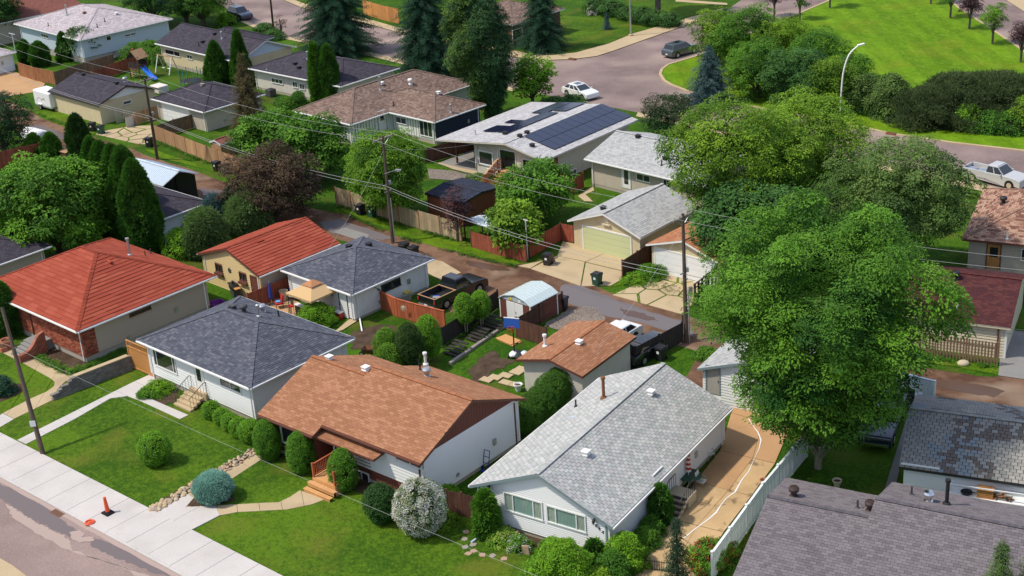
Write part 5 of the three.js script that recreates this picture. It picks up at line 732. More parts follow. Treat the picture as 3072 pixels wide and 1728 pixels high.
{ const b = house('tiny_tan_shed', 'tiny tan garden shed with a rust red roof behind the tan lane fence', 'shed', [-29.44,-145.35,1.9,2.2,43,1.55,{roof:'gz',pitch:0.35,ox:0.12,oz:0.12}], { wall: M['tan fence'], roofMat: M['rust roof'], capCol: [.19, .075, .06] }); }
{ // barn-roofed metal shed
  const [x, z, W, D, hd, h] = [1.19,-98.77,3.25,3.25,43.5,1.8,{roof:'gz',pitch:0.4,ox:0.1,oz:0.1}], s = thing('metal_shed', 'white and brown metal garden shed with a pale ribbed barn roof', 'shed', [x, z], hd), w = W / 2 - .1, d = D / 2 - .1;
  const prof = [[-W / 2, 1.78], [-W / 2 + .62, 2.12], [0, 2.36], [W / 2 - .62, 2.12], [W / 2, 1.78]], g = new G(), gb = new G();
  for (let k = 0; k < 4; k++) { const [a, c] = [prof[k], prof[k + 1]]; g.quad([a[0], a[1], D / 2], [c[0], c[1], D / 2], [c[0], c[1], -D / 2], [a[0], a[1], -D / 2]); g.quad([c[0], c[1] - .05, D / 2], [a[0], a[1] - .05, D / 2], [a[0], a[1] - .05, -D / 2], [c[0], c[1] - .05, -D / 2]); g.quad([a[0], a[1] - .05, D / 2], [c[0], c[1] - .05, D / 2], [c[0], c[1], D / 2], [a[0], a[1], D / 2]); const n = 10; for (let q = 0; q < n; q++) { const zz = -D / 2 + (q + .5) * D / n; g.bar([a[0], a[1] + .02, zz], [c[0], c[1] + .02, zz], .05, .03); } }
  mesh('roof', g, M['shed roof metal'], s);
  gb.box(0, .9, 0, 2 * w, 1.8, 2 * d); mesh('wall', gb, M['maroon board'], s); const gf = new G(); gf.quad([-w, 1.76, d + .01], [w, 1.76, d + .01], [w - .6, 2.06, d + .01], [-w + .6, 2.06, d + .01]).tri([-w + .6, 2.06, d + .01], [w - .6, 2.06, d + .01], [0, 2.29, d + .01]); mesh('gable', gf, M['corrugated'], s);
  for (const q of [-.42, .42]) brickOf('door', s, M['white paint'], q - .02, .86, d + .02, .82, 1.66, .04); for (const q of [-w, w]) for (const e of [-d, d]) brickOf('corner_trim', s, M['white trim'], q, .9, e, .09, 1.8, .09); brickOf('handle', s, M.black, .08, .9, d + .05, .04, .16, .03); brickOf('sign', s, M['yellow plastic'], -.42, 1.92, d + .03, .34, .2, .02); brickOf('sign', s, M['white plastic'], .5, 1.9, d + .03, .28, .2, .02);
}
{ // cover over the wood store
  const s = thing('tarp_shelter', 'low lean-to roofed with a crumpled white sheet behind the lane fence', 'shelter', [-1.99,-115.65], 43), g = new G(), n = 10; const H = (i, j) => [(i / n - .5) * 3, 1.75 - j / n * .25 + .12 * fbm(i / n, j / n, 4, 2, 3), (j / n - .5) * -2.4]; for (let i = 0; i < n; i++) for (let j = 0; j < n; j++) g.quad(H(i, j), H(i + 1, j), H(i + 1, j + 1), H(i, j + 1)); mesh('roof_sheet', g, M['white tarp'], s); for (const x of [-1.4, 1.4]) for (const z of [-1.1, 1.1]) brickOf('post', s, M['brown fence'], x, .85, z, .1, 1.7, .1);
}
{ // small wooden cabinet with a plank lid by the left fence
  const s = thing('plank_bin', 'dark wooden bin with a pale plank lid beside the pointed cedar', 'bin', [-46.26,-146.2], 43); for (let k = 0; k < 5; k++) brickOf('plank', s, M['tan fence'], -.6 + k * .3, 1.3, 0, .28, .05, 1.2); brickOf('box', s, M['brown fence'], 0, .65, 0, 1.35, 1.28, 1.0);
}

// ---------------------------------------------------------------- trees and shrubs
const GR = {bright: [[0.055, 0.155, 0.006], [0.17, 0.34, 0.015]], mid: [[0.032, 0.11, 0.008], [0.11, 0.25, 0.018]], dark: [[.022,.085,.016],[.075,.18,.035]], yellow: [[.035,.105,.006],[.2,.335,.02]], elm: [[.016,.08,.008],[.125,.275,.02]], grey: [[.035,.085,.016],[.14,.225,.05]], rust: [[0.045, 0.026, 0.018], [0.125, 0.08, 0.045]], plum: [[0.035, 0.015, 0.022], [0.1, 0.05, 0.06]], spruce: [[0.014, 0.055, 0.03], [0.045, 0.125, 0.065]], blue: [[0.035, 0.09, 0.09], [0.13, 0.22, 0.22]], brownsp: [[0.08, 0.065, 0.03], [0.18, 0.15, 0.065]], cedar: [[0.022, 0.09, 0.008], [0.075, 0.2, 0.015]], cedarB: [[0.038, 0.125, 0.008], [0.11, 0.26, 0.015]], juniper: [[.045,.075,.025],[.11,.16,.055]], pine: [[.055,.11,.032],[.165,.26,.075]], box: [[.055,.155,.008],[.165,.35,.02]]};
for (const k in GR) GR[k] = GR[k].map(c => mul(c, 'plum rust juniper blue'.includes(k) ? 1.15 : 1.32));
const TC = (k, o) => ({ c0: GR[k][0], c1: GR[k][1], ...o });
// the great elm and the trees of the next yards
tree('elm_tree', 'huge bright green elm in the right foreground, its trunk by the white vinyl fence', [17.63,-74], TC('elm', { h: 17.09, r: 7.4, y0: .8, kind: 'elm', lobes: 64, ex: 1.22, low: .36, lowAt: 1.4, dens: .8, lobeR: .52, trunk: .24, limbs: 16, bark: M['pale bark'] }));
tree('maple_tree', 'tall yellow-green maple with a broad crown behind the twin-door garage', [18.49,-108.27], TC('yellow', { h: 12.76, r: 6.0, kind: 'fine', lobes: 26, dens: 1.0, lobeR: .85, trunk: .3 }));
tree('maple_tree', 'yellow-green maple crown with pink seed clusters, left of the curved street lamp', [25.36,-114.37], TC('yellow', { h: 11.19, r: 5.3, kind: 'fine', lobes: 24, dens: 1.0, lobeR: .85, trunk: .3 }));
tree('ash_tree', 'wide grey-green ash between the maple crowns and the tan shingle house', [29.47,-101.34], TC('grey', { h: 10.98, r: 5.6, kind: 'fine', lobes: 30, dens: 1.0, lobeR: .8, trunk: .32 }));
tree('maple_tree', 'dark green maple hanging over the orange garage roof behind the lane pole', [19.03,-103.14], TC('dark', { h: 7.79, r: 4.6, kind: 'broad', lobes: 18, dens: 1.1, y0: 2.6, trunk: .22 }));
tree('crabapple_tree', 'dark reddish green crabapple by the street, right of the solar panels', [16.89,-139.47], TC('dark', { c1: [.055, .07, .03], h: 4.94, r: 2.79, kind: 'fine', lobes: 14, y0: .6 }));
spruce('blue_spruce', 'pale blue spruce at the street corner in front of the tall park trees', [23.06,-151.79], TC('blue', { h: 6.67, r: 3.74, droop: .12, s: .85 }));
[[[26.39,-168.72],7.16,2.85,'yellow','yellow-green tree above the grey car, leftmost of the park grove'],[[29.44,-164.16],7.93,4.04,'mid','tall green tree at the top of the park grove'],[[33.16,-160.48],7.1,3.69,'yellow','yellow-green tree in the upper right of the park grove'],[[35.67,-154.19],7.01,3.57,'mid','green tree at the right end of the park grove beside the lawn'],[[28.58,-153.16],6.5,3.43,'mid','green tree in the middle of the park grove behind the blue spruce'],[[32.25,-149.56],6.33,3.73,'dark','dark green tree low in the middle of the park grove'],[[35.29,-146.83],5.85,2.72,'yellow','yellow-green tree just left of the curved lamp head'],[[38.62,-149.58],5.28,2.15,'mid','green tree right behind the curved lamp head'],[[38.66,-144.97],4.31,2.01,'grey','grey-green bushy tree right of the curved lamp']].forEach(([p, h, r, k, l]) => tree('park_tree', l, p, TC(k, { h, r, y0: h * .04, kind: 'fine', lobes: 20, dens: 1.15, lobeR: .9 })));
[[[43.8,-140.27], 3.4, 3.6], [[47.35,-141.16], 4.2, 4.8], [[50.69,-140.09], 4.4, 4.8], [[53.52,-138.86], 4.2, 4.4], [[42.72,-141.96], 2.0, 2.0]].forEach(([p, h, r], i) => shrub('juniper', ['dark brownish juniper mound at the front left of the park thicket', 'tallest dark juniper in the middle of the park thicket', 'broad dark juniper in the right half of the park thicket', 'dark juniper at the right edge of the picture in the park thicket', 'low dark juniper at the left tip of the park thicket by the lawn'][i], p, TC('juniper', { h, r, prof: 'mound', kind: 'pine', cs: 1.7, needle: 1, dens: 2.2, lump: .3, cat: 'shrub', group: 'junipers in the park thicket' })));
[[[47.3,-137.78], 2.6, 2.0, 'bright'], [[48.9,-136.32], 2.0, 2.0, 'cedar'], [[50.5,-135.41], 2.0, 2.0, 'cedar'], [[52.06,-135.33], 3.4, 1.9, 'yellow'], [[40.58,-143.04], 4.4, 2.2, 'grey'], [[39.7,-144.13], 2.4, 1.8, 'cedar']].forEach(([p, h, r, k], i) => shrub('park_bush', ['bright green bush in front of the dark park junipers', 'low blue-green bush right of the bright park bush', 'low dark green bush near the right edge before the junipers', 'yellow-green bush at the right edge before the junipers', 'loose grey-green bush standing alone between lamp and junipers', 'small round green bush at the foot of the loose grey-green bush'][i], p, TC(k, { h, r, prof: 'mound', cs: 1.7, kind: 'bush', dens: 2.4, lump: .25 })));
// young street trees by the park
[[[40.75,-188.2], [40.75,-188.2], 0], [[59.53,-183.71], 0, 0], [[60.14,-169.14], 0, 0], [[59.94,-177.22], 0, 1], [[60.4,-160.19], 0, 1], [[37.89,-190.99], 0, 1], [[46.12,-193.94], 0, 0], [[59.52,-192.28], 0, 0]].forEach(([p, , q], i) => tree('street_tree', ['young green tree on the park lawn beside the side street, left of the bare trunk', 'young green tree at the far corner, leftmost of the row by the park street', 'young bright green tree in the row by the park street, third from the left', 'young purple-leaved tree in the row by the park street, second from the left', 'young purple-leaved tree at the right edge by the park street', 'young purple-leaved tree beside the side street at the top', 'young tree of which only the trunk shows on the park lawn', 'young tree cut by the top edge beyond the park lawn'][i], p, TC(q ? 'plum' : i === 2 ? 'bright' : 'mid', { h: i > 5 ? 6.4 : 5.2, r: 1.45, y0: 1.7, kind: 'fine', lobes: 9, cs: .85, dens: 1.3, bare: 1, group: 'young trees along the park lawn' })));
// top: spruces, poplar
spruce('spruce_tree', 'large dark spruce between the charcoal roofs and the far street, left of two', [-20.95,-186.62], TC('spruce', { h: 16, r: 7.53, y0: .5 }));
spruce('spruce_tree', 'large dark spruce behind the brown L-shaped roof, right of two', [-8.39,-171.2], TC('spruce', { h: 18, r: 5.92, y0: .5 }));
spruce('spruce_tree', 'dark spruce on the corner lawn by the white street lamp', [6.04,-181.11], TC('spruce', { h: 12.5, r: 4.37, y0: .4 }));
{ const p = [-0.72,-151.53], t = thing('poplar_tree', 'tall dark columnar poplar with several bare stems, behind the solar panel house', 'tree', p), list = [], g = new G(), H = 16; for (let k = 0; k < 7; k++) { const a = k * .9, x = Math.cos(a) * .3, z = Math.sin(a) * .3; g.rod([x, -.1, z], [x * 3 - .8 * (k % 3) * .4, H * .5, z * 3], .16, .08, 6).rod([x * 3 - .8 * (k % 3) * .4, H * .5, z * 3], [x * 3.4 - 1.2, H * .9, z * 3], .08, .02, 5); } mesh('trunk', g, M['pale bark'], t);
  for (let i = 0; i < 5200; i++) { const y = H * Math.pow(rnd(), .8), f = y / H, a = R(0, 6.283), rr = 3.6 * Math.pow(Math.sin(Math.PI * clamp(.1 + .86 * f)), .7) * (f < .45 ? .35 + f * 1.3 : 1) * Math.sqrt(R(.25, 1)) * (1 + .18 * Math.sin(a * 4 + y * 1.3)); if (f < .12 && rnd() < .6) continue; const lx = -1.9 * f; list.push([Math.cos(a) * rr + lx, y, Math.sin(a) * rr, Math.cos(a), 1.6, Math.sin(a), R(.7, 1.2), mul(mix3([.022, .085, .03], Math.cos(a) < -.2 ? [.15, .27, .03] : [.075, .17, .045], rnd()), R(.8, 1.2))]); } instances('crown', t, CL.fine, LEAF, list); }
tree('maple_tree', 'small bright green tree beside the white car at the junction', [3.66,-154.87], TC('bright', { h: 5.91, r: 2.52, y0: 1.2, lobes: 16, lobeR: .85 }));
spruce('young_spruce', 'tiny young spruce in a mulch ring on the corner lawn', [15.11,-190.13], TC('blue', { h: 2.2, r: .75, s: .5 }));
[[[6,-152.73], 1.6, 4.2, .2], [[3.42,-148.76], 1.5, 3.5, .3], [[8.1,-154.44], 1.2, 3.2, .2]].forEach(([p, h, r], i) => shrub('hedge', ['dark green hedge mound beside the white car', 'dark green hedge mound at the left end below the small bright tree', 'low dark hedge nearest the white car bonnet'][i], p, TC('dark', { h, r: r * .5, prof: 'mound', cs: 1.5, dens: 2, lump: .3 })));
for (let i = 0; i < 6; i++) { const u = [1500, 1540, 1580, 1615, 1650, 1680][i], p = [[14.55,-201.15], [16.57,-198.48], [18.49,-195.39], [20.15,-192.93], [21.82,-190.99], [23.52,-189.54]][i]; shrub('hedge', ['dark hedge shrub at the left end of the corner lawn hedge', 'dark hedge shrub second along the corner lawn hedge', 'dark hedge shrub third along the corner lawn hedge', 'dark hedge shrub fourth along the corner lawn hedge', 'dark hedge shrub fifth along the corner lawn hedge', 'dark hedge shrub at the right end of the corner lawn hedge'][i], p, TC('dark', { h: R(1.5, 2), r: R(1.6, 2), prof: 'ball', cs: 1.6, dens: 1.8, group: 'hedge on the corner lawn' })); }
tree('large_tree', 'tree with two thick trunks at the top edge behind the corner hedge', [22.7,-196.1], TC('mid', { h: 12, r: 4.5, y0: 5.5, trunk: .45, lobes: 12 }));
shrub('flowering_shrub', 'white flowering shrub at the end of the corner lawn hedge', [13.94,-199.79], { h: 1.2, r: .8, prof: 'mound', cs: 1.2, dens: 2, c0: [.1, .15, .05], c1: [.7, .65, .6], cols: [[.06, .12, .03], [.7, .66, .62], [.08, .15, .03]] });
// upper left
[[[-50.81,-212.55], 10, 'dark'], [[-45.47,-210.96], 12, 'spruce'], [[-42.76,-209.64], 8, 'mid']].forEach(([p, h, k], i) => tree('large_tree', ['dark tree at the top left between the lilac roof and the rust roof', 'broad dark evergreen at the top behind the lilac roof, left of the blue car', 'drooping green tree beside the parked dark blue car'][i], p, TC(k, { h, r: 4.6, y0: 1, kind: 'fine', lobes: 18, dens: .9 })));
tree('large_tree', 'dark teal tree at the top left corner', [-71.76,-207.69], TC('dark', { h: 9, r: 3.6, y0: 2, lobes: 14 }));
tree('large_tree', 'dark blue-green tree at the left edge above the dull red fence', [-54.22,-150.11], TC('dark', { c1: [.035, .075, .04], h: 7.45, r: 3.32, y0: .8, kind: 'fine', lobes: 18 }));
const col = (name, label, p, h, r, k, o = {}) => shrub(name, label, p, TC(k, { h, r, prof: 'column', kind: 'cedar', needle: 0, dens: 1.6, lump: .2, cat: 'cedar', ...o }));
col('cedar_tree', 'wide pointed cedar in front of the charcoal gable house, left of two there', [-34.99,-175.56], 5.22, 1.75, 'cedar', { prof: 'cone' });
col('cedar_tree', 'pointed cedar right behind the brown spruce tip, right of two there', [-31.6,-173.57], 6.8, 1.37, 'cedar', { prof: 'cone' });
col('cedar_tree', 'left of the twin tall narrow cedars before the charcoal hip roof house', [-20.98,-162.11], 7.36, 0.85, 'cedarB');
col('cedar_tree', 'right of the twin tall narrow cedars before the charcoal hip roof house', [-19.46,-161.74], 7.02, 1.18, 'cedar');
spruce('spruce_tree', 'thin brownish spruce beside the charcoal hip garage', [-26.7,-147.47], TC('brownsp', { h: 10.26, r: 3.4, gap: .15, y0: 1 }));
col('cedar_tree', 'small cedar by the blue-grey house wall, leftmost of three there', [-64.09,-192.89], 3.2, 1.0, 'cedar'); col('cedar_tree', 'small rounded cedar behind the left wooden fence, middle of three there', [-61.65,-191.16], 3.2, 1.35, 'cedar'); col('cedar_tree', 'dark pointed cedar against the blue-grey house wall, rightmost of three there', [-58.84,-193.23], 3.8, 1.15, 'cedar', { prof: 'cone' });
tree('sumac_tree', 'sparse bright green tree in front of the blue-grey house', [-56.45,-193.02], TC('mid', { c1: [.09, .19, .05], h: 4.4, r: 2.7, y0: 1.2, lobes: 9, lobeR: .8, dens: .7, bare: 1 }));
[[[-48.63,-191.34], 2.2, 2.2], [[-46.32,-189.85], 2.6, 2.4], [[-44.75,-188.15], 2, 1.8]].forEach(([p, h, r], i) => shrub('lilac_bush', ['green bush left of the play tower by the cream house', 'leafy green bush between play tower and cream house', 'green bush at the corner of the cream house behind the swings'][i], p, TC('mid', { h, r, prof: 'mound', cs: 1.5, dens: 1.8, lump: .25 })));
col('cedar_tree', 'solitary dark pointed cedar beside the lane at the left', [-44.46,-145.28], 5.33, 1.28, 'cedar', { c1: [.045, .1, .02] });
for (let i = 0; i < 5; i++) { const p = [[-37.74,-126.34], [-36.11,-123.44], [-34.61,-121.66], [-33.16,-119.43], [-31.82,-117.29]][i]; col('cedar_tree', ['tall cedar at the far end of the cedar row left of the carport', 'second tall cedar of the row left of the carport', 'third tall cedar of the row left of the carport', 'fourth tall cedar of the row, beside the plum roof garage', 'nearest tall cedar of the row, by the red hip roof'][i], p, [8.2, 8.6, 8.8, 9.2, 8.6][i], [1.5, 1.5, 1.6, 1.8, 1.7][i], 'cedar', { dens: 1.5, group: 'row of tall cedars left of the carport' }); }
tree('maple_tree', 'large leafy bright green maple behind the red hip roof', [-39.91,-118.74], TC('bright', { c0: [.045, .15, .012], c1: [.17, .38, .022], h: 8.83, r: 5.56, y0: 1.2, kind: 'broad', lobes: 26, dens: 1.1, lobeR: .85, trunk: .28 }));
[[[-50.28,-148.43], 2.6], [[-48.04,-146.99], 3.0]].forEach(([p, h], i) => col('cedar_tree', ['small cedar along the dull red fence, left one', 'small cedar beside the plank-lidded bin, right one'][i], p, h, 1.1, 'cedar'));
// middle band
tree('maple_tree', 'dense mid green maple left of the painted white house wall', [-23.46,-139.79], TC('mid', { h: 5.82, r: 3.64, lobes: 20, y0: 1 }));
tree('maple_tree', 'dense green maple in front of the painted vine wall', [-18.44,-134.39], TC('mid', { h: 6.65, r: 3.34, lobes: 20, y0: 1 }));
tree('plum_tree', 'broad rusty brown-leaved tree beside the lane', [-21.17,-123.2], TC('rust', { h: 7.18, r: 4.51, kind: 'fine', lobes: 24, y0: .8, lobeR: .85 }));
tree('willow_tree', 'soft yellow-green tree behind the middle lane pole', [-10.55,-122.73], TC('yellow', { c0: [.05, .15, .008], c1: [.19, .37, .02], h: 8.14, r: 3.58, kind: 'fine', lobes: 26, dens: 1.5, y0: 1 }));
tree('plum_tree', 'small purple-black leaved tree against the red timber shed', [-4.41,-115.52], TC('plum', { h: 4.97, r: 1.45, kind: 'fine', lobes: 12, y0: 1, dens: .8 }));
tree('maple_tree', 'deep green maple between the cedar deck and the cream garage', [2.64,-118.68], TC('mid', { h: 5.5, r: 3.25, lobes: 20, y0: .8 }));
tree('maple_tree', 'smaller yellow-green maple over the lane fence near the white post', [0.61,-112.2], TC('yellow', { h: 4.3, r: 2.36, lobes: 16, y0: 1 }));
[[[-26.29,-116.12], 4.07, 1.63, 'pine', 'round soft green pine left of the red roof garage'], [[-23.03,-119.52], 4.07, 1.81, 'pine', 'cone-shaped green pine behind the red roof garage'], [[-26.38,-122.64], 2.97, 1.19, 'blue', 'blue-tinged pine behind the round green pine'], [[-24.66,-122.83], 3.47, 1.19, 'spruce', 'dark pine between the blue-tinged pine and the cone-shaped one']].forEach(([p, h, r, k, l]) => shrub('pine_tree', l, p, TC(k, { h, r, prof: 'egg', kind: 'pine', needle: 1, cs: 1.5, dens: 2.4, lump: .2, cat: 'pine' })));
shrub('rose_bush', 'leafy green bush with a red flower beside the plum roof garage', [-28.74,-116.74], TC('bright', { h: 2.3, r: 1.6, prof: 'mound', cs: 1.4, dens: 2, lump: .25 }));
col('cedar_tree', 'tall dark cedar at the left edge by the brick house entrance', [-39.42,-101.87], 4.29, 1.12, 'cedar');
// topiary, hedges and bushes of the near gardens
const top = (label, p, h, r, y0, o = {}) => shrub('clipped_cedar', label, p, TC('box', { h, r, y0, prof: 'egg', kind: 'tiny', dens: 4.5, lump: .05, cat: 'cedar', stem: y0 > .2 ? 1 : 0, ...o }));
top('clipped cedar on pale stems, left of two beside the black pickup', [-3.63,-96.51], 3.18, .74, 1.0, { prof: 'egg' }); top('clipped cedar on pale stems, right of two beside the black pickup', [-2.46,-97.46], 2.91, .74, .9);
top('clipped cedar by the black board fence, rightmost of the backyard four', [-6.22,-92.34], 3.49, .9, .5, { dens: 5 }); top('dark clipped cedar, second from the right of the backyard four', [-7.48,-90.74], 3.7, .95, .5, { c0: [.025, .07, .01], c1: [.06, .13, .02] }); top('bright bushy cedar left of the clipped backyard cedars', [-9.19,-92.21], 2.74, .95, .2, { c0: [.055, .16, .01], c1: [.17, .36, .02], lump: .14 }); top('low round cedar just behind the brown roof ridge', [-8.98,-90.28], 2.4, 1.0, .1, { c0: [.055, .16, .01], c1: [.16, .34, .02], lump: .1 });
[[-20.82,-85.78], [-19.88,-84.65], [-19.23,-83.84], [-18.51,-82.94], [-17.65,-82.08]].forEach((p, i) => shrub('boxwood', ['round clipped bush nearest the concrete front steps, first of five in a row', 'second round clipped bush from the concrete front steps', 'third round clipped bush, middle of the five by the white wall', 'fourth round clipped bush from the concrete front steps', 'largest round clipped bush at the right end of the five in a row'][i], p, TC('box', { h: [1.15, 1.15, 1.15, 1.25, 1.5][i], r: [.62, .58, .58, .62, .76][i], prof: 'ball', kind: 'tiny', dens: 5, lump: .05, group: 'row of clipped bushes' })));
shrub('globe_bush', 'solitary round clipped bush in the middle of the front lawn', [-23.42,-79.98], TC('box', { h: 2.15, r: 1, prof: 'ball', kind: 'tiny', dens: 5, lump: .05 }));
shrub('globe_spruce', 'low blue-green globe spruce in the mulch beside the new concrete', [-18.89,-75.1], { c0: [.17, .36, .3], c1: [.38, .62, .52], h: 1.68, r: 1.1, prof: 'ball', kind: 'pine', needle: 1, cs: .62, dens: 3, lump: .08 });
[[[-16.15,-79.72], 1058, 1], [[-13.8,-77.73], 1088, 2], [[-10.97,-75.28], 1133, 3]].forEach(([p, , i]) => shrub('clipped_cedar', ['', 'egg-shaped clipped cedar at the left corner of the brown-roofed house', 'egg-shaped clipped cedar under the picture window left of the porch', 'egg-shaped clipped cedar right of the cedar porch'][i], p, TC('cedarB', { h: [0, 2.71, 2.78, 2.7][i], r: [0, 0.83, 0.84, 0.86][i], y0: .12, prof: 'egg', kind: 'tiny', dens: 5, lump: .06, cat: 'cedar', group: 'clipped cedars before the brown-roofed house' })));
shrub('round_bush', 'dark green round bush left of the white flowering bush', [-8.46,-71.42], TC('cedar', { c1: [.05, .12, .03], h: 2.37, r: 0.97, prof: 'ball', kind: 'bush', cs: .8, dens: 2.4, lump: .1 }));
shrub('flowering_bush', 'big round bush covered in white blossom on the front lawn', [-6.09,-69.95], { cols: [[.72, .72, .68], [.6, .62, .5], [.75, .73, .72], [.12, .2, .06], [.08, .15, .04], [.45, .48, .28]], h: 3.34, r: 1.49, prof: 'ball', kind: 'tiny', cs: 1.15, dens: 4, lump: .05 });
col('cedar_tree', 'pointed cedar at the left corner of the grey gable house', [-2.34,-69.09], 2.84, 0.62, 'cedarB', { dens: 3, prof: 'column' }); col('cedar_tree', 'cedar beside the side steps of the grey gable house', [7.55,-69.12], 2.37, 0.53, 'cedar', { dens: 3 }); col('cedar_tree', 'small cedar below the right front window of the grey gable house', [3.5,-65.64], 1.34, 0.42, 'cedar', { dens: 3 });
[[[1.57,-63.93], 2.6, 1.75, 'bright', 'large leafy bright bush below the front windows of the grey gable house'], [[0.77,-63.73], 1.7, 1.1, 'bright', 'leafy bush at the left of the big bright bush by the lower edge'], [[5.18,-65.18], 2.0, 1.1, 'bright', 'leafy bush at the right front corner of the grey gable house'], [[4.45,-64.33], 1.5, 1.0, 'cedar', 'dark leafy bush beside the downspout at the lower edge'], [[6.48,-67.07], 1.0, .8, 'mid', 'low leafy plant beside the side wall and driveway'], [[6.93,-68.09], 1.1, .7, 'cedar', 'low dark plant against the side wall foundation'], [[3.41,-63.36], 1.1, 1.2, 'yellow', 'pale leafy bush at the lower edge left of the iron fence'], [[9.57,-64.85], 1.4, 1.1, 'mid', 'rose bush with red blooms beside the white vinyl fence'], [[10.54,-65.5], 1.0, .8, 'mid', 'small rose bush at the end of the driveway by the white fence'], [[-1.47,-68.42], .7, .9, 'yellow', 'pale yellow-flowered plant in the bed left of the front windows'], [[-0.6,-67.67], .6, .7, 'cedar', 'low dark plant with white flowers in the front bed'], [[-15.2,-100], 1.6, 1.5, 'bright', 'bright leafy bush in front of the tan gazebo'], [[-25.33,-90.22], .7, 1.1, 'bright', 'leafy perennials in the bed beside the concrete front steps'], [[-25.92,-89.7], .55, .8, 'mid', 'low green plants at the left of the bed by the pale walk'], [[-5,-70.66], .6, .9, 'yellow', 'low pale plant at the foot of the white flowering bush'], [[-4.58,-73.02], 1.0, .7, 'bright', 'leafy plant at the corner between the two front houses'], [[11.16,-104.9], .9, 1.3, 'mid', 'weeds between the two lane driveways'], [[9.86,-104.07], .6, 1.1, 'bright', 'low weeds at the end of the brown fence by the lane'], [[13.37,-89.75], .7, .9, 'mid', 'weeds beside the lane pole under the elm'], [[-36.8,-91.58], 1.3, .9, 'spruce', 'dark shrub in the mulch bed at the left edge']].forEach(([p, h, r, k, l], i) => shrub('garden_plant', l, p, TC(k, { h, r, prof: 'mound', kind: i > 15 ? 'bush' : 'bush', cs: .95, dens: 2.6, lump: .28, ...(i === 7 || i === 8 ? { cols: [GR.mid[0], GR.mid[1], GR.bright[1], GR.mid[1], [.4, .06, .05]] } : i === 9 ? { cols: [GR.bright[1], [.55, .55, .2], GR.mid[1]] } : i === 10 ? { cols: [GR.cedar[1], [.6, .6, .55], GR.mid[1]] } : {}) })));
spruce('young_spruce', 'slender young spruce beside the driveway at the lower edge', [7.71,-63.04], TC('spruce', { c1: [.06, .13, .06], h: 4.33, r: 0.95, s: .55, droop: .2, gap: .2 }));
spruce('spruce_tree', 'tips of a green spruce over the mauve roof in the lower right corner, left tip', [22.13,-55.98], TC('pine', { h: 6.4, r: 1.5, s: .6, droop: .1 })); spruce('spruce_tree', 'tips of a green spruce over the mauve roof in the lower right corner, right tip', [23.8,-55.8], TC('pine', { h: 6.8, r: 1.7, s: .6, droop: .1 }));
[[[1.42,-82.39], 2.4, 1.05], [[2.21,-83.94], 2.5, 1.1], [[3.03,-85.24], 2.5, 1.1], [[3.76,-86.59], 2.4, 1.0], [[0.15,-80.96], 2.1, 1.15], [[0.74,-81.68], 2.2, 1.0]].forEach(([p, h, r], i) => shrub('hedge', ['hedge shrub fourth from the garage end of the hedge between the houses', 'hedge shrub third from the garage end of the hedge between the houses', 'hedge shrub second from the garage end of the hedge between the houses', 'hedge shrub touching the small garage at the end of the hedge', 'dark round hedge shrub nearest the white siding wall', 'hedge shrub fifth from the garage end of the hedge between the houses'][i], p, TC('box', { c1: [.07, .17, .015], h, r, prof: 'ball', kind: 'bush', cs: .75, dens: 2.6, lump: .08, group: 'hedge between the houses' })));
tree('dogwood_bush', 'thin bare reddish shrub beside the far street pole', [-29.95,-198.93], { c0: [.12, .08, .05], c1: [.2, .14, .08], h: 3.2, r: 1, lobes: 7, dens: .35, kind: 'fine', cs: .7, bare: 1, cat: 'shrub' });
[[[-32.68,-201.41], 1.4, 1.8, 'dark shrub between the charcoal gable roof and the far street'], [[-30.8,-197.74], 1.2, 1.6, 'dark shrub at the corner of the charcoal gable house by the street lawn'], [[-39.27,-209.12], 1.6, 1.4, 'bright shrub in front of the parked dark blue car']].forEach(([p, h, r, l], i) => shrub('street_shrub', l, p, TC(i === 2 ? 'bright' : 'dark', { h, r, prof: 'mound', cs: 1.5, dens: 2, lump: .25 })));
[[[-24.84,-161.7], 1.2, 1.2, 'mid', 'leafy shrub with red blooms beside the grey stucco wall'], [[-23.51,-163.05], 1.5, .9, 'cedar', 'round cedar bush at the foot of the twin cedars'], [[-25.77,-163.6], .8, .8, 'dark', 'low dark shrub against the grey stucco wall']].forEach(([p, h, r, k, l]) => shrub('garden_plant', l, p, TC(k, { h, r, prof: 'mound', cs: 1.2, dens: 2 })));
[[[-2.69,-131.15], .6, 1.2], [[-1.46,-130.08], .6, 1]].forEach(([p, h, r], i) => shrub('garden_plant', ['low weeds by the solar house foundation left of the deck', 'low plants at the foot of the cedar deck railing'][i], p, TC('grey', { h, r, prof: 'mound', cs: 1.1, dens: 2 })));

// low growth along edges: too many and too small to count
function cover(name, label, line, width, n, c0, c1, o = {}) {
  const list = [], seg = []; let tot = 0; for (let i = 0; i + 1 < line.length; i++) { const L = len2(sub2(line[i + 1], line[i])); seg.push(L); tot += L; }
  for (let k = 0; k < n; k++) { let d = rnd() * tot, i = 0; while (i < seg.length - 1 && d > seg[i]) d -= seg[i++]; const a = line[i], b = line[i + 1], u = [(b[0] - a[0]) / seg[i], (b[1] - a[1]) / seg[i]], w = (rnd() + rnd() - 1) * width, p = [a[0] + u[0] * d - u[1] * w, a[1] + u[1] * d + u[0] * w]; if (fbm(p[0] / 40 + 5, p[1] / 40 + 9, 24, 2, 3) < (o.gaps ?? .42)) continue; list.push([p[0], R(.02, o.h ?? .12), p[1], R(-.3, .3), 1, R(-.3, .3), R(.5, 1.1) * (o.s || 1), mul(mix3(c0, c1, rnd()), R(.8, 1.2))]); }
  const g = new THREE.Group(); g.name = numbered(name); scene.add(g); tag(g, label, 'ground cover'); g.userData.kind = 'stuff'; instances('foliage', g, CL.bush, LEAF, list);
}
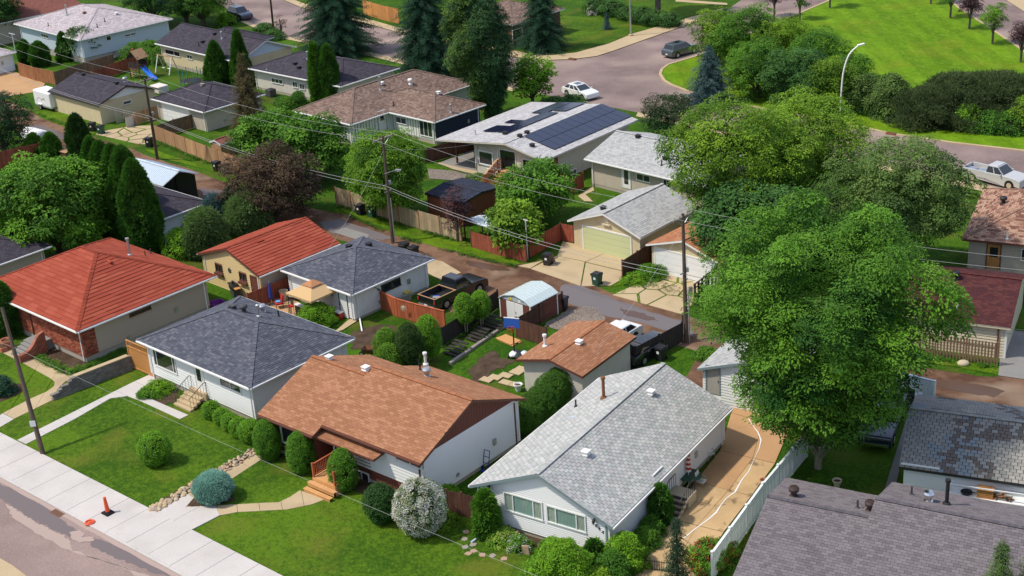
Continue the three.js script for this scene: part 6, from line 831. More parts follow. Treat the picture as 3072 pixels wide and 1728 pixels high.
cover('ground_cover', 'bright green ground cover round the soil bed before the brick house', [[-36.64,-97.91],[-35.19,-96.47],[-32.96,-94.16],[-32.23,-94.18],[-31.75,-95.15]], .55, 260, [.06, .17, .01], [.16, .36, .02], { gaps: .2, h: .25 });
cover('ground_cover', 'bright grass strip between the retaining wall and the brick house', [[-31.51,-95.38],[-30.35,-96.07],[-29.52,-97.64]], .6, 200, [.05, .16, .01], [.13, .3, .02], { gaps: .2 });
cover('weeds', 'weeds along the foot of the beige lane fence', [[-15.79,-126.52],[-9.68,-120.41],[-4.06,-114.89]], .35, 420, [.04, .12, .01], [.12, .26, .02]);
cover('weeds', 'weeds along the foot of the orange-brown lane fence', [[-37.87,-151.52],[-33.56,-145.92],[-29.22,-140.62],[-26.27,-137.22]], .35, 380, [.05, .15, .01], [.14, .3, .02]);
cover('weeds', 'weeds along the grassy edge of the lane in the middle', [[-14.43,-123.48],[-9.76,-117.46],[-6.17,-114.07],[-2.77,-111.19],[0.51,-108.69]], .3, 420, [.05, .13, .01], [.13, .26, .02], { gaps: .5 });
cover('weeds', 'weeds in the joints of the cracked lane driveway', [[8.42,-102.17],[11.04,-103.3],[12.68,-101.45],[13.92,-99.33]], .9, 160, [.05, .13, .01], [.12, .24, .02], { gaps: .52, s: .7 });
cover('weeds', 'weeds along the foot of the brown picket fence', [[26.09,-88.69],[28.59,-87.12],[32.19,-85.18]], .3, 260, [.05, .15, .01], [.13, .3, .02]);
cover('weeds', 'weeds along the white vinyl fence beside the driveway', [[9.3,-63.04],[13.19,-69.81],[16.9,-75.43]], .25, 260, [.04, .12, .01], [.11, .24, .02]);
cover('weeds', 'weeds along the lane by the cream garage wall and carts', [[-55.37,-166.63],[-49.36,-159.39],[-44.84,-154.1]], .4, 220, [.05, .15, .01], [.14, .3, .02]);
cover('weeds', 'weeds at the foot of the black board fences in the middle', [[-5.31,-94.04],[-3.42,-96.76],[-1.15,-100.31]], .3, 160, [.03, .09, .01], [.09, .18, .02]);

// ---------------------------------------------------------------- fences and walls
fence('lane_fence', 'tan and beige board fence along the far side of the lane, behind the lane pole', [[-15.95,-126.98],[-9.7,-120.82],[-4.06,-115.27]], { m: M['beige fence'], h: 1.75, pm: M['cedar fence'], jag: 1, post: 2.5 });
fence('board_fence', 'dark red-brown board fence before the white sheet shelter', [[-3.2,-113.8],[-0.69,-111.26],[1.36,-109.58]], { m: M['red fence'], h: 1.5, pm: M['brown fence'] });
fence('board_fence', 'red-brown board fence with a braced gate left of the cream garage', [[1.62,-110.41],[4.49,-113.98],[5.6,-113.13]], { m: M['red fence'], h: 1.6, pm: M['brown fence'] });
fence('board_fence', 'red-brown fence running from the cream garage corner to the lane', [[8.88,-104.72],[11.61,-108.2],[11.94,-107.62]], { m: M['brown fence'], h: 1.6 });
fence('picket_fence', 'dark brown alternating picket fence left of the elm by the cracked driveway', [[13.78,-98.76],[16.4,-102.39]], { m: M['dark fence'], h: 1.7, style: 'alt', cap: 1, bw: .3, rails: [.3, 1.4] });
fence('board_fence', 'chocolate brown board fence beside the basketball hoop and gravel pad', [[3.76,-99.36],[0.14,-95.23],[2.25,-93.28]], { m: M['brown fence'], h: 1.5, side: 1, postCap: 1 });
fence('gate_fence', 'bright orange-red board fence and gate with a sun ornament by the white garage', [[-10.23,-101.87],[-8.94,-100.24],[-7.58,-99.14],[-5.21,-97.33]], { m: M['red stain'], h: 1.55, pm: M['red stain'], cap: 1 });
fence('board_fence', 'black stained board fence behind the clipped cedars', [[-5.4,-94.46],[-3.42,-97.19],[-1.15,-100.69]], { m: M['dark fence'], h: 1.5 });
fence('board_fence', 'black board fence with white flecks beside the parked black sedan', [[7.56,-90.32],[8.25,-88.95],[11.95,-92.44],[12.16,-93.55]], { m: M['dark fence'], h: 1.6 });
fence('picket_fence', 'brown picket fence before the maroon roof garage', [[26.19,-89.06],[28.71,-87.54],[32.31,-85.53]], { m: M['weathered fence'], h: 1.75, single: 1, style: 'picket', bw: .22, rails: [.4, 1.35], post: 2.6 });
fence('vinyl_fence', 'long white vinyl fence between the driveway and the mauve roof', [[9.59,-63.3],[13.48,-69.77],[17.25,-75.38]], { m: M['white vinyl'], pm: M['white vinyl'], h: 1.75, cap: 1, postCap: 1, post: 2.4, bw: .22, gap: .03, cat: 'fence' });
fence('vinyl_fence', 'pale blue vinyl fence behind the barbecue at the lane', [[21.33,-85.49],[24.29,-83.02],[26.71,-81.01]], { m: mat('pale blue vinyl', [.42, .56, .64], .5), pm: M['white vinyl'], h: 1.6, cap: 1, bw: .25, gap: .03 });
fence('board_fence', 'wooden fence with stepped panels beside the orange concrete at the upper left', [[-63.1,-186.33],[-60.04,-182.93],[-56.64,-179.91]], { m: M['cedar fence'], h: 1.75, cap: 1, post: 2.2 });
fence('board_fence', 'weathered wooden fence running back from the stepped panels to the blue-grey house', [[-56.64,-179.91],[-53.8,-183.92],[-50.86,-187.67]], { m: M['weathered fence'], h: 1.75 });
fence('board_fence', 'red-brown fence behind the charcoal gable garage roof, left of the play tower', [[-51.67,-179.42],[-49.34,-183.77],[-47.33,-187.78]], { m: M['red fence'], h: 1.6 });
fence('board_fence', 'dull red board fence at the left edge above the leafy maple', [[-54.01,-144.91],[-51.16,-146.71],[-48,-148.77]], { m: M['red fence'], h: 1.9, style: 'board' });
fence('lane_fence', 'orange-brown board fence along the lane beside the pole and garbage carts', [[-38.16,-152.31],[-33.69,-146.63],[-29.33,-141.29],[-26.36,-137.86]], { m: M['tan fence'], h: 1.75, pm: M['cedar fence'], post: 2.5 });
fence('board_fence', 'weathered dark fence across the yard behind the orange-brown lane fence', [[-38.12,-152.3],[-36.46,-154.45],[-34.15,-156.52]], { m: M['weathered fence'], h: 1.6 });
fence('board_fence', 'orange cedar fence at the top edge across the far street', [[-19.12,-209.9],[-16.21,-205.34],[-13.52,-201.98]], { m: M['orange cedar'], h: 2.2 });
fence('board_fence', 'brown fence in the shade between the navy wall and the carport posts', [[-7.89,-137.51],[-5.5,-139.06],[-2.65,-141.09]], { m: M['brown fence'], h: 1.6 });
fence('board_fence', 'red-brown fence at the right end of the solar panel house', [[5.09,-128.74],[6.19,-125.35],[7.36,-127.13]], { m: M['red fence'], h: 1.5 });
fence('board_fence', 'red fence behind the gazebo patio', [[-20.8,-103.37],[-19.05,-105.03],[-17.63,-106.55]], { m: M['red fence'], h: 1.5 });
fence('gate_fence', 'dark brown gate between the brown-roofed house and the grey gable house', [[-4.6,-71.72],[-3.74,-71.26],[-2.81,-70.64]], { m: M['brown fence'], h: 1.6 });
fence('board_fence', 'brown plywood fence beside the beige garage with charcoal roof', [[-41.75,-158.74],[-40.2,-160.76],[-39.45,-160.91]], { m: M['tan fence'], h: 1.5 });
fence('board_fence', 'black slatted fence at the right edge beside the maroon garage', [[36.16,-92.81],[38.53,-97.1]], { m: M['dark fence'], h: 1.7 });
{ // cedar screen by the grey hip house
  const a = [-28.21,-94.42], c = [-25.98,-92.36], L = len2(sub2(c, a)), s = thing('cedar_screen', 'tall orange cedar fence panel at the left corner of the grey hip house', 'fence', a, headOf(a, c)), n = Math.round(L / .15);
  for (let k = 0; k < n; k++) { const m = mesh('board', unitBox, M['orange cedar'], s); m.position.set((k + .5) * L / n, .95, 0); m.scale.set(L / n - .012, 1.6, .025); } for (const y of [.15, 1.8, 2.25]) brickOf('rail', s, M['orange cedar'], L / 2, y, .02, L, .1, .07); for (const x of [0, L]) brickOf('post', s, M['orange cedar'], x, 1.15, 0, .1, 2.3, .1); const g = new G(); for (let x = .1; x < L - .3; x += .16) g.bar([x, 1.85, 0], [x + .35, 2.2, 0], .02).bar([x + .35, 1.85, 0], [x, 2.2, 0], .02); mesh('lattice', g, M['orange cedar'], s);
}
{ // retaining wall of textured blocks stepping down to the walk
  const a = [-32.8,-89.91], c = [-28.14,-94.09], L = len2(sub2(c, a)), w = thing('retaining_wall', 'low grey retaining wall of patterned blocks with stepped end beside the cream walk', 'wall', a, headOf(a, c)); const ms = [[.2, .18, .165], [.17, .155, .145], [.235, .215, .2]].map((q, i) => mat('wall block ' + i, q, .95));
  const bg = [0, 1].map(k => { const g = new G().box(0, 0, 0, .29, .145, .3); for (let i = 0; i < 3; i++) g.bar([-.12 + i * .08, -.06, .155], [-.04 + i * .08, .06, .155], .03, .03).bar([-.04 + i * .08, -.06, .156], [-.12 + i * .08, .06, .156], .02, .02); return g.geo(); });
  for (let r = 0; r < 7; r++) for (let x = (r % 2) * .15 + (r > 2 ? (r - 2) * .42 : 0); x < L; x += .3) { const m = mesh('block', bg[k2()], ms[Math.floor(rnd() * 3)], w); m.position.set(x + .15, .075 + r * .15, -r * .03); }
  function k2() { return rnd() < .5 ? 0 : 1; } const cp = mesh('coping', new G().box(L / 2 + 1.0, 1.09, -.22, L - 2, .07, .42), M['old concrete'], w);
}
{ // brick entrance stair wall, steps, pots
  const p = [-35.99,-97.74], s = thing('entrance_steps', 'grey steps with a curved red brick side wall at the brick-fronted house', 'steps', p, 43.5), sh = new THREE.Shape(); sh.moveTo(0, 0); sh.lineTo(2.3, 0); sh.lineTo(2.3, 1.75); sh.quadraticCurveTo(1.85, 1.8, 1.4, 1.2); sh.quadraticCurveTo(.9, .62, .25, .62); sh.lineTo(0, .6); sh.closePath();
  const wg = new THREE.ExtrudeGeometry(sh, { depth: .3, bevelEnabled: false, curveSegments: 6 }); wg.rotateY(Math.PI / 2); const wm = mesh('side_wall', wg, mat('brick wall', W1, .9, { ...tex(512, 2.4, (u, v) => { const j = Math.floor(v * 24), f = v * 24 - j, x = u * 8 + (j % 2) * .5, i = Math.floor(x), fx = x - i; return f < .14 || fx < .05 ? [.25, .18, .14] : mul(pick6(i, j), .9 + .2 * tn(u, v, 100, 3)); }, (u, v) => { const j = Math.floor(v * 24), f = v * 24 - j, x = u * 8 + (j % 2) * .5, fx = x - Math.floor(x); return f < .14 || fx < .05 ? 0 : 1; }), bumpScale: .01 }), s); wm.position.set(0, 0, 1.6);
  function pick6(i, j) { return [[.3, .085, .05], [.36, .11, .06], [.25, .065, .042], [.4, .14, .085]][Math.floor(hash(((i % 8) + 8) % 8, j, 6) * 4)]; }
  for (let k = 0; k < 5; k++) brickOf('step', s, M['grey concrete'], -.9, .09 + k * .16, 1.1 - k * .3, 1.7, .17, .32); brickOf('landing', s, M['grey concrete'], -.9, .42, -1.0, 1.7, .84, 1.6);
  const pot = (n, l, q, sc, m) => { const t = thing(n, l, 'planter', q); mesh('pot', new G().lathe(0, 0, [[0, .02], [.16 * sc, 0], [.24 * sc, .38 * sc], [.29 * sc, .4 * sc], [.29 * sc, .47 * sc], [.24 * sc, .47 * sc], [.2 * sc, .38 * sc], [0, .38 * sc]], 14), m, t); mesh('soil', new G().lathe(0, 0, [[.22 * sc, .385 * sc], [0, .39 * sc]], 12), M.soil, t); return t; };
  pot('urn_planter', 'round terracotta urn beside the walk at the left edge', [-38.68,-99.19], 1.7, M.terracotta); const bx = thing('brick_planter', 'low red brick planter at the left edge beside the terracotta urn', 'planter', [-39.16,-98.98], 43); mesh('wall', new G().box(0, .2, 0, 1.2, .4, .5), M.terracotta, bx); brickOf('soil', bx, M.soil, 0, .405, 0, 1.05, .02, .36);
  pot('stone_planter', 'stone pedestal bowl planter on the lawn beyond the mauve roof', [18.25,-71.78], 1.0, M['stone cream']); pot('white_planter', 'white round planter against the small cream garage', [-0.04,-86.67], 1.1, M['white plastic']); pot('hanging_pot', 'small orange pot by the white vinyl fence', [14.08,-72.44], .9, M.terracotta);
}

// ---------------------------------------------------------------- poles, wires, lamps
function pole(label, base, top, h, arm, o = {}) {
  const p = thing('utility_pole', label, 'utility pole', base), t = [top[0] - base[0], h, top[1] - base[1]]; mesh('shaft', new G().rod([0, -.2, 0], t, .17, .11, 10), M['pole wood'], p); p.userData.top = undefined; delete p.userData.top;
  const d = [Math.sin(rad(43)), -Math.cos(rad(43))], at = (y, s) => [t[0] * y / h + d[0] * s, y, t[2] * y / h + d[1] * s];
  if (arm) { mesh('crossarm', new G().bar(at(h - .25, -1.15), at(h - .25, 1.15), .11, .13), M['grey wood'], p); for (const s of [-1.05, -.45, .45, 1.05]) { const q = at(h - .2, s); mesh('insulator', new G().rod(q, [q[0], q[1] + .22, q[2]], .045, .03, 6), M['stone cream'], p); } const g = new G().bar(at(h - .9, 0), at(h - .3, .8), .04).bar(at(h - .9, 0), at(h - .3, -.8), .04); mesh('brace', g, M.galvanised, p); }
  if (o.gear) { const q = at(5.4, .3); mesh('line_bracket', new G().bar(at(5.3, -.5), at(5.3, .5), .07).bar(at(4.7, -.4), at(4.7, .4), .06).box(q[0], q[1], q[2], .25, .3, .25), M.galvanised, p); }
  if (o.conduit) mesh('conduit', new G().rod([.2, 0, .1], [.2, 4.2, .1], .05), M.galvanised, p);
  if (o.sign) brickOf('sign', p, M['white plastic'], t[0] * 2.1 / h - .05, 2.1, t[2] * 2.1 / h + .19, .38, .42, .02);
  return (y, s) => { const q = at(y, s); return [base[0] + q[0], q[1], base[1] + q[2]]; };
}
const PA = pole('leaning lane pole with a crossarm beside the orange-brown lane fence', [-36.59,-145.22], [-35.77,-142.27], 9.5, 1, { gear: 1 }), PB = pole('lane pole with a crossarm in front of the beige lane fence', [-10.1,-116], [-10.1,-116.61], 9.6, 1, { gear: 1, conduit: 1 }), PC = pole('lane pole with a crossarm beside the cracked driveway and the elm', [12.26,-92.39], [12.25,-93.24], 9.6, 1, { gear: 1, conduit: 1 }), PL = pole('dark wooden pole on the front lawn beside the sidewalk, with a small white sign', [-31.28,-82.09], [-32.97,-85.04], 9.4, 0, { sign: 1 });
pole('brown wooden pole at the far street beside the dark blue car', [-31.56,-202.8], [-29.49,-190.57], 9, 0);
{ const p = thing('utility_light', 'small grey street light on an arm of the middle lane pole', 'street light', [-10.1,-116], 0, undefined, 6.4); const g = new G().bar([-.1, .0, 0], [.9, .35, .25], .05).box(1.1, .35, .3, .5, .12, .22, -.3); mesh('arm', g, M.galvanised, p); brickOf('lens', p, M['white plastic'], 1.12, .27, .3, .3, .06, .16); }
function wire(label, a, b, sag, r = .012, m = M['white trim']) { const pts = []; for (let i = 0; i <= 14; i++) { const t = i / 14; pts.push(new THREE.Vector3(lerp(a[0], b[0], t), lerp(a[1], b[1], t) - sag * 4 * t * (1 - t), lerp(a[2], b[2], t))); } const o = mesh('overhead_wire', new THREE.TubeGeometry(new THREE.CatmullRomCurve3(pts), 28, r, 5), m); tag(o, label, 'wire', 'overhead wires'); }
const gw = mat('wire grey', [.38, .38, .38], .5), shift = (p, d, y = 0) => [p[0] + d[0], p[1] + y, p[2] + d[1]];
[[9.55, -1.05, 'outer upper'], [9.55, 1.05, 'inner upper'], [5.3, -.3, 'upper low'], [4.7, .3, 'lowest']].forEach(([y, s, n], i) => {
  const a = PA(Math.min(y, 9.4), s), b = PB(y, s), c = PC(y, s), r = i > 1 ? .016 : .011;
  wire(n + ' lane wire from the left edge to the leaning lane pole', shift(a, [-27, -30], .3), a, .7, r, gw); wire(n + ' lane wire between the leaning pole and the middle lane pole', a, b, .8, r, gw); wire(n + ' lane wire between middle pole and elm pole', b, c, .8, r, gw); wire(n + ' lane wire from the pole by the elm to the right edge', c, shift(c, [30, 17], .2), .8, r, i > 1 ? M['dark metal'] : gw);
});
wire('long pale service wire from the front pole across both front lawns', PL(6.9, 0), [PL(6.9, 0)[0] + 42, 6.9, PL(6.9, 0)[2] + 37], .5, .007, gw); wire('short pale service wire from the front pole to the left edge', PL(6.9, 0), [PL(6.9, 0)[0] - 16, 7.4, PL(6.9, 0)[2] - 12], .2, .009, gw);
wire('thin service wire from the lane pole by the elm to the small brown roof garage', PC(8.6, 0), [PC(8, 0)[0] - 7, 2.7, PC(8, 0)[2] + 7], .4, .009, gw); wire('thin service wire from the middle lane pole to the grey hip garage', PB(8.4, 0), [PB(8, 0)[0] - 4.5, 3.2, PB(8, 0)[2] + 9], .4, .009, gw); wire('thin service wire from the middle lane pole towards the solar panel house', PB(8.4, 0), [PB(8, 0)[0] + 11.5, 4.6, PB(8, 0)[2] - 14], .5, .009, gw);
{ const p = thing('street_lamp', 'straight pale grey lamp post on the corner lawn', 'street lamp', [17.85,-185.43]); mesh('post', new G().rod([0, .2, 0], [0, 9.5, 0], .12, .08, 10), M.galvanised, p); mesh('base', new G().lathe(0, 0, [[.3, 0], [.3, .25], [.12, .3]], 12), M['old concrete'], p); mesh('arm', new G().bar([0, 9.4, 0], [1.6, 9.9, .8], .07), M.galvanised, p); brickOf('lamp_head', p, M.galvanised, 1.8, 9.92, .9, .7, .14, .3);
  const q = thing('street_lamp', 'white curved street lamp before the park thicket', 'street lamp', [35.56,-143.64]), c = new THREE.CatmullRomCurve3([[0, 0, 0], [.05, 3, 0], [.25, 5.2, 0], [.8, 6.8, 0], [1.7, 7.6, -.1]].map(v => new THREE.Vector3(...v))); mesh('post', new THREE.TubeGeometry(c, 24, .085, 8), M['white paint'], q); const h = mesh('lamp_head', new RoundedBoxGeometry(.75, .16, .3, 2, .06), M['white paint'], q); h.position.set(1.95, 7.66, -.1); h.rotation.z = .2; }
const tpost = (l, p, h, w) => { const t = thing('clothesline_post', l, 'post', p, 43); mesh('post', new G().rod([0, 0, 0], [0, h, 0], .05, .05, 8), M['white paint'], t); mesh('crossbar', new G().bar([-w / 2, h, 0], [w / 2, h, 0], .06), M['white paint'], t); };
tpost('white clothesline post at the fence under the yellow-green maple', [1.48,-110.26], 3.5, .5); tpost('white T-shaped clothesline post at the upper left beside the dark red wall', [-67.95,-200.66], 2.6, 1.6);
[[[9.46,-175.23], 'rusty storm drain set in the kerb below the corner lawn', 1], [[39.09,-136.92], 'rusty storm drain set in the kerb of the street by the park', 1], [[23.81,-164.9], 'flat iron grate in the asphalt in the middle of the junction', 0], [[-28.39,-74.66], 'brown iron drain grate beside the wet gutter of the front street', 0]].forEach(([p, l, k]) => { const t = thing('storm_drain', l, 'drain', p, 42); mesh('frame', new G().box(0, k ? .09 : .025, 0, 1.0, k ? .2 : .03, .45), M.rust, t); for (let q = 0; q < 5; q++) brickOf('bar', t, M['dark metal'], -.36 + q * .18, k ? .2 : .045, 0, .05, .02, .36); });

// ---------------------------------------------------------------- vehicles
function wheel(parent, x, z, r, m) { const g = new THREE.CylinderGeometry(r, r, .24, 20); g.rotateX(Math.PI / 2); const w = mesh('wheel', g, M.rubber, parent); w.position.set(x, r, z); const rg = new THREE.CylinderGeometry(r * .62, r * .56, .26, 12); rg.rotateX(Math.PI / 2); mesh('rim', rg, m || M.galvanised, w); }
function car(name, label, cat, pos, hd, o) { // nose towards +x
  const c = thing(name, label, cat, pos, hd), L = o.L, W = o.W, r = o.r || .33, m = o.m, hw = W / 2, x1 = L / 2, wb = o.wb || [L * .31, -L * .3], belt = o.belt, H = o.H, gc = .22;
  const low = new THREE.Shape(), arch = (x, cw) => low.absarc(x, r, r + .07, 0, Math.PI, false);
  low.moveTo(-x1 + .04, gc + .12); low.lineTo(wb[1] - r - .07, gc + .05); low.absarc(wb[1], r, r + .08, Math.PI, 0, true); low.lineTo(wb[0] - r - .08, gc); low.absarc(wb[0], r, r + .08, Math.PI, 0, true); low.lineTo(x1 - .04, gc + .12);
  low.quadraticCurveTo(x1 + .02, belt * .62, x1 - .08, belt * .8); low.quadraticCurveTo(x1 - .3, belt * .93, o.cw[0] + .05, belt); low.lineTo(o.pick ? o.cw[1] : o.cw[1], belt + .02); if (!o.pick) { low.lineTo(-x1 + .12, belt * .97); low.quadraticCurveTo(-x1 - .01, belt * .9, -x1, belt * .6); } else { low.lineTo(o.cw[1], .6); low.lineTo(-x1, .6); }
  low.closePath(); const bg = new THREE.ExtrudeGeometry(low, { depth: W - .16, bevelThickness: .08, bevelSize: .05, bevelSegments: 3, curveSegments: 8 }); bg.translate(0, 0, -(W - .16) / 2); mesh('body', bg, m, c);
  // cabin: a tapering block with glass let into each side
  const [bf, br, tf, tb] = [o.cw[0], o.cw[1], o.ct[0], o.ct[1]], wb2 = hw - .07, wt = hw - .24, B = [[bf, wb2], [bf, -wb2], [br, -wb2], [br, wb2]].map(q => [q[0], belt - .03, q[1]]), T = [[tf, wt], [tf, -wt], [tb, -wt], [tb, wt]].map(q => [q[0], H - .05, q[1]]), g = new G();
  for (let i = 0; i < 4; i++) { const j = (i + 1) % 4; g.quad(B[j], B[i], T[i], T[j]); } const T2 = T.map(q => [q[0] * .94 + (tf + tb) / 2 * .06, H, q[2] * .86]); for (let i = 0; i < 4; i++) { const j = (i + 1) % 4; g.quad(T[j], T[i], T2[i], T2[j]); } g.quad(T2[0], T2[1], T2[2], T2[3]); mesh('cabin', g, m, c);
  const pane = (n, a, b2, cc, d, ins, off, u0 = 0, u1 = 1) => { const P = (u, v) => { const q = [0, 1, 2].map(k => lerp(lerp(a[k], b2[k], u), lerp(d[k], cc[k], u), v)); return q; }, e1 = new THREE.Vector3(...b2).sub(new THREE.Vector3(...a)), e2 = new THREE.Vector3(...d).sub(new THREE.Vector3(...a)), nn = new THREE.Vector3().crossVectors(e1, e2).normalize().multiplyScalar(off), w = ins, q = [P(u0 + w, .1), P(u1 - w, .1), P(u1 - w, .9), P(u0 + w, .9)], o1 = q.map(v => [v[0] + nn.x, v[1] + nn.y, v[2] + nn.z]), gg = new G().quad(...o1); for (let i = 0; i < 4; i++) { const j = (i + 1) % 4; gg.quad(q[i], q[j], o1[j], o1[i]); } mesh(n, gg, M['car glass'], c); };
  pane('windshield', B[0], B[1], T[1], T[0], .06, .012); pane('rear_window', B[2], B[3], T[3], T[2], .08, .012);
  const nw = o.nw || 2; for (let k = 0; k < nw; k++) { pane('side_window', B[3], B[0], T[0], T[3], .03, .012, k / nw, (k + 1) / nw); pane('side_window', B[1], B[2], T[2], T[1], .03, .012, k / nw, (k + 1) / nw); }
  for (const x of wb) for (const s of [-1, 1]) wheel(c, x, s * (hw - .1), r, o.rim);
  for (const s of [-1, 1]) { const hl = mesh('headlight', new RoundedBoxGeometry(.16, .14, .36, 2, .04), M['white plastic'], c); hl.position.set(x1 - .1, belt * .74, s * (hw - .3)); const tl = mesh('taillight', new RoundedBoxGeometry(.1, o.pick ? .3 : .16, o.pick ? .14 : .34, 2, .03), M['red plastic'], c); tl.position.set(-x1 + .03, belt * .8, s * (hw - (o.pick ? .1 : .25))); const mr = mesh('mirror', new RoundedBoxGeometry(.12, .14, .22, 2, .04), m, c); mr.position.set(bf - .25, belt + .08, s * (hw + .08)); }
  brickOf('grille', c, M.black, x1 - .01, belt * .55, 0, .06, .22, W * .5); brickOf('front_bumper', c, o.bump || m, x1 + .03, .42, 0, .1, .18, W * .86); brickOf('rear_bumper', c, o.bump || m, -x1 - .02, .45, 0, .1, .18, W * .86); brickOf('licence_plate', c, M['white plastic'], -x1 - .08, .55, 0, .02, .14, .32);
  for (const s of [-1, 1]) for (let k = 0; k < nw; k++) brickOf('door_handle', c, M.black, lerp(br, bf, (k + .3) / nw), belt - .14, s * (hw - .035), .16, .04, .04);
  if (o.sunroof) brickOf('sunroof', c, M['car glass'], (tf + tb) / 2 + .2, H + .004, 0, .8, .01, .8);
  if (o.pick) { const bx = o.cw[1], bl = bx + x1, bm = -x1 + bl / 2; brickOf('bed_floor', c, M['black plastic'], bm, .66, 0, bl, .06, W - .3); for (const s of [-1, 1]) brickOf('bed_side', c, m, bm, .86, s * (hw - .1), bl, belt - .5, .18); brickOf('tailgate', c, m, -x1 + .06, .86, 0, .1, belt - .5, W - .1); if (o.rails) { for (const s of [-1, 1]) brickOf('bed_rail', c, M['tan fence'], bm, belt + .06, s * (hw - .08), bl, .05, .08); brickOf('bed_rail', c, M['tan fence'], -x1 + .06, belt + .06, 0, .08, .05, W - .2); brickOf('bed_rail', c, M['tan fence'], bx - .08, belt + .06, 0, .08, .05, W - .2); } if (o.load) o.load(c, bm); }
  return c;
}
const paint = (n, c, r = .25) => mat(n, c, r, { phys: true, clearcoat: 1, clearcoatRoughness: .05 });
const blk = paint('black paint', [.012, .012, .015]), wht = paint('white car paint', [.78, .78, .77]), slv = paint('silver paint', [.5, .5, .5]), nvy = paint('navy paint', [.012, .018, .045]), gry = paint('slate paint', [.055, .075, .09]);
const SUV = { L: 4.75, W: 1.9, H: 1.72, belt: 1.05, cw: [1.15, -2.15], ct: [.35, -1.9], r: .36, nw: 3 }, SED = { L: 4.7, W: 1.82, H: 1.44, belt: .92, cw: [1.0, -1.9], ct: [.1, -1.15], r: .33 }, PICK = { L: 5.8, W: 2.0, H: 1.85, belt: 1.12, cw: [1.3, -.55], ct: [.55, -.35], r: .4, pick: 1, wb: [1.9, -1.75] };
car('parked_car', 'dark navy people carrier parked on the far street by the wooden pole', 'car', [-37.85,-212.92], headOf([-41.06,-216.61], [-33.64,-206.43]), { ...SUV, m: nvy, W: 1.95, H: 1.78 });
car('parked_car', 'slate grey SUV with red tail lights at the kerb under the park trees', 'car', [22.89,-174.2], headOf([20.77,-169.64], [24.44,-172.57]), { ...SUV, m: gry, sunroof: 1 });
car('parked_car', 'white crossover with a sunroof beside the hedge at the junction', 'car', [9.3,-158.23], headOf([5.83,-161.64], [11.97,-152.88]), { ...SUV, m: wht, L: 4.55, H: 1.52, belt: .95, cw: [1.05, -2.1], ct: [.0, -1.3], sunroof: 1 });
car('pickup_truck', 'silver extended cab pickup truck at the right edge beside the tan roof', 'pickup truck', [44.22,-121.08], headOf([40.93,-122.53], [46.08,-116.66]), { ...PICK, m: slv, nw: 2, rim: M.chrome, load: (c, x) => { for (const k of [-.5, .5]) { const g = new THREE.CylinderGeometry(.42, .42, .1, 18); const d = mesh('wheel_cover', g, M.chrome, c); d.position.set(x + k, .95, .1); } } });
car('pickup_truck', 'black pickup truck with wooden bed rails beside the grey hip garage', 'pickup truck', [-4.62,-103.1], -45.5, { ...PICK, m: blk, L: 5.9, H: 1.92, rails: 1, bump: M.galvanised, nw: 2, load: (c, x) => { for (let k = 0; k < 6; k++) brickOf('load_scrap', c, pick([M['dark metal'], M['stone grey'], M['blue plastic']]), x + R(-.7, .7), .76, R(-.6, .6), R(.2, .5), R(.1, .25), R(.2, .4), R(0, 3)); } });
car('parked_car', 'white sedan with a black rear window behind the small brown roof garage', 'car', [7.08,-92.79], 132, { ...SED, m: wht });
car('parked_car', 'black sedan with blue-tinted rear window beside the black board fence', 'car', [9.17,-90.9], -48, { ...SED, m: blk });
car('pickup_truck', 'navy truck facing the lawn between the elm and the weathered garage', 'pickup truck', [22.67,-78.23], headOf([24.75,-82.11], [22.1,-76.44]), { ...PICK, m: nvy, bump: M.chrome });
car('parked_car', 'dark car half hidden behind the poplar stems', 'car', [-3.11,-171.16], headOf([-12.56,-181.17], [1.67,-163.73]), { ...SED, m: blk });
{ // enclosed trailer
  const t = thing('cargo_trailer', 'white enclosed cargo trailer with black scribbled lettering beside the cream garage', 'trailer', [-54.23,-168.75], 45), b = mesh('body', new RoundedBoxGeometry(3.9, 1.9, 2.0, 4, .18), M['white paint'], t); b.position.set(0, 1.4, 0); brickOf('lower_trim', t, M.galvanised, 0, .48, 0, 3.8, .14, 1.96);
  for (const s of [-1, 1]) { wheel(t, -.5, s * 1.0, .33); brickOf('fender', t, M['white trim'], -.5, .74, s * 1.06, .95, .1, .22); } const g = new G(); let x = -1.2, y = 1.25; for (let k = 0; k < 16; k++) { const nx = x + R(.06, .2), ny = 1.35 + R(-.28, .32); g.bar([x, y, 1.008], [nx, ny, 1.008], .035, .012, [0, 0, 1]); x = nx; y = ny; } mesh('lettering', g, M.black, t); mesh('tow_bar', new G().bar([1.9, .5, .6], [2.9, .5, 0], .08).bar([1.9, .5, -.6], [2.9, .5, 0], .08), M['dark metal'], t);
}
{ const t = thing('tent_trailer', 'white low covered trailer half hidden by the dark tree at the left', 'trailer', [-51.66,-153.85], 43), g = new G(); g.quad([-1.8, 1.35, 1], [1.8, 1.35, 1], [1.8, 1.75, 0], [-1.8, 1.75, 0]).quad([-1.8, 1.75, 0], [1.8, 1.75, 0], [1.8, 1.35, -1], [-1.8, 1.35, -1]).tri([1.8, 1.35, 1], [1.8, 1.35, -1], [1.8, 1.75, 0]).tri([-1.8, 1.35, 1], [-1.8, 1.75, 0], [-1.8, 1.35, -1]); mesh('roof', g, M['white paint'], t); brickOf('body', t, M['white siding'], 0, .9, 0, 3.5, .9, 1.9); for (const s of [-1, 1]) wheel(t, 0, s * .9, .3); }

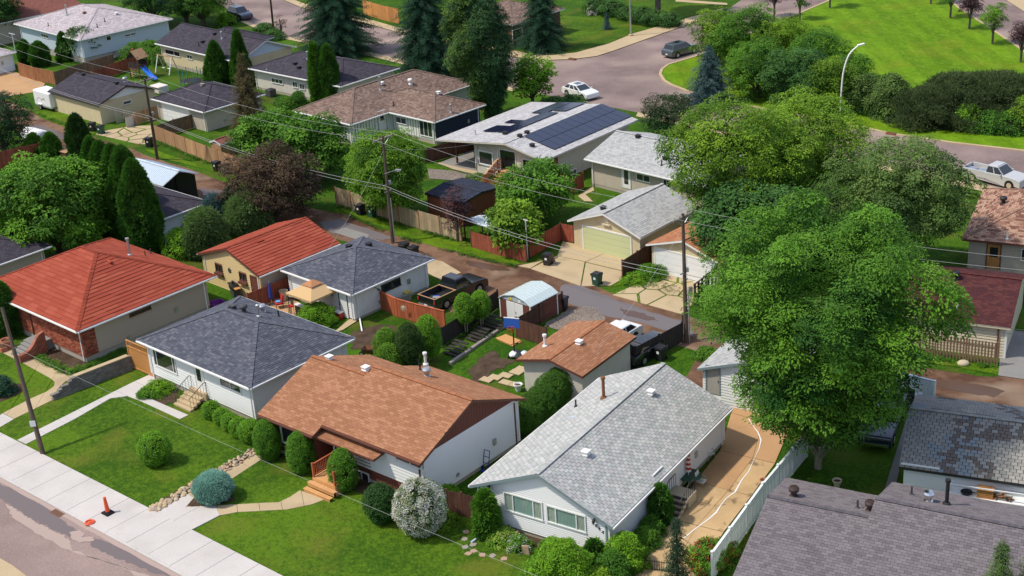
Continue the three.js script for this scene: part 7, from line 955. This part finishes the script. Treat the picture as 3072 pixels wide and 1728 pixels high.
// ---------------------------------------------------------------- things on the ground
const binG = (() => { const g = new G(), a = .26, b = .33, q = [[-a, 0, a], [a, 0, a], [a, 0, -a], [-a, 0, -a]], t = [[-b, .95, b], [b, .95, b], [b, .95, -b - .06], [-b, .95, -b - .06]]; for (let i = 0; i < 4; i++) { const j = (i + 1) % 4; g.quad(q[i], q[j], t[j], t[i]); } g.box(0, .93, .0, .74, .07, .76); return g.geo(); })(), lidG = (() => { const g = new G().box(0, 1.0, 0, .72, .06, .76).box(0, 1.04, .02, .6, .05, .6).rod([-.3, .98, -.42], [.3, .98, -.42], .025); return g.geo(); })();
const bins = {}; [[[-46.42,-157.48], 'k', 'black wheeled garbage cart beside a green one at the cream garage corner', 20], [[-45.14,-156.12], 'g', 'green wheeled cart beside a black one at the cream garage corner', 30], [[-38.37,-149.9], 'k', 'black wheeled garbage cart beside the leaning lane pole', 20], [[-29.33,-139.74], 'k', 'black wheeled garbage cart left of a green cart at the orange-brown fence', 40], [[-28.21,-138.62], 'g', 'green wheeled cart right of a black cart at the orange-brown fence', 40], [[-13.47,-123.81], 'k', 'black wheeled garbage cart at the left end of the beige lane fence', 42], [[-12.31,-122.96], 'g', 'green wheeled cart at the left end of the beige lane fence', 42], [[-8.94,-113.19], 'k', 'black wheeled cart, left of two behind the grey hip garage', 220], [[-8.1,-112.32], 'k', 'black wheeled cart, right of two behind the grey hip garage', 222], [[3.07,-108.67], 'k', 'black wheeled garbage cart on the cream garage driveway with a broken board', 30], [[6.75,-103.88], 'g', 'green wheeled cart alone on the cream garage driveway', 40], [[3.81,-99.65], 'k', 'black wheeled cart behind the metal shed by the lane', 210], [[10.1,-89.93], 'k', 'black wheeled cart beside the black sedan and fence', 45]].forEach(([p, k, l, hd]) => { if (bins[k]) { copy(bins[k], l, p, hd); return; } const t = bins[k] = thing('wheeled_cart', l, 'garbage bin', p, hd, 'wheeled garbage carts'), m = k === 'k' ? M['black plastic'] : M['green plastic']; mesh('bin', binG, m, t); mesh('lid', lidG, k === 'k' ? m : M['black plastic'], t); for (const s of [-1, 1]) { const g = new THREE.CylinderGeometry(.13, .13, .06, 12); g.rotateZ(Math.PI / 2); const w = mesh('wheel', g, M.rubber, t); w.position.set(s * .27, .13, -.28); } brickOf('sticker', t, M['white plastic'], 0, .66, .312, .2, .2, .02); });
{ const t = thing('delineator_cone', 'orange traffic delineator on a black rubber base on the sidewalk', 'traffic cone', [-25.16,-74.13], 42, undefined, .105); mesh('base', new G().box(0, .04, 0, .62, .08, .56).lathe(0, 0, [[.2, .08], [.16, .14], [0, .15]], 10), M.rubber, t); mesh('body', new G().lathe(0, 0, [[.15, .1], [.12, .5], [.09, 1.0], [.1, 1.05], [.06, 1.1], [0, 1.1]], 14), M['orange plastic'], t); t.children[1].rotation.z = .07;
  const q = thing('hose_ring', 'flat orange ring lying in the gutter below the orange delineator', 'ring', [-26.03,-73.19], 0, undefined, .13), tg = new THREE.TorusGeometry(.25, .065, 8, 24); tg.rotateX(Math.PI / 2); mesh('ring', tg, M['orange plastic'], q); brickOf('brace', q, M['orange plastic'], 0, 0, 0, .3, .05, .12, .8); }
{ // basketball hoop with its loaded base
  const t = thing('basketball_hoop', 'portable basketball hoop with a blue backboard and red rim in the backyard', 'basketball hoop', [-0.07,-92.12], 20); mesh('base', new G().box(0, .1, 0, .8, .2, 1.1), M.black, t); mesh('post', new G().rod([0, .1, .2], [-.02, 2.45, .1], .06, .05, 8), M.black, t); brickOf('backboard', t, M['blue plastic'], 0, 2.75, .35, 1.15, .75, .05); brickOf('top_trim', t, M['white plastic'], 0, 3.14, .35, 1.15, .05, .07); const rg = new THREE.TorusGeometry(.24, .022, 6, 20); rg.rotateX(Math.PI / 2); const rm = mesh('rim', rg, M['red plastic'], t); rm.position.set(0, 2.5, .65); const ng = new G(); for (let k = 0; k < 12; k++) { const a = k / 12 * 6.283, b = a + .4; ng.bar([.24 * Math.cos(a), 0, .24 * Math.sin(a)], [.15 * Math.cos(b), -.4, .15 * Math.sin(b)], .014); } const nt = mesh('net', ng, M['red cushion'], t); nt.position.set(0, 2.5, .65); mesh('bracket', new G().bar([0, 2.4, .1], [0, 2.65, .35], .05), M.black, t);
  [['white and black filled sack on the hoop base, left one', -.25, .1, M['white plastic']], ['pale blue plastic sack on the right of the hoop base', .35, .2, M['white tarp']], ['dark filled sack at the front of the hoop base', .05, .45, M['black plastic']]].forEach(([l, x, z, m]) => { const a = [0.1,-91.96], s = thing('sand_bag', l, 'bag', [a[0] + x * 1.3, a[1] + z], R(0, 90), undefined, .12), g = new THREE.IcosahedronGeometry(.36, 2), p = g.attributes.position; for (let i = 0; i < p.count; i++) { const k = .8 + .4 * tn(p.getX(i) + .5, p.getZ(i) + .5, 4, 9); p.setXYZ(i, p.getX(i) * k, Math.max(-.1, p.getY(i) * .6 * k), p.getZ(i) * k * .8); } g.computeVertexNormals(); const q = mesh('sack', g, m, s); q.position.y = .12; });
}
{ // gazebo and patio things
  const gp = [-15.35,-101.5], t = thing('gazebo', 'small gazebo with a tan two-tier fabric roof on dark posts', 'gazebo', gp, 43.5), g = new G(), e = 1.5, h = 2.15; const q = [[-e, h, e], [e, h, e], [e, h, -e], [-e, h, -e]], s = .5, u = q.map(v => [v[0] / e * s, h + .55, v[2] / e * s]); for (let i = 0; i < 4; i++) { const j = (i + 1) % 4; g.quad(q[i], q[j], u[j], u[i]); g.quad([q[i][0], h - .16, q[i][2]], [q[j][0], h - .16, q[j][2]], q[j], q[i]); } mesh('canopy', g, M['tan canvas'], t); const g2 = new G(), w = [[-.6, 1], [.6, 1], [.6, -1], [-.6, -1]].map(v => [v[0], h + .62, v[1] * .6]); for (let i = 0; i < 4; i++) { const j = (i + 1) % 4; g2.tri(w[i], w[j], [0, h + .92, 0]); } mesh('vent_canopy', g2, M['tan canvas dark'], t); for (const x of [-1.4, 1.4]) for (const z of [-1.4, 1.4]) brickOf('post', t, M['dark metal'], x, h / 2, z, .05, h, .05);
  const at = (x, z) => { const c = Math.cos(rad(43.5)), s2 = Math.sin(rad(43.5)); return [gp[0] + x * c - z * s2, gp[1] + x * s2 + z * c]; };
  const tb = thing('patio_table', 'black patio table under the tan gazebo', 'table', at(.3, 0), 43.5); brickOf('top', tb, M.black, 0, .95, 0, 1.9, .05, .9); for (const x of [-.8, .8]) for (const z of [-.35, .35]) brickOf('leg', tb, M.black, x, .47, z, .05, .94, .05); const gr = thing('serving_cart', 'white topped bar counter under the left of the tan gazebo', 'counter', at(-.9, .7), 43.5); brickOf('top', gr, M['white plastic'], 0, .95, 0, 1.1, .06, .4); brickOf('body', gr, M.black, 0, .6, 0, 1.0, .65, .35); for (const x of [-.45, .45]) brickOf('leg', gr, M.black, x, .15, 0, .05, .3, .3);
  const stool = thing('bar_stool', 'dark bar stool with a red cushion at the left post of the gazebo', 'stool', at(-1.75, 1.0), 43.5); brickOf('cushion', stool, M['red cushion'], 0, .78, 0, .38, .08, .38); for (const x of [-.15, .15]) for (const z of [-.15, .15]) brickOf('leg', stool, M['dark metal'], x, .38, z, .03, .76, .03); brickOf('backrest', stool, M['dark metal'], 0, 1.05, -.18, .36, .4, .03);
  const chair = (l, p, hd, m) => { const c = thing('patio_chair', l, 'chair', p, hd, 'chairs on the gazebo patio'); brickOf('cushion', c, m, 0, .45, 0, .6, .12, .6); const b = brickOf('backrest', c, m, 0, .8, -.28, .6, .6, .1); b.rotation.x = -.2; for (const x of [-.28, .28]) for (const z of [-.28, .28]) brickOf('leg', c, M['dark metal'], x, .2, z, .04, .4, .04); for (const s of [-1, 1]) brickOf('armrest', c, M['dark metal'], s * .32, .65, 0, .05, .04, .55); };
  chair('patio chair with a red cushion and blue cloth by the red fence', [-18.45,-103.53], 70, M['red cushion']); chair('patio lounge chair with pale cushions against the white garage wall', [-17.51,-104.93], 20, M['pale cloth']); chair('patio chair with a dark blue cushion in the corner by the red fence', [-18.16,-106.08], 30, M['blue cloth']);
  const um = thing('folded_umbrella', 'folded dark blue patio umbrella by the red fence', 'umbrella', [-19.14,-104.18]); mesh('canopy', new G().lathe(0, 0, [[.05, .5], [.17, .7], [.13, 1.3], [.05, 1.9], [0, 1.95]], 10), M['blue cloth'], um); mesh('pole', new G().rod([0, 0, 0], [0, 2.1, 0], .025), M.galvanised, um); mesh('base', new G().lathe(0, 0, [[.25, 0], [.25, .08], [.04, .14]], 12), M['dark metal'], um);
  const cl = thing('towel', 'light blue towel draped over the red-cushioned patio chair', 'towel', [-18.5,-103.61], 70, undefined, .52); mesh('cloth', new RoundedBoxGeometry(.5, .12, .35, 2, .05), M['sky cloth'], cl);
  const wb = thing('waste_barrel', 'cream plastic barrel against the red fence', 'barrel', [-18.25,-104.98]); mesh('body', new G().lathe(0, 0, [[0, 0], [.26, 0], [.34, .85], [.37, .87], [.33, .86], [.25, .05], [0, .05]], 16), M['stone cream'], wb);
  const co = thing('cooler', 'red picnic cooler with a white lid beside the garage door', 'cooler', [-13.53,-100.83], 43); mesh('box', new RoundedBoxGeometry(.75, .5, .48, 2, .04), M['red plastic'], co).position.y = .26; mesh('lid', new RoundedBoxGeometry(.78, .1, .5, 2, .03), M['white plastic'], co).position.y = .55;
  const lp = thing('lantern_post', 'thin lantern on a pole at the white garage corner', 'lantern', [-12.39,-100.43]); mesh('pole', new G().rod([0, 0, 0], [0, 1.7, 0], .025), M['dark metal'], lp); mesh('lantern', new G().lathe(0, 0, [[.05, 1.65], [.12, 1.75], [.12, 2.0], [.16, 2.02], [.02, 2.15]], 6), M['tan canvas dark'], lp);
  const bq = thing('barbecue_grill', 'black barbecue with an orange side cloth at the yellow garage', 'barbecue', [-22.41,-106.55], 60); const body = bq; mesh('hood', new THREE.CylinderGeometry(.3, .3, .9, 14, 1, false, 0, Math.PI).rotateZ(Math.PI / 2).rotateX(-Math.PI / 2), M['dark metal'], bq).position.y = .95; brickOf('firebox', bq, M.black, 0, .82, 0, .92, .24, .6); brickOf('cabinet', bq, M['dark metal'], 0, .4, 0, .8, .62, .5); brickOf('side_shelf', bq, M['orange cedar'], .72, .92, 0, .45, .04, .5); brickOf('side_shelf', bq, M.black, -.72, .92, 0, .45, .04, .5);
  const b2 = thing('barbecue_grill', 'silver barbecue with side shelves before the pale blue vinyl fence', 'barbecue', [24.87,-80.88], 20); mesh('hood', new THREE.CylinderGeometry(.32, .32, .95, 14, 1, false, 0, Math.PI).rotateZ(Math.PI / 2).rotateX(-Math.PI / 2), M.galvanised, b2).position.y = .98; brickOf('firebox', b2, M.black, 0, .85, 0, .98, .25, .62); brickOf('cabinet', b2, M['dark metal'], 0, .4, 0, .9, .66, .55); for (const s of [-1, 1]) brickOf('side_shelf', b2, M.galvanised, s * .74, .95, 0, .46, .04, .52);
  const pl = thing('paddling_pool', 'purple round tub beside the red-roofed house corner', 'tub', [-23.61,-104.61]); mesh('tub', new G().lathe(0, 0, [[0, .03], [.55, 0], [.62, .42], [.66, .42], [.6, .4], [.5, .06], [0, .06]], 18), M.purple, pl);
  const wl = thing('wheelbarrow', 'rusty dark wheelbarrow in the shady backyard', 'wheelbarrow', [-10.51,-93.51], 20); const tg = new G(), ta = [[-.4, .35, .25], [.4, .35, .25], [.4, .35, -.25], [-.4, .35, -.25]], tc = [[-.62, .72, .38], [.6, .72, .38], [.6, .72, -.38], [-.62, .72, -.38]]; tg.quad(...ta); for (let i = 0; i < 4; i++) { const j = (i + 1) % 4; tg.quad(ta[i], ta[j], tc[j], tc[i]); } mesh('tray', tg, M.rust, wl); mesh('handle', new G().bar([-.5, .4, .25], [1.1, .62, .3], .04).bar([-.5, .4, -.25], [1.1, .62, -.3], .04).bar([.45, .45, .25], [.55, 0, .28], .04).bar([.45, .45, -.25], [.55, 0, -.28], .04), M['dark metal'], wl); wheel(wl, -.75, 0, .2);
  const cb = [['grey concrete block stack beside the white garage wall', M['stone grey'], [-8.5,-102.89], .75], ['yellow plastic crates stacked beside the concrete blocks', M['yellow plastic'], [-8.01,-103.9], .7]]; for (const [l, m, p, h] of cb) { const s = thing(m === M['yellow plastic'] ? 'crate_stack' : 'block_stack', l, m === M['yellow plastic'] ? 'crates' : 'blocks', p, -45); for (let r = 0; r < 3; r++) for (let k = 0; k < (m === M['yellow plastic'] ? 1 : 3); k++) brickOf('block', s, m, (k - 1) * .42, .11 + r * .22, 0, m === M['yellow plastic'] ? .5 : .4, .2, m === M['yellow plastic'] ? .42 : .2); }
  const sh = thing('shovel', 'red handled shovel leaning on the white garage wall', 'shovel', [-7.06,-106.97], 0); mesh('handle', new G().rod([0, .3, 0], [-.2, 1.3, -.15], .022), M['red plastic'], sh); mesh('blade', new G().box(.03, .18, .02, .3, .36, .03), M['red plastic'], sh);
  const so = mesh('sun_ornament', new G().lathe(0, 0, [[0, .05], [.16, .03], [.18, 0]], 14), M['stone cream']); { const g = new G().lathe(0, 0, [[0, .05], [.16, .03], [.18, 0]], 14); for (let k = 0; k < 10; k++) { const a = k / 10 * 6.283; g.tri([.19 * Math.cos(a - .2), .01, .19 * Math.sin(a - .2)], [.33 * Math.cos(a), .01, .33 * Math.sin(a)], [.19 * Math.cos(a + .2), .01, .19 * Math.sin(a + .2)]); } so.geometry = g.geo(); } const sp = [-8.32,-99.41]; so.position.set(sp[0] - .03, 1.15, sp[1] + .09); so.rotation.set(Math.PI / 2, 0, 0); so.rotation.order = 'YXZ'; so.rotation.y = rad(-28); tag(so, 'cream sun-shaped metal ornament on the orange-red gate', 'ornament');
}
{ // dark slatted garden terraces behind the black fence
  [[[-4.28,-93.42], 'dark slatted planter terrace left of the clipped cedars on stems'], [[-2.68,-95.53], 'dark slatted planter terrace below the two clipped cedars on stems'], [[-1.53,-97.31], 'dark slatted terrace boards beside the metal shed']].forEach(([p, l], i) => { const t = thing('garden_terrace', l, 'terrace', p, 43); for (let k = 0; k < 5; k++) brickOf('board', t, M['dark fence'], 0, .12 + k * .12, .7 - k * .3, i === 2 ? 1.9 : 1.3, .06, .26); });
  const ed = thing('timber_edging', 'long grey timber edging between the lawn and the dark terraces', 'edging', [-4.77,-91.35], headOf([-4.77,-91.35], [-0.98,-96.8])); for (let k = 0; k < 4; k++) brickOf('timber', ed, M['grey wood'], 1.0 + k * 2.0, .1, 0, 1.98, .2, .25);
  const lb = thing('lumber_pile', 'short stack of pale boards on the grass by the brown fence', 'lumber', [-0.49,-94.64], -40); for (let k = 0; k < 6; k++) brickOf('plank', lb, M['new deck'], (k % 3 - 1) * .32, .05 + Math.floor(k / 3) * .06, R(-.1, .1), .3, .05, 1.7);
  const pt = thing('picnic_table', 'brown picnic table at the back corner of the brown-roofed house', 'picnic table', [-0.35,-83.46], -50); for (let k = 0; k < 5; k++) brickOf('top_board', pt, M['cedar fence'], 0, .74, -.32 + k * .16, 1.7, .04, .15); for (const s of [-1, 1]) { brickOf('bench', pt, M['cedar fence'], 0, .44, s * .75, 1.7, .04, .25); const g = new G().bar([s * .6, 0, .7], [s * .6, .72, -.3], .06).bar([s * .6, 0, -.7], [s * .6, .72, .3], .06).bar([s * .6, .4, -.8], [s * .6, .4, .8], .06); mesh('leg', g, M['cedar fence'], pt); }
  const ht = thing('hand_truck', 'dark blue hand truck leaning on the white siding wall', 'hand truck', [-2.37,-76.29], 35); mesh('frame', new G().bar([-.2, .1, 0], [-.2, 1.3, -.3], .035).bar([.2, .1, 0], [.2, 1.3, -.3], .035).bar([-.2, 1.3, -.3], [.2, 1.3, -.3], .035).bar([-.2, .5, -.1], [.2, .5, -.1], .03).bar([-.2, .9, -.2], [.2, .9, -.2], .03).box(0, .06, .12, .45, .02, .25), M['blue cloth'], ht); for (const s of [-1, 1]) { const g = new THREE.CylinderGeometry(.13, .13, .07, 12); g.rotateZ(Math.PI / 2); const w = mesh('wheel', g, M.rubber, ht); w.position.set(s * .26, .13, -.08); }
  // stepping stones
  [[[-2.19,-88.54],'stepping slab nearest the worn soil, first of the pale slabs by the small garage'],[[-1.58,-88.81],'second pale stepping slab from the worn soil'],[[-0.83,-89.01],'third pale stepping slab from the worn soil'],[[-0.09,-89.39],'fourth pale stepping slab, at the small garage corner'],[[0.31,-89.83],'last pale stepping slab of the row, half behind the small garage'],[[-0.85,-87.92],'lower pale stepping slab left of the white planter'],[[-0.2,-87.46],'lower pale stepping slab touching the white planter']].forEach(([p, l]) => { const t = thing('stepping_slab', l, 'paving slab', p, 37, 'pale stepping slabs'); mesh('slab', new RoundedBoxGeometry(.92, .07, .62, 1, .015), M['old concrete'], t).position.y = .06; });
  [[-3.57,-69.56],[-3.66,-68.84],[-3.61,-68.03],[-3.16,-68.22],[-3.12,-67.58],[-2.63,-67.13],[-2.06,-66.98],[-1.44,-66.6],[-3.43,-67.34]].forEach((p, i) => { const t = thing('flagstone', ["flagstone nearest the dark brown gate", "second flagstone below the dark brown gate", "third flagstone, left of the lying downspout", "flagstone just above the lying downspout end", "flagstone below the lying downspout end", "flagstone left of the flower bed, third from its corner", "flagstone left of the flower bed, second from its corner", "flagstone at the corner of the front flower bed", "lowest left flagstone of the lawn group"][i], 'flagstone', p, i * 40, 'flagstones in the lawn by the pointed cedar'); mesh('stone', new G().slab([[-.2, -.14], [.05, -.2], [.22, -.05], [.16, .15], [-.1, .18]], 0, .06), pick([M['stone grey'], M['stone pink']]), t); });
}
{ // cedar deck and stair of the solar panel house
  const t = thing('cedar_deck', 'cedar deck with wide steps and red slatted railing at the solar panel house', 'deck', [0.67,-129.64], 42), h = 1.0; for (let k = 0; k < 14; k++) brickOf('board', t, M['new deck'], -1.6 + k * .25, h, -1.1, .24, .05, 2.2); brickOf('skirt', t, M['slatted red'], 0, h / 2, -.02, 3.5, h, .05); for (let k = 0; k < 6; k++) { brickOf('step_board', t, M['new deck'], -.3, h - .16 * (k + 1), .18 + k * .32, 2.9, .05, .31); brickOf('riser', t, M['slatted red'], -.3, h - .16 * (k + 1) - .09, .3 + k * .32, 2.85, .13, .03); }
  for (let k = 0; k < 6; k++) { brickOf('slat', t, M['slatted red'], -1.85, h + .2 + k * .15, -1.2, .03, .09, 2.0); const s = brickOf('slat', t, M['slatted red'], -1.85, .62 + k * .15, .9, .03, .09, 2.3); s.rotation.x = .45; } for (const z of [-2.2, -.2, 1.9]) brickOf('post', t, M['slatted red'], -1.85, z > 1 ? .6 : 1.0, z, .1, z > 1 ? 1.2 : 2.1, .1); const hr = brickOf('handrail', t, M['new deck'], -1.85, 1.6, .85, .12, .05, 2.4); hr.rotation.x = .45; for (let k = 0; k < 5; k++) brickOf('slat', t, M['slatted red'], -.2, .15 + k * .2, 2.4, 3.2, .1, .03);
}
{ // side steps, table and umbrella of the grey gable house
  const s = thing('side_steps', 'dark side steps with black treads and iron rails at the grey gable house', 'steps', [8.5,-70.69], 34.5); for (let k = 0; k < 4; k++) { brickOf('step', s, M['stone cream'], .2 - k * .0, .08 + k * .17, .9 - k * .33, 1.3, .17, .36); brickOf('tread_mat', s, M.black, .2, .175 + k * .17, .9 - k * .33, 1.1, .015, .28); } brickOf('landing', s, M['stone cream'], .2, .36, -.75, 1.3, .72, 1.0); const g = new G(); for (const x of [-.4, .82]) { g.bar([x, 1.6, -1.1], [x, 1.6, -.3], .035).bar([x, 1.6, -.3], [x, .95, 1.0], .035); for (let k = 0; k < 9; k++) { const z = -1.1 + k * .26, yt = z < -.3 ? 1.6 : lerp(1.6, .95, (z + .3) / 1.3); g.bar([x, .2, z], [x, yt, z], .018); } } mesh('railing', g, M.black, s);
  const tb = thing('garden_table', 'glass topped garden table beside the side door', 'table', [9.75,-73], 34); mesh('top', new G().lathe(0, 0, [[0, .74], [.75, .74], [.75, .71], [0, .71]], 18), M['green plastic'], tb); for (let k = 0; k < 4; k++) { const a = k * 1.57 + .5; mesh('leg', new G().rod([.5 * Math.cos(a), 0, .5 * Math.sin(a)], [.4 * Math.cos(a), .72, .4 * Math.sin(a)], .025), M['dark metal'], tb); }
  const um = thing('folded_umbrella', 'folded red and white striped umbrella standing at the garden table', 'umbrella', [9.7,-73.01], 0, undefined, .0); const c1 = new G(), c2 = new G(); for (let k = 0; k < 10; k++) (k % 2 ? c1 : c2).lathe(0, 0, [[.17 - k * .008, 1.0 + k * .15], [.15 - k * .008, 1.15 + k * .15]], 10); mesh('canopy', c1, M['red cushion'], um); mesh('canopy_stripe', c2, M['pale cloth'], um); mesh('pole', new G().rod([0, 0, 0], [0, 2.7, 0], .025), M['white plastic'], um);
  const ch = (l, p, hd) => { const c = thing('garden_chair', l, 'chair', p, hd); brickOf('seat', c, M['pale cloth'], 0, .42, 0, .5, .04, .5); const b = brickOf('backrest', c, M['pale cloth'], 0, .72, -.25, .5, .55, .04); b.rotation.x = -.2; for (const x of [-.23, .23]) for (const z of [-.23, .23]) brickOf('leg', c, M.galvanised, x, .21, z, .03, .42, .03); for (const k of [-1, 1]) brickOf('armrest', c, M.galvanised, k * .26, .62, 0, .04, .03, .5); };
  ch('pale folding garden chair right of the glass topped table', [10.43,-72.78], -60); ch('pale plastic chair by the back corner of the grey gable house', [11.38,-75.92], -30);
  const bt = thing('round_table', 'small round dark bistro table by the side steps', 'table', [8.28,-73.19], 0); mesh('top', new G().lathe(0, 0, [[0, .72], [.42, .72], [.42, .7], [0, .7]], 14), M['dark metal'], bt); mesh('stand', new G().rod([0, 0, 0], [0, .7, 0], .035).lathe(0, 0, [[.25, 0], [.25, .03], [0, .05]], 10), M['dark metal'], bt);
  const fp = thing('iron_fence', 'short run of low black iron fence at the lower edge by the young spruce', 'fence', [5.94,-64.82], 20); for (let k = 0; k < 15; k++) brickOf('bar', fp, M.black, k * .13, .35, 0, .025, .7, .025); for (const y of [.12, .62]) brickOf('rail', fp, M.black, .9, y, 0, 1.95, .03, .03);
  const ds = thing('downspout_extension', 'pale grey downspout lying on the lawn by the pointed cedar', 'downspout', [-3.16,-68.5], -50); brickOf('pipe', ds, M['corrugated'], .6, .08, 0, 1.5, .1, .12); brickOf('elbow', ds, M['corrugated'], 1.35, .2, 0, .14, .3, .12);
  const gs = thing('garden_stone', 'upright pink flagstone in the front flower bed', 'stone', [-0.2,-66.96], 30); const q = mesh('stone', new G().slab([[-.2, -.05], [.22, -.05], [.24, .05], [-.16, .05]], 0, .55), M['stone pink'], gs); q.rotation.z = .15;
  const vp = thing('vinyl_post', 'white vinyl fence post with a rail at the lower edge of the picture', 'post', [-6.35,-59.01], 150); mesh('post', new RoundedBoxGeometry(.13, 2.2, .13, 2, .02), M['white vinyl'], vp).position.y = 1.1; mesh('post_cap', new RoundedBoxGeometry(.18, .1, .18, 2, .04), M['white vinyl'], vp).position.y = 2.22; brickOf('rail', vp, M['white vinyl'], .8, 1.95, 0, 1.6, .12, .06);
}
{ // play tower with slide, swings, trampoline
  const p = [-45.98,-180.7], t = thing('play_tower', 'wooden play tower with a tan roof and a bright blue slide', 'play tower', p, 30); for (const x of [-.8, .8]) for (const z of [-.8, .8]) brickOf('post', t, M['brown fence'], x, 1.5, z, .12, 3.0, .12); brickOf('platform', t, M['brown fence'], 0, 1.5, 0, 1.8, .08, 1.8); const g = new G().quad([-1.05, 2.7, 1.05], [.05, 3.75, 1.05], [.05, 3.75, -1.05], [-1.05, 2.7, -1.05]).quad([.05, 3.75, 1.05], [1.05, 2.7, 1.05], [1.05, 2.7, -1.05], [.05, 3.75, -1.05]); mesh('roof', g, M['tan fence'], t); mesh('gable', new G().tri([-.8, 2.85, .82], [.8, 2.85, .82], [.03, 3.6, .82]).tri([.8, 2.85, -.82], [-.8, 2.85, -.82], [.03, 3.6, -.82]), M['dark fence'], t); brickOf('chimney', t, M['red fence'], -.2, 3.75, .3, .25, .4, .25); for (let k = 0; k < 6; k++) brickOf('rung', t, M['tan fence'], -.95, .25 + k * .24, .0, .3, .05, .8); for (const s of [-1, 1]) brickOf('side_panel', t, M['dark fence'], 0, 1.95, s * .82, 1.6, .7, .04);
  const sl = new G(), pts = [[.9, 1.5], [1.4, 1.3], [2.2, .8], [2.9, .45], [3.5, .32]]; for (let k = 0; k < 4; k++) { const [a, b] = [pts[k], pts[k + 1]]; sl.quad([a[0], a[1], .28], [b[0], b[1], .28], [b[0], b[1], -.28], [a[0], a[1], -.28]); for (const s of [-.28, .28]) sl.bar([a[0], a[1] + .1, s], [b[0], b[1] + .1, s], .06, .24); } const sm = mesh('slide', sl, M['slide blue'], t); sm.rotation.y = -.25;
  const sw = thing('swing_set', 'white and wooden A-frame swing set on the small lawn by the cream house', 'swing set', [-42.88,-182.69], 40); for (const x of [-1.4, 1.4]) { mesh('leg', new G().bar([x, 2.2, 0], [x, 0, .8], .09), M['white paint'], sw); mesh('leg', new G().bar([x, 2.2, 0], [x, 0, -.8], .09), M['stone cream'], sw); } mesh('beam', new G().bar([-1.6, 2.2, 0], [1.6, 2.2, 0], .1), M['tan fence'], sw); for (const x of [-.6, .5]) { mesh('swing_chain', new G().rod([x - .2, 2.2, 0], [x - .2, .6, 0], .015).rod([x + .2, 2.2, 0], [x + .2, .6, 0], .015), M.galvanised, sw); brickOf('swing_seat', sw, M['white plastic'], x, .58, 0, .46, .05, .2); }
  const tr = thing('trampoline', 'small trampoline with teal posts and dark netting behind the charcoal hip garage', 'trampoline', [-38.26,-174.89]); mesh('mat', new G().lathe(0, 0, [[0, .75], [1.3, .75], [1.35, .7], [0, .7]], 18), M.black, tr); for (let k = 0; k < 6; k++) { const a = k * 1.047; mesh('pole', new G().rod([1.35 * Math.cos(a), 0, 1.35 * Math.sin(a)], [1.35 * Math.cos(a), 2.2, 1.35 * Math.sin(a)], .05), mat('teal plastic', [.05, .28, .3], .5), tr); } const ng = new G(); for (let k = 0; k < 30; k++) { const a = k / 30 * 6.283; ng.rod([1.3 * Math.cos(a), .8, 1.3 * Math.sin(a)], [1.3 * Math.cos(a), 2.1, 1.3 * Math.sin(a)], .012, .012, 3); } mesh('netting', ng, M.black, tr);
  const tk = thing('covered_box', 'pale tarpaulin covered box between the charcoal garages', 'box', [-41.83,-172.82], 45); mesh('cover', new RoundedBoxGeometry(2.0, .9, 1.5, 3, .12), M['pale cloth'], tk).position.y = .5; const sd = thing('scrap_door', 'grey door leaning at the end of the cream garage', 'door', [-43.94,-160.35], -45); const dd = brickOf('panel', sd, M['galvanised'], 0, .85, 0, 1.0, 1.7, .06); brickOf('handle', sd, M.black, .4, .85, .05, .05, .12, .05); const sb = thing('scrap_board', 'stained white board standing by the cream garage', 'board', [-42.22,-158.37], -60); brickOf('panel', sb, M['pale stucco'], 0, .6, 0, 1.5, 1.2, .05); brickOf('edge', sb, M['tan fence'], 0, 1.22, 0, 1.5, .05, .06);
  const ac = thing('air_conditioner', 'dark grey air conditioner unit beside the grey stucco house', 'air conditioner', [-27.35,-167.44], 43); mesh('casing', new RoundedBoxGeometry(.95, .9, .95, 2, .05), M['dark metal'], ac).position.y = .46; mesh('fan_grille', new G().lathe(0, 0, [[.4, .92], [.38, .94], [0, .94]], 16), M.black, ac);
  const bb = thing('broken_board', 'broken pink board leaning on the black cart on the cream garage driveway', 'board', [3.54,-109.02], 20); const b2 = brickOf('panel', bb, M['stone pink'], 0, .35, 0, .3, .7, .04); b2.rotation.z = .25; brickOf('splinter', bb, M['stone cream'], .25, .1, .05, .35, .04, .2);
  const um = thing('utility_meter', 'grey electric meter box beside the dark picket fence', 'meter box', [13.55,-99.24], 0); brickOf('box', um, M.galvanised, 0, 1.1, 0, .3, .5, .2); mesh('post', new G().rod([0, 0, 0], [0, .9, 0], .05), M.galvanised, um);
  const rk = thing('white_boulder', 'pale round boulder at the foot of the brown picket fence', 'boulder', [30.22,-86.08]); const ig = new THREE.IcosahedronGeometry(.38, 2); ig.scale(1.1, .6, .9); mesh('stone', ig, M['stone cream'], rk); rk.children[0].position.y = .12;
}

renderer.render(scene, camera);
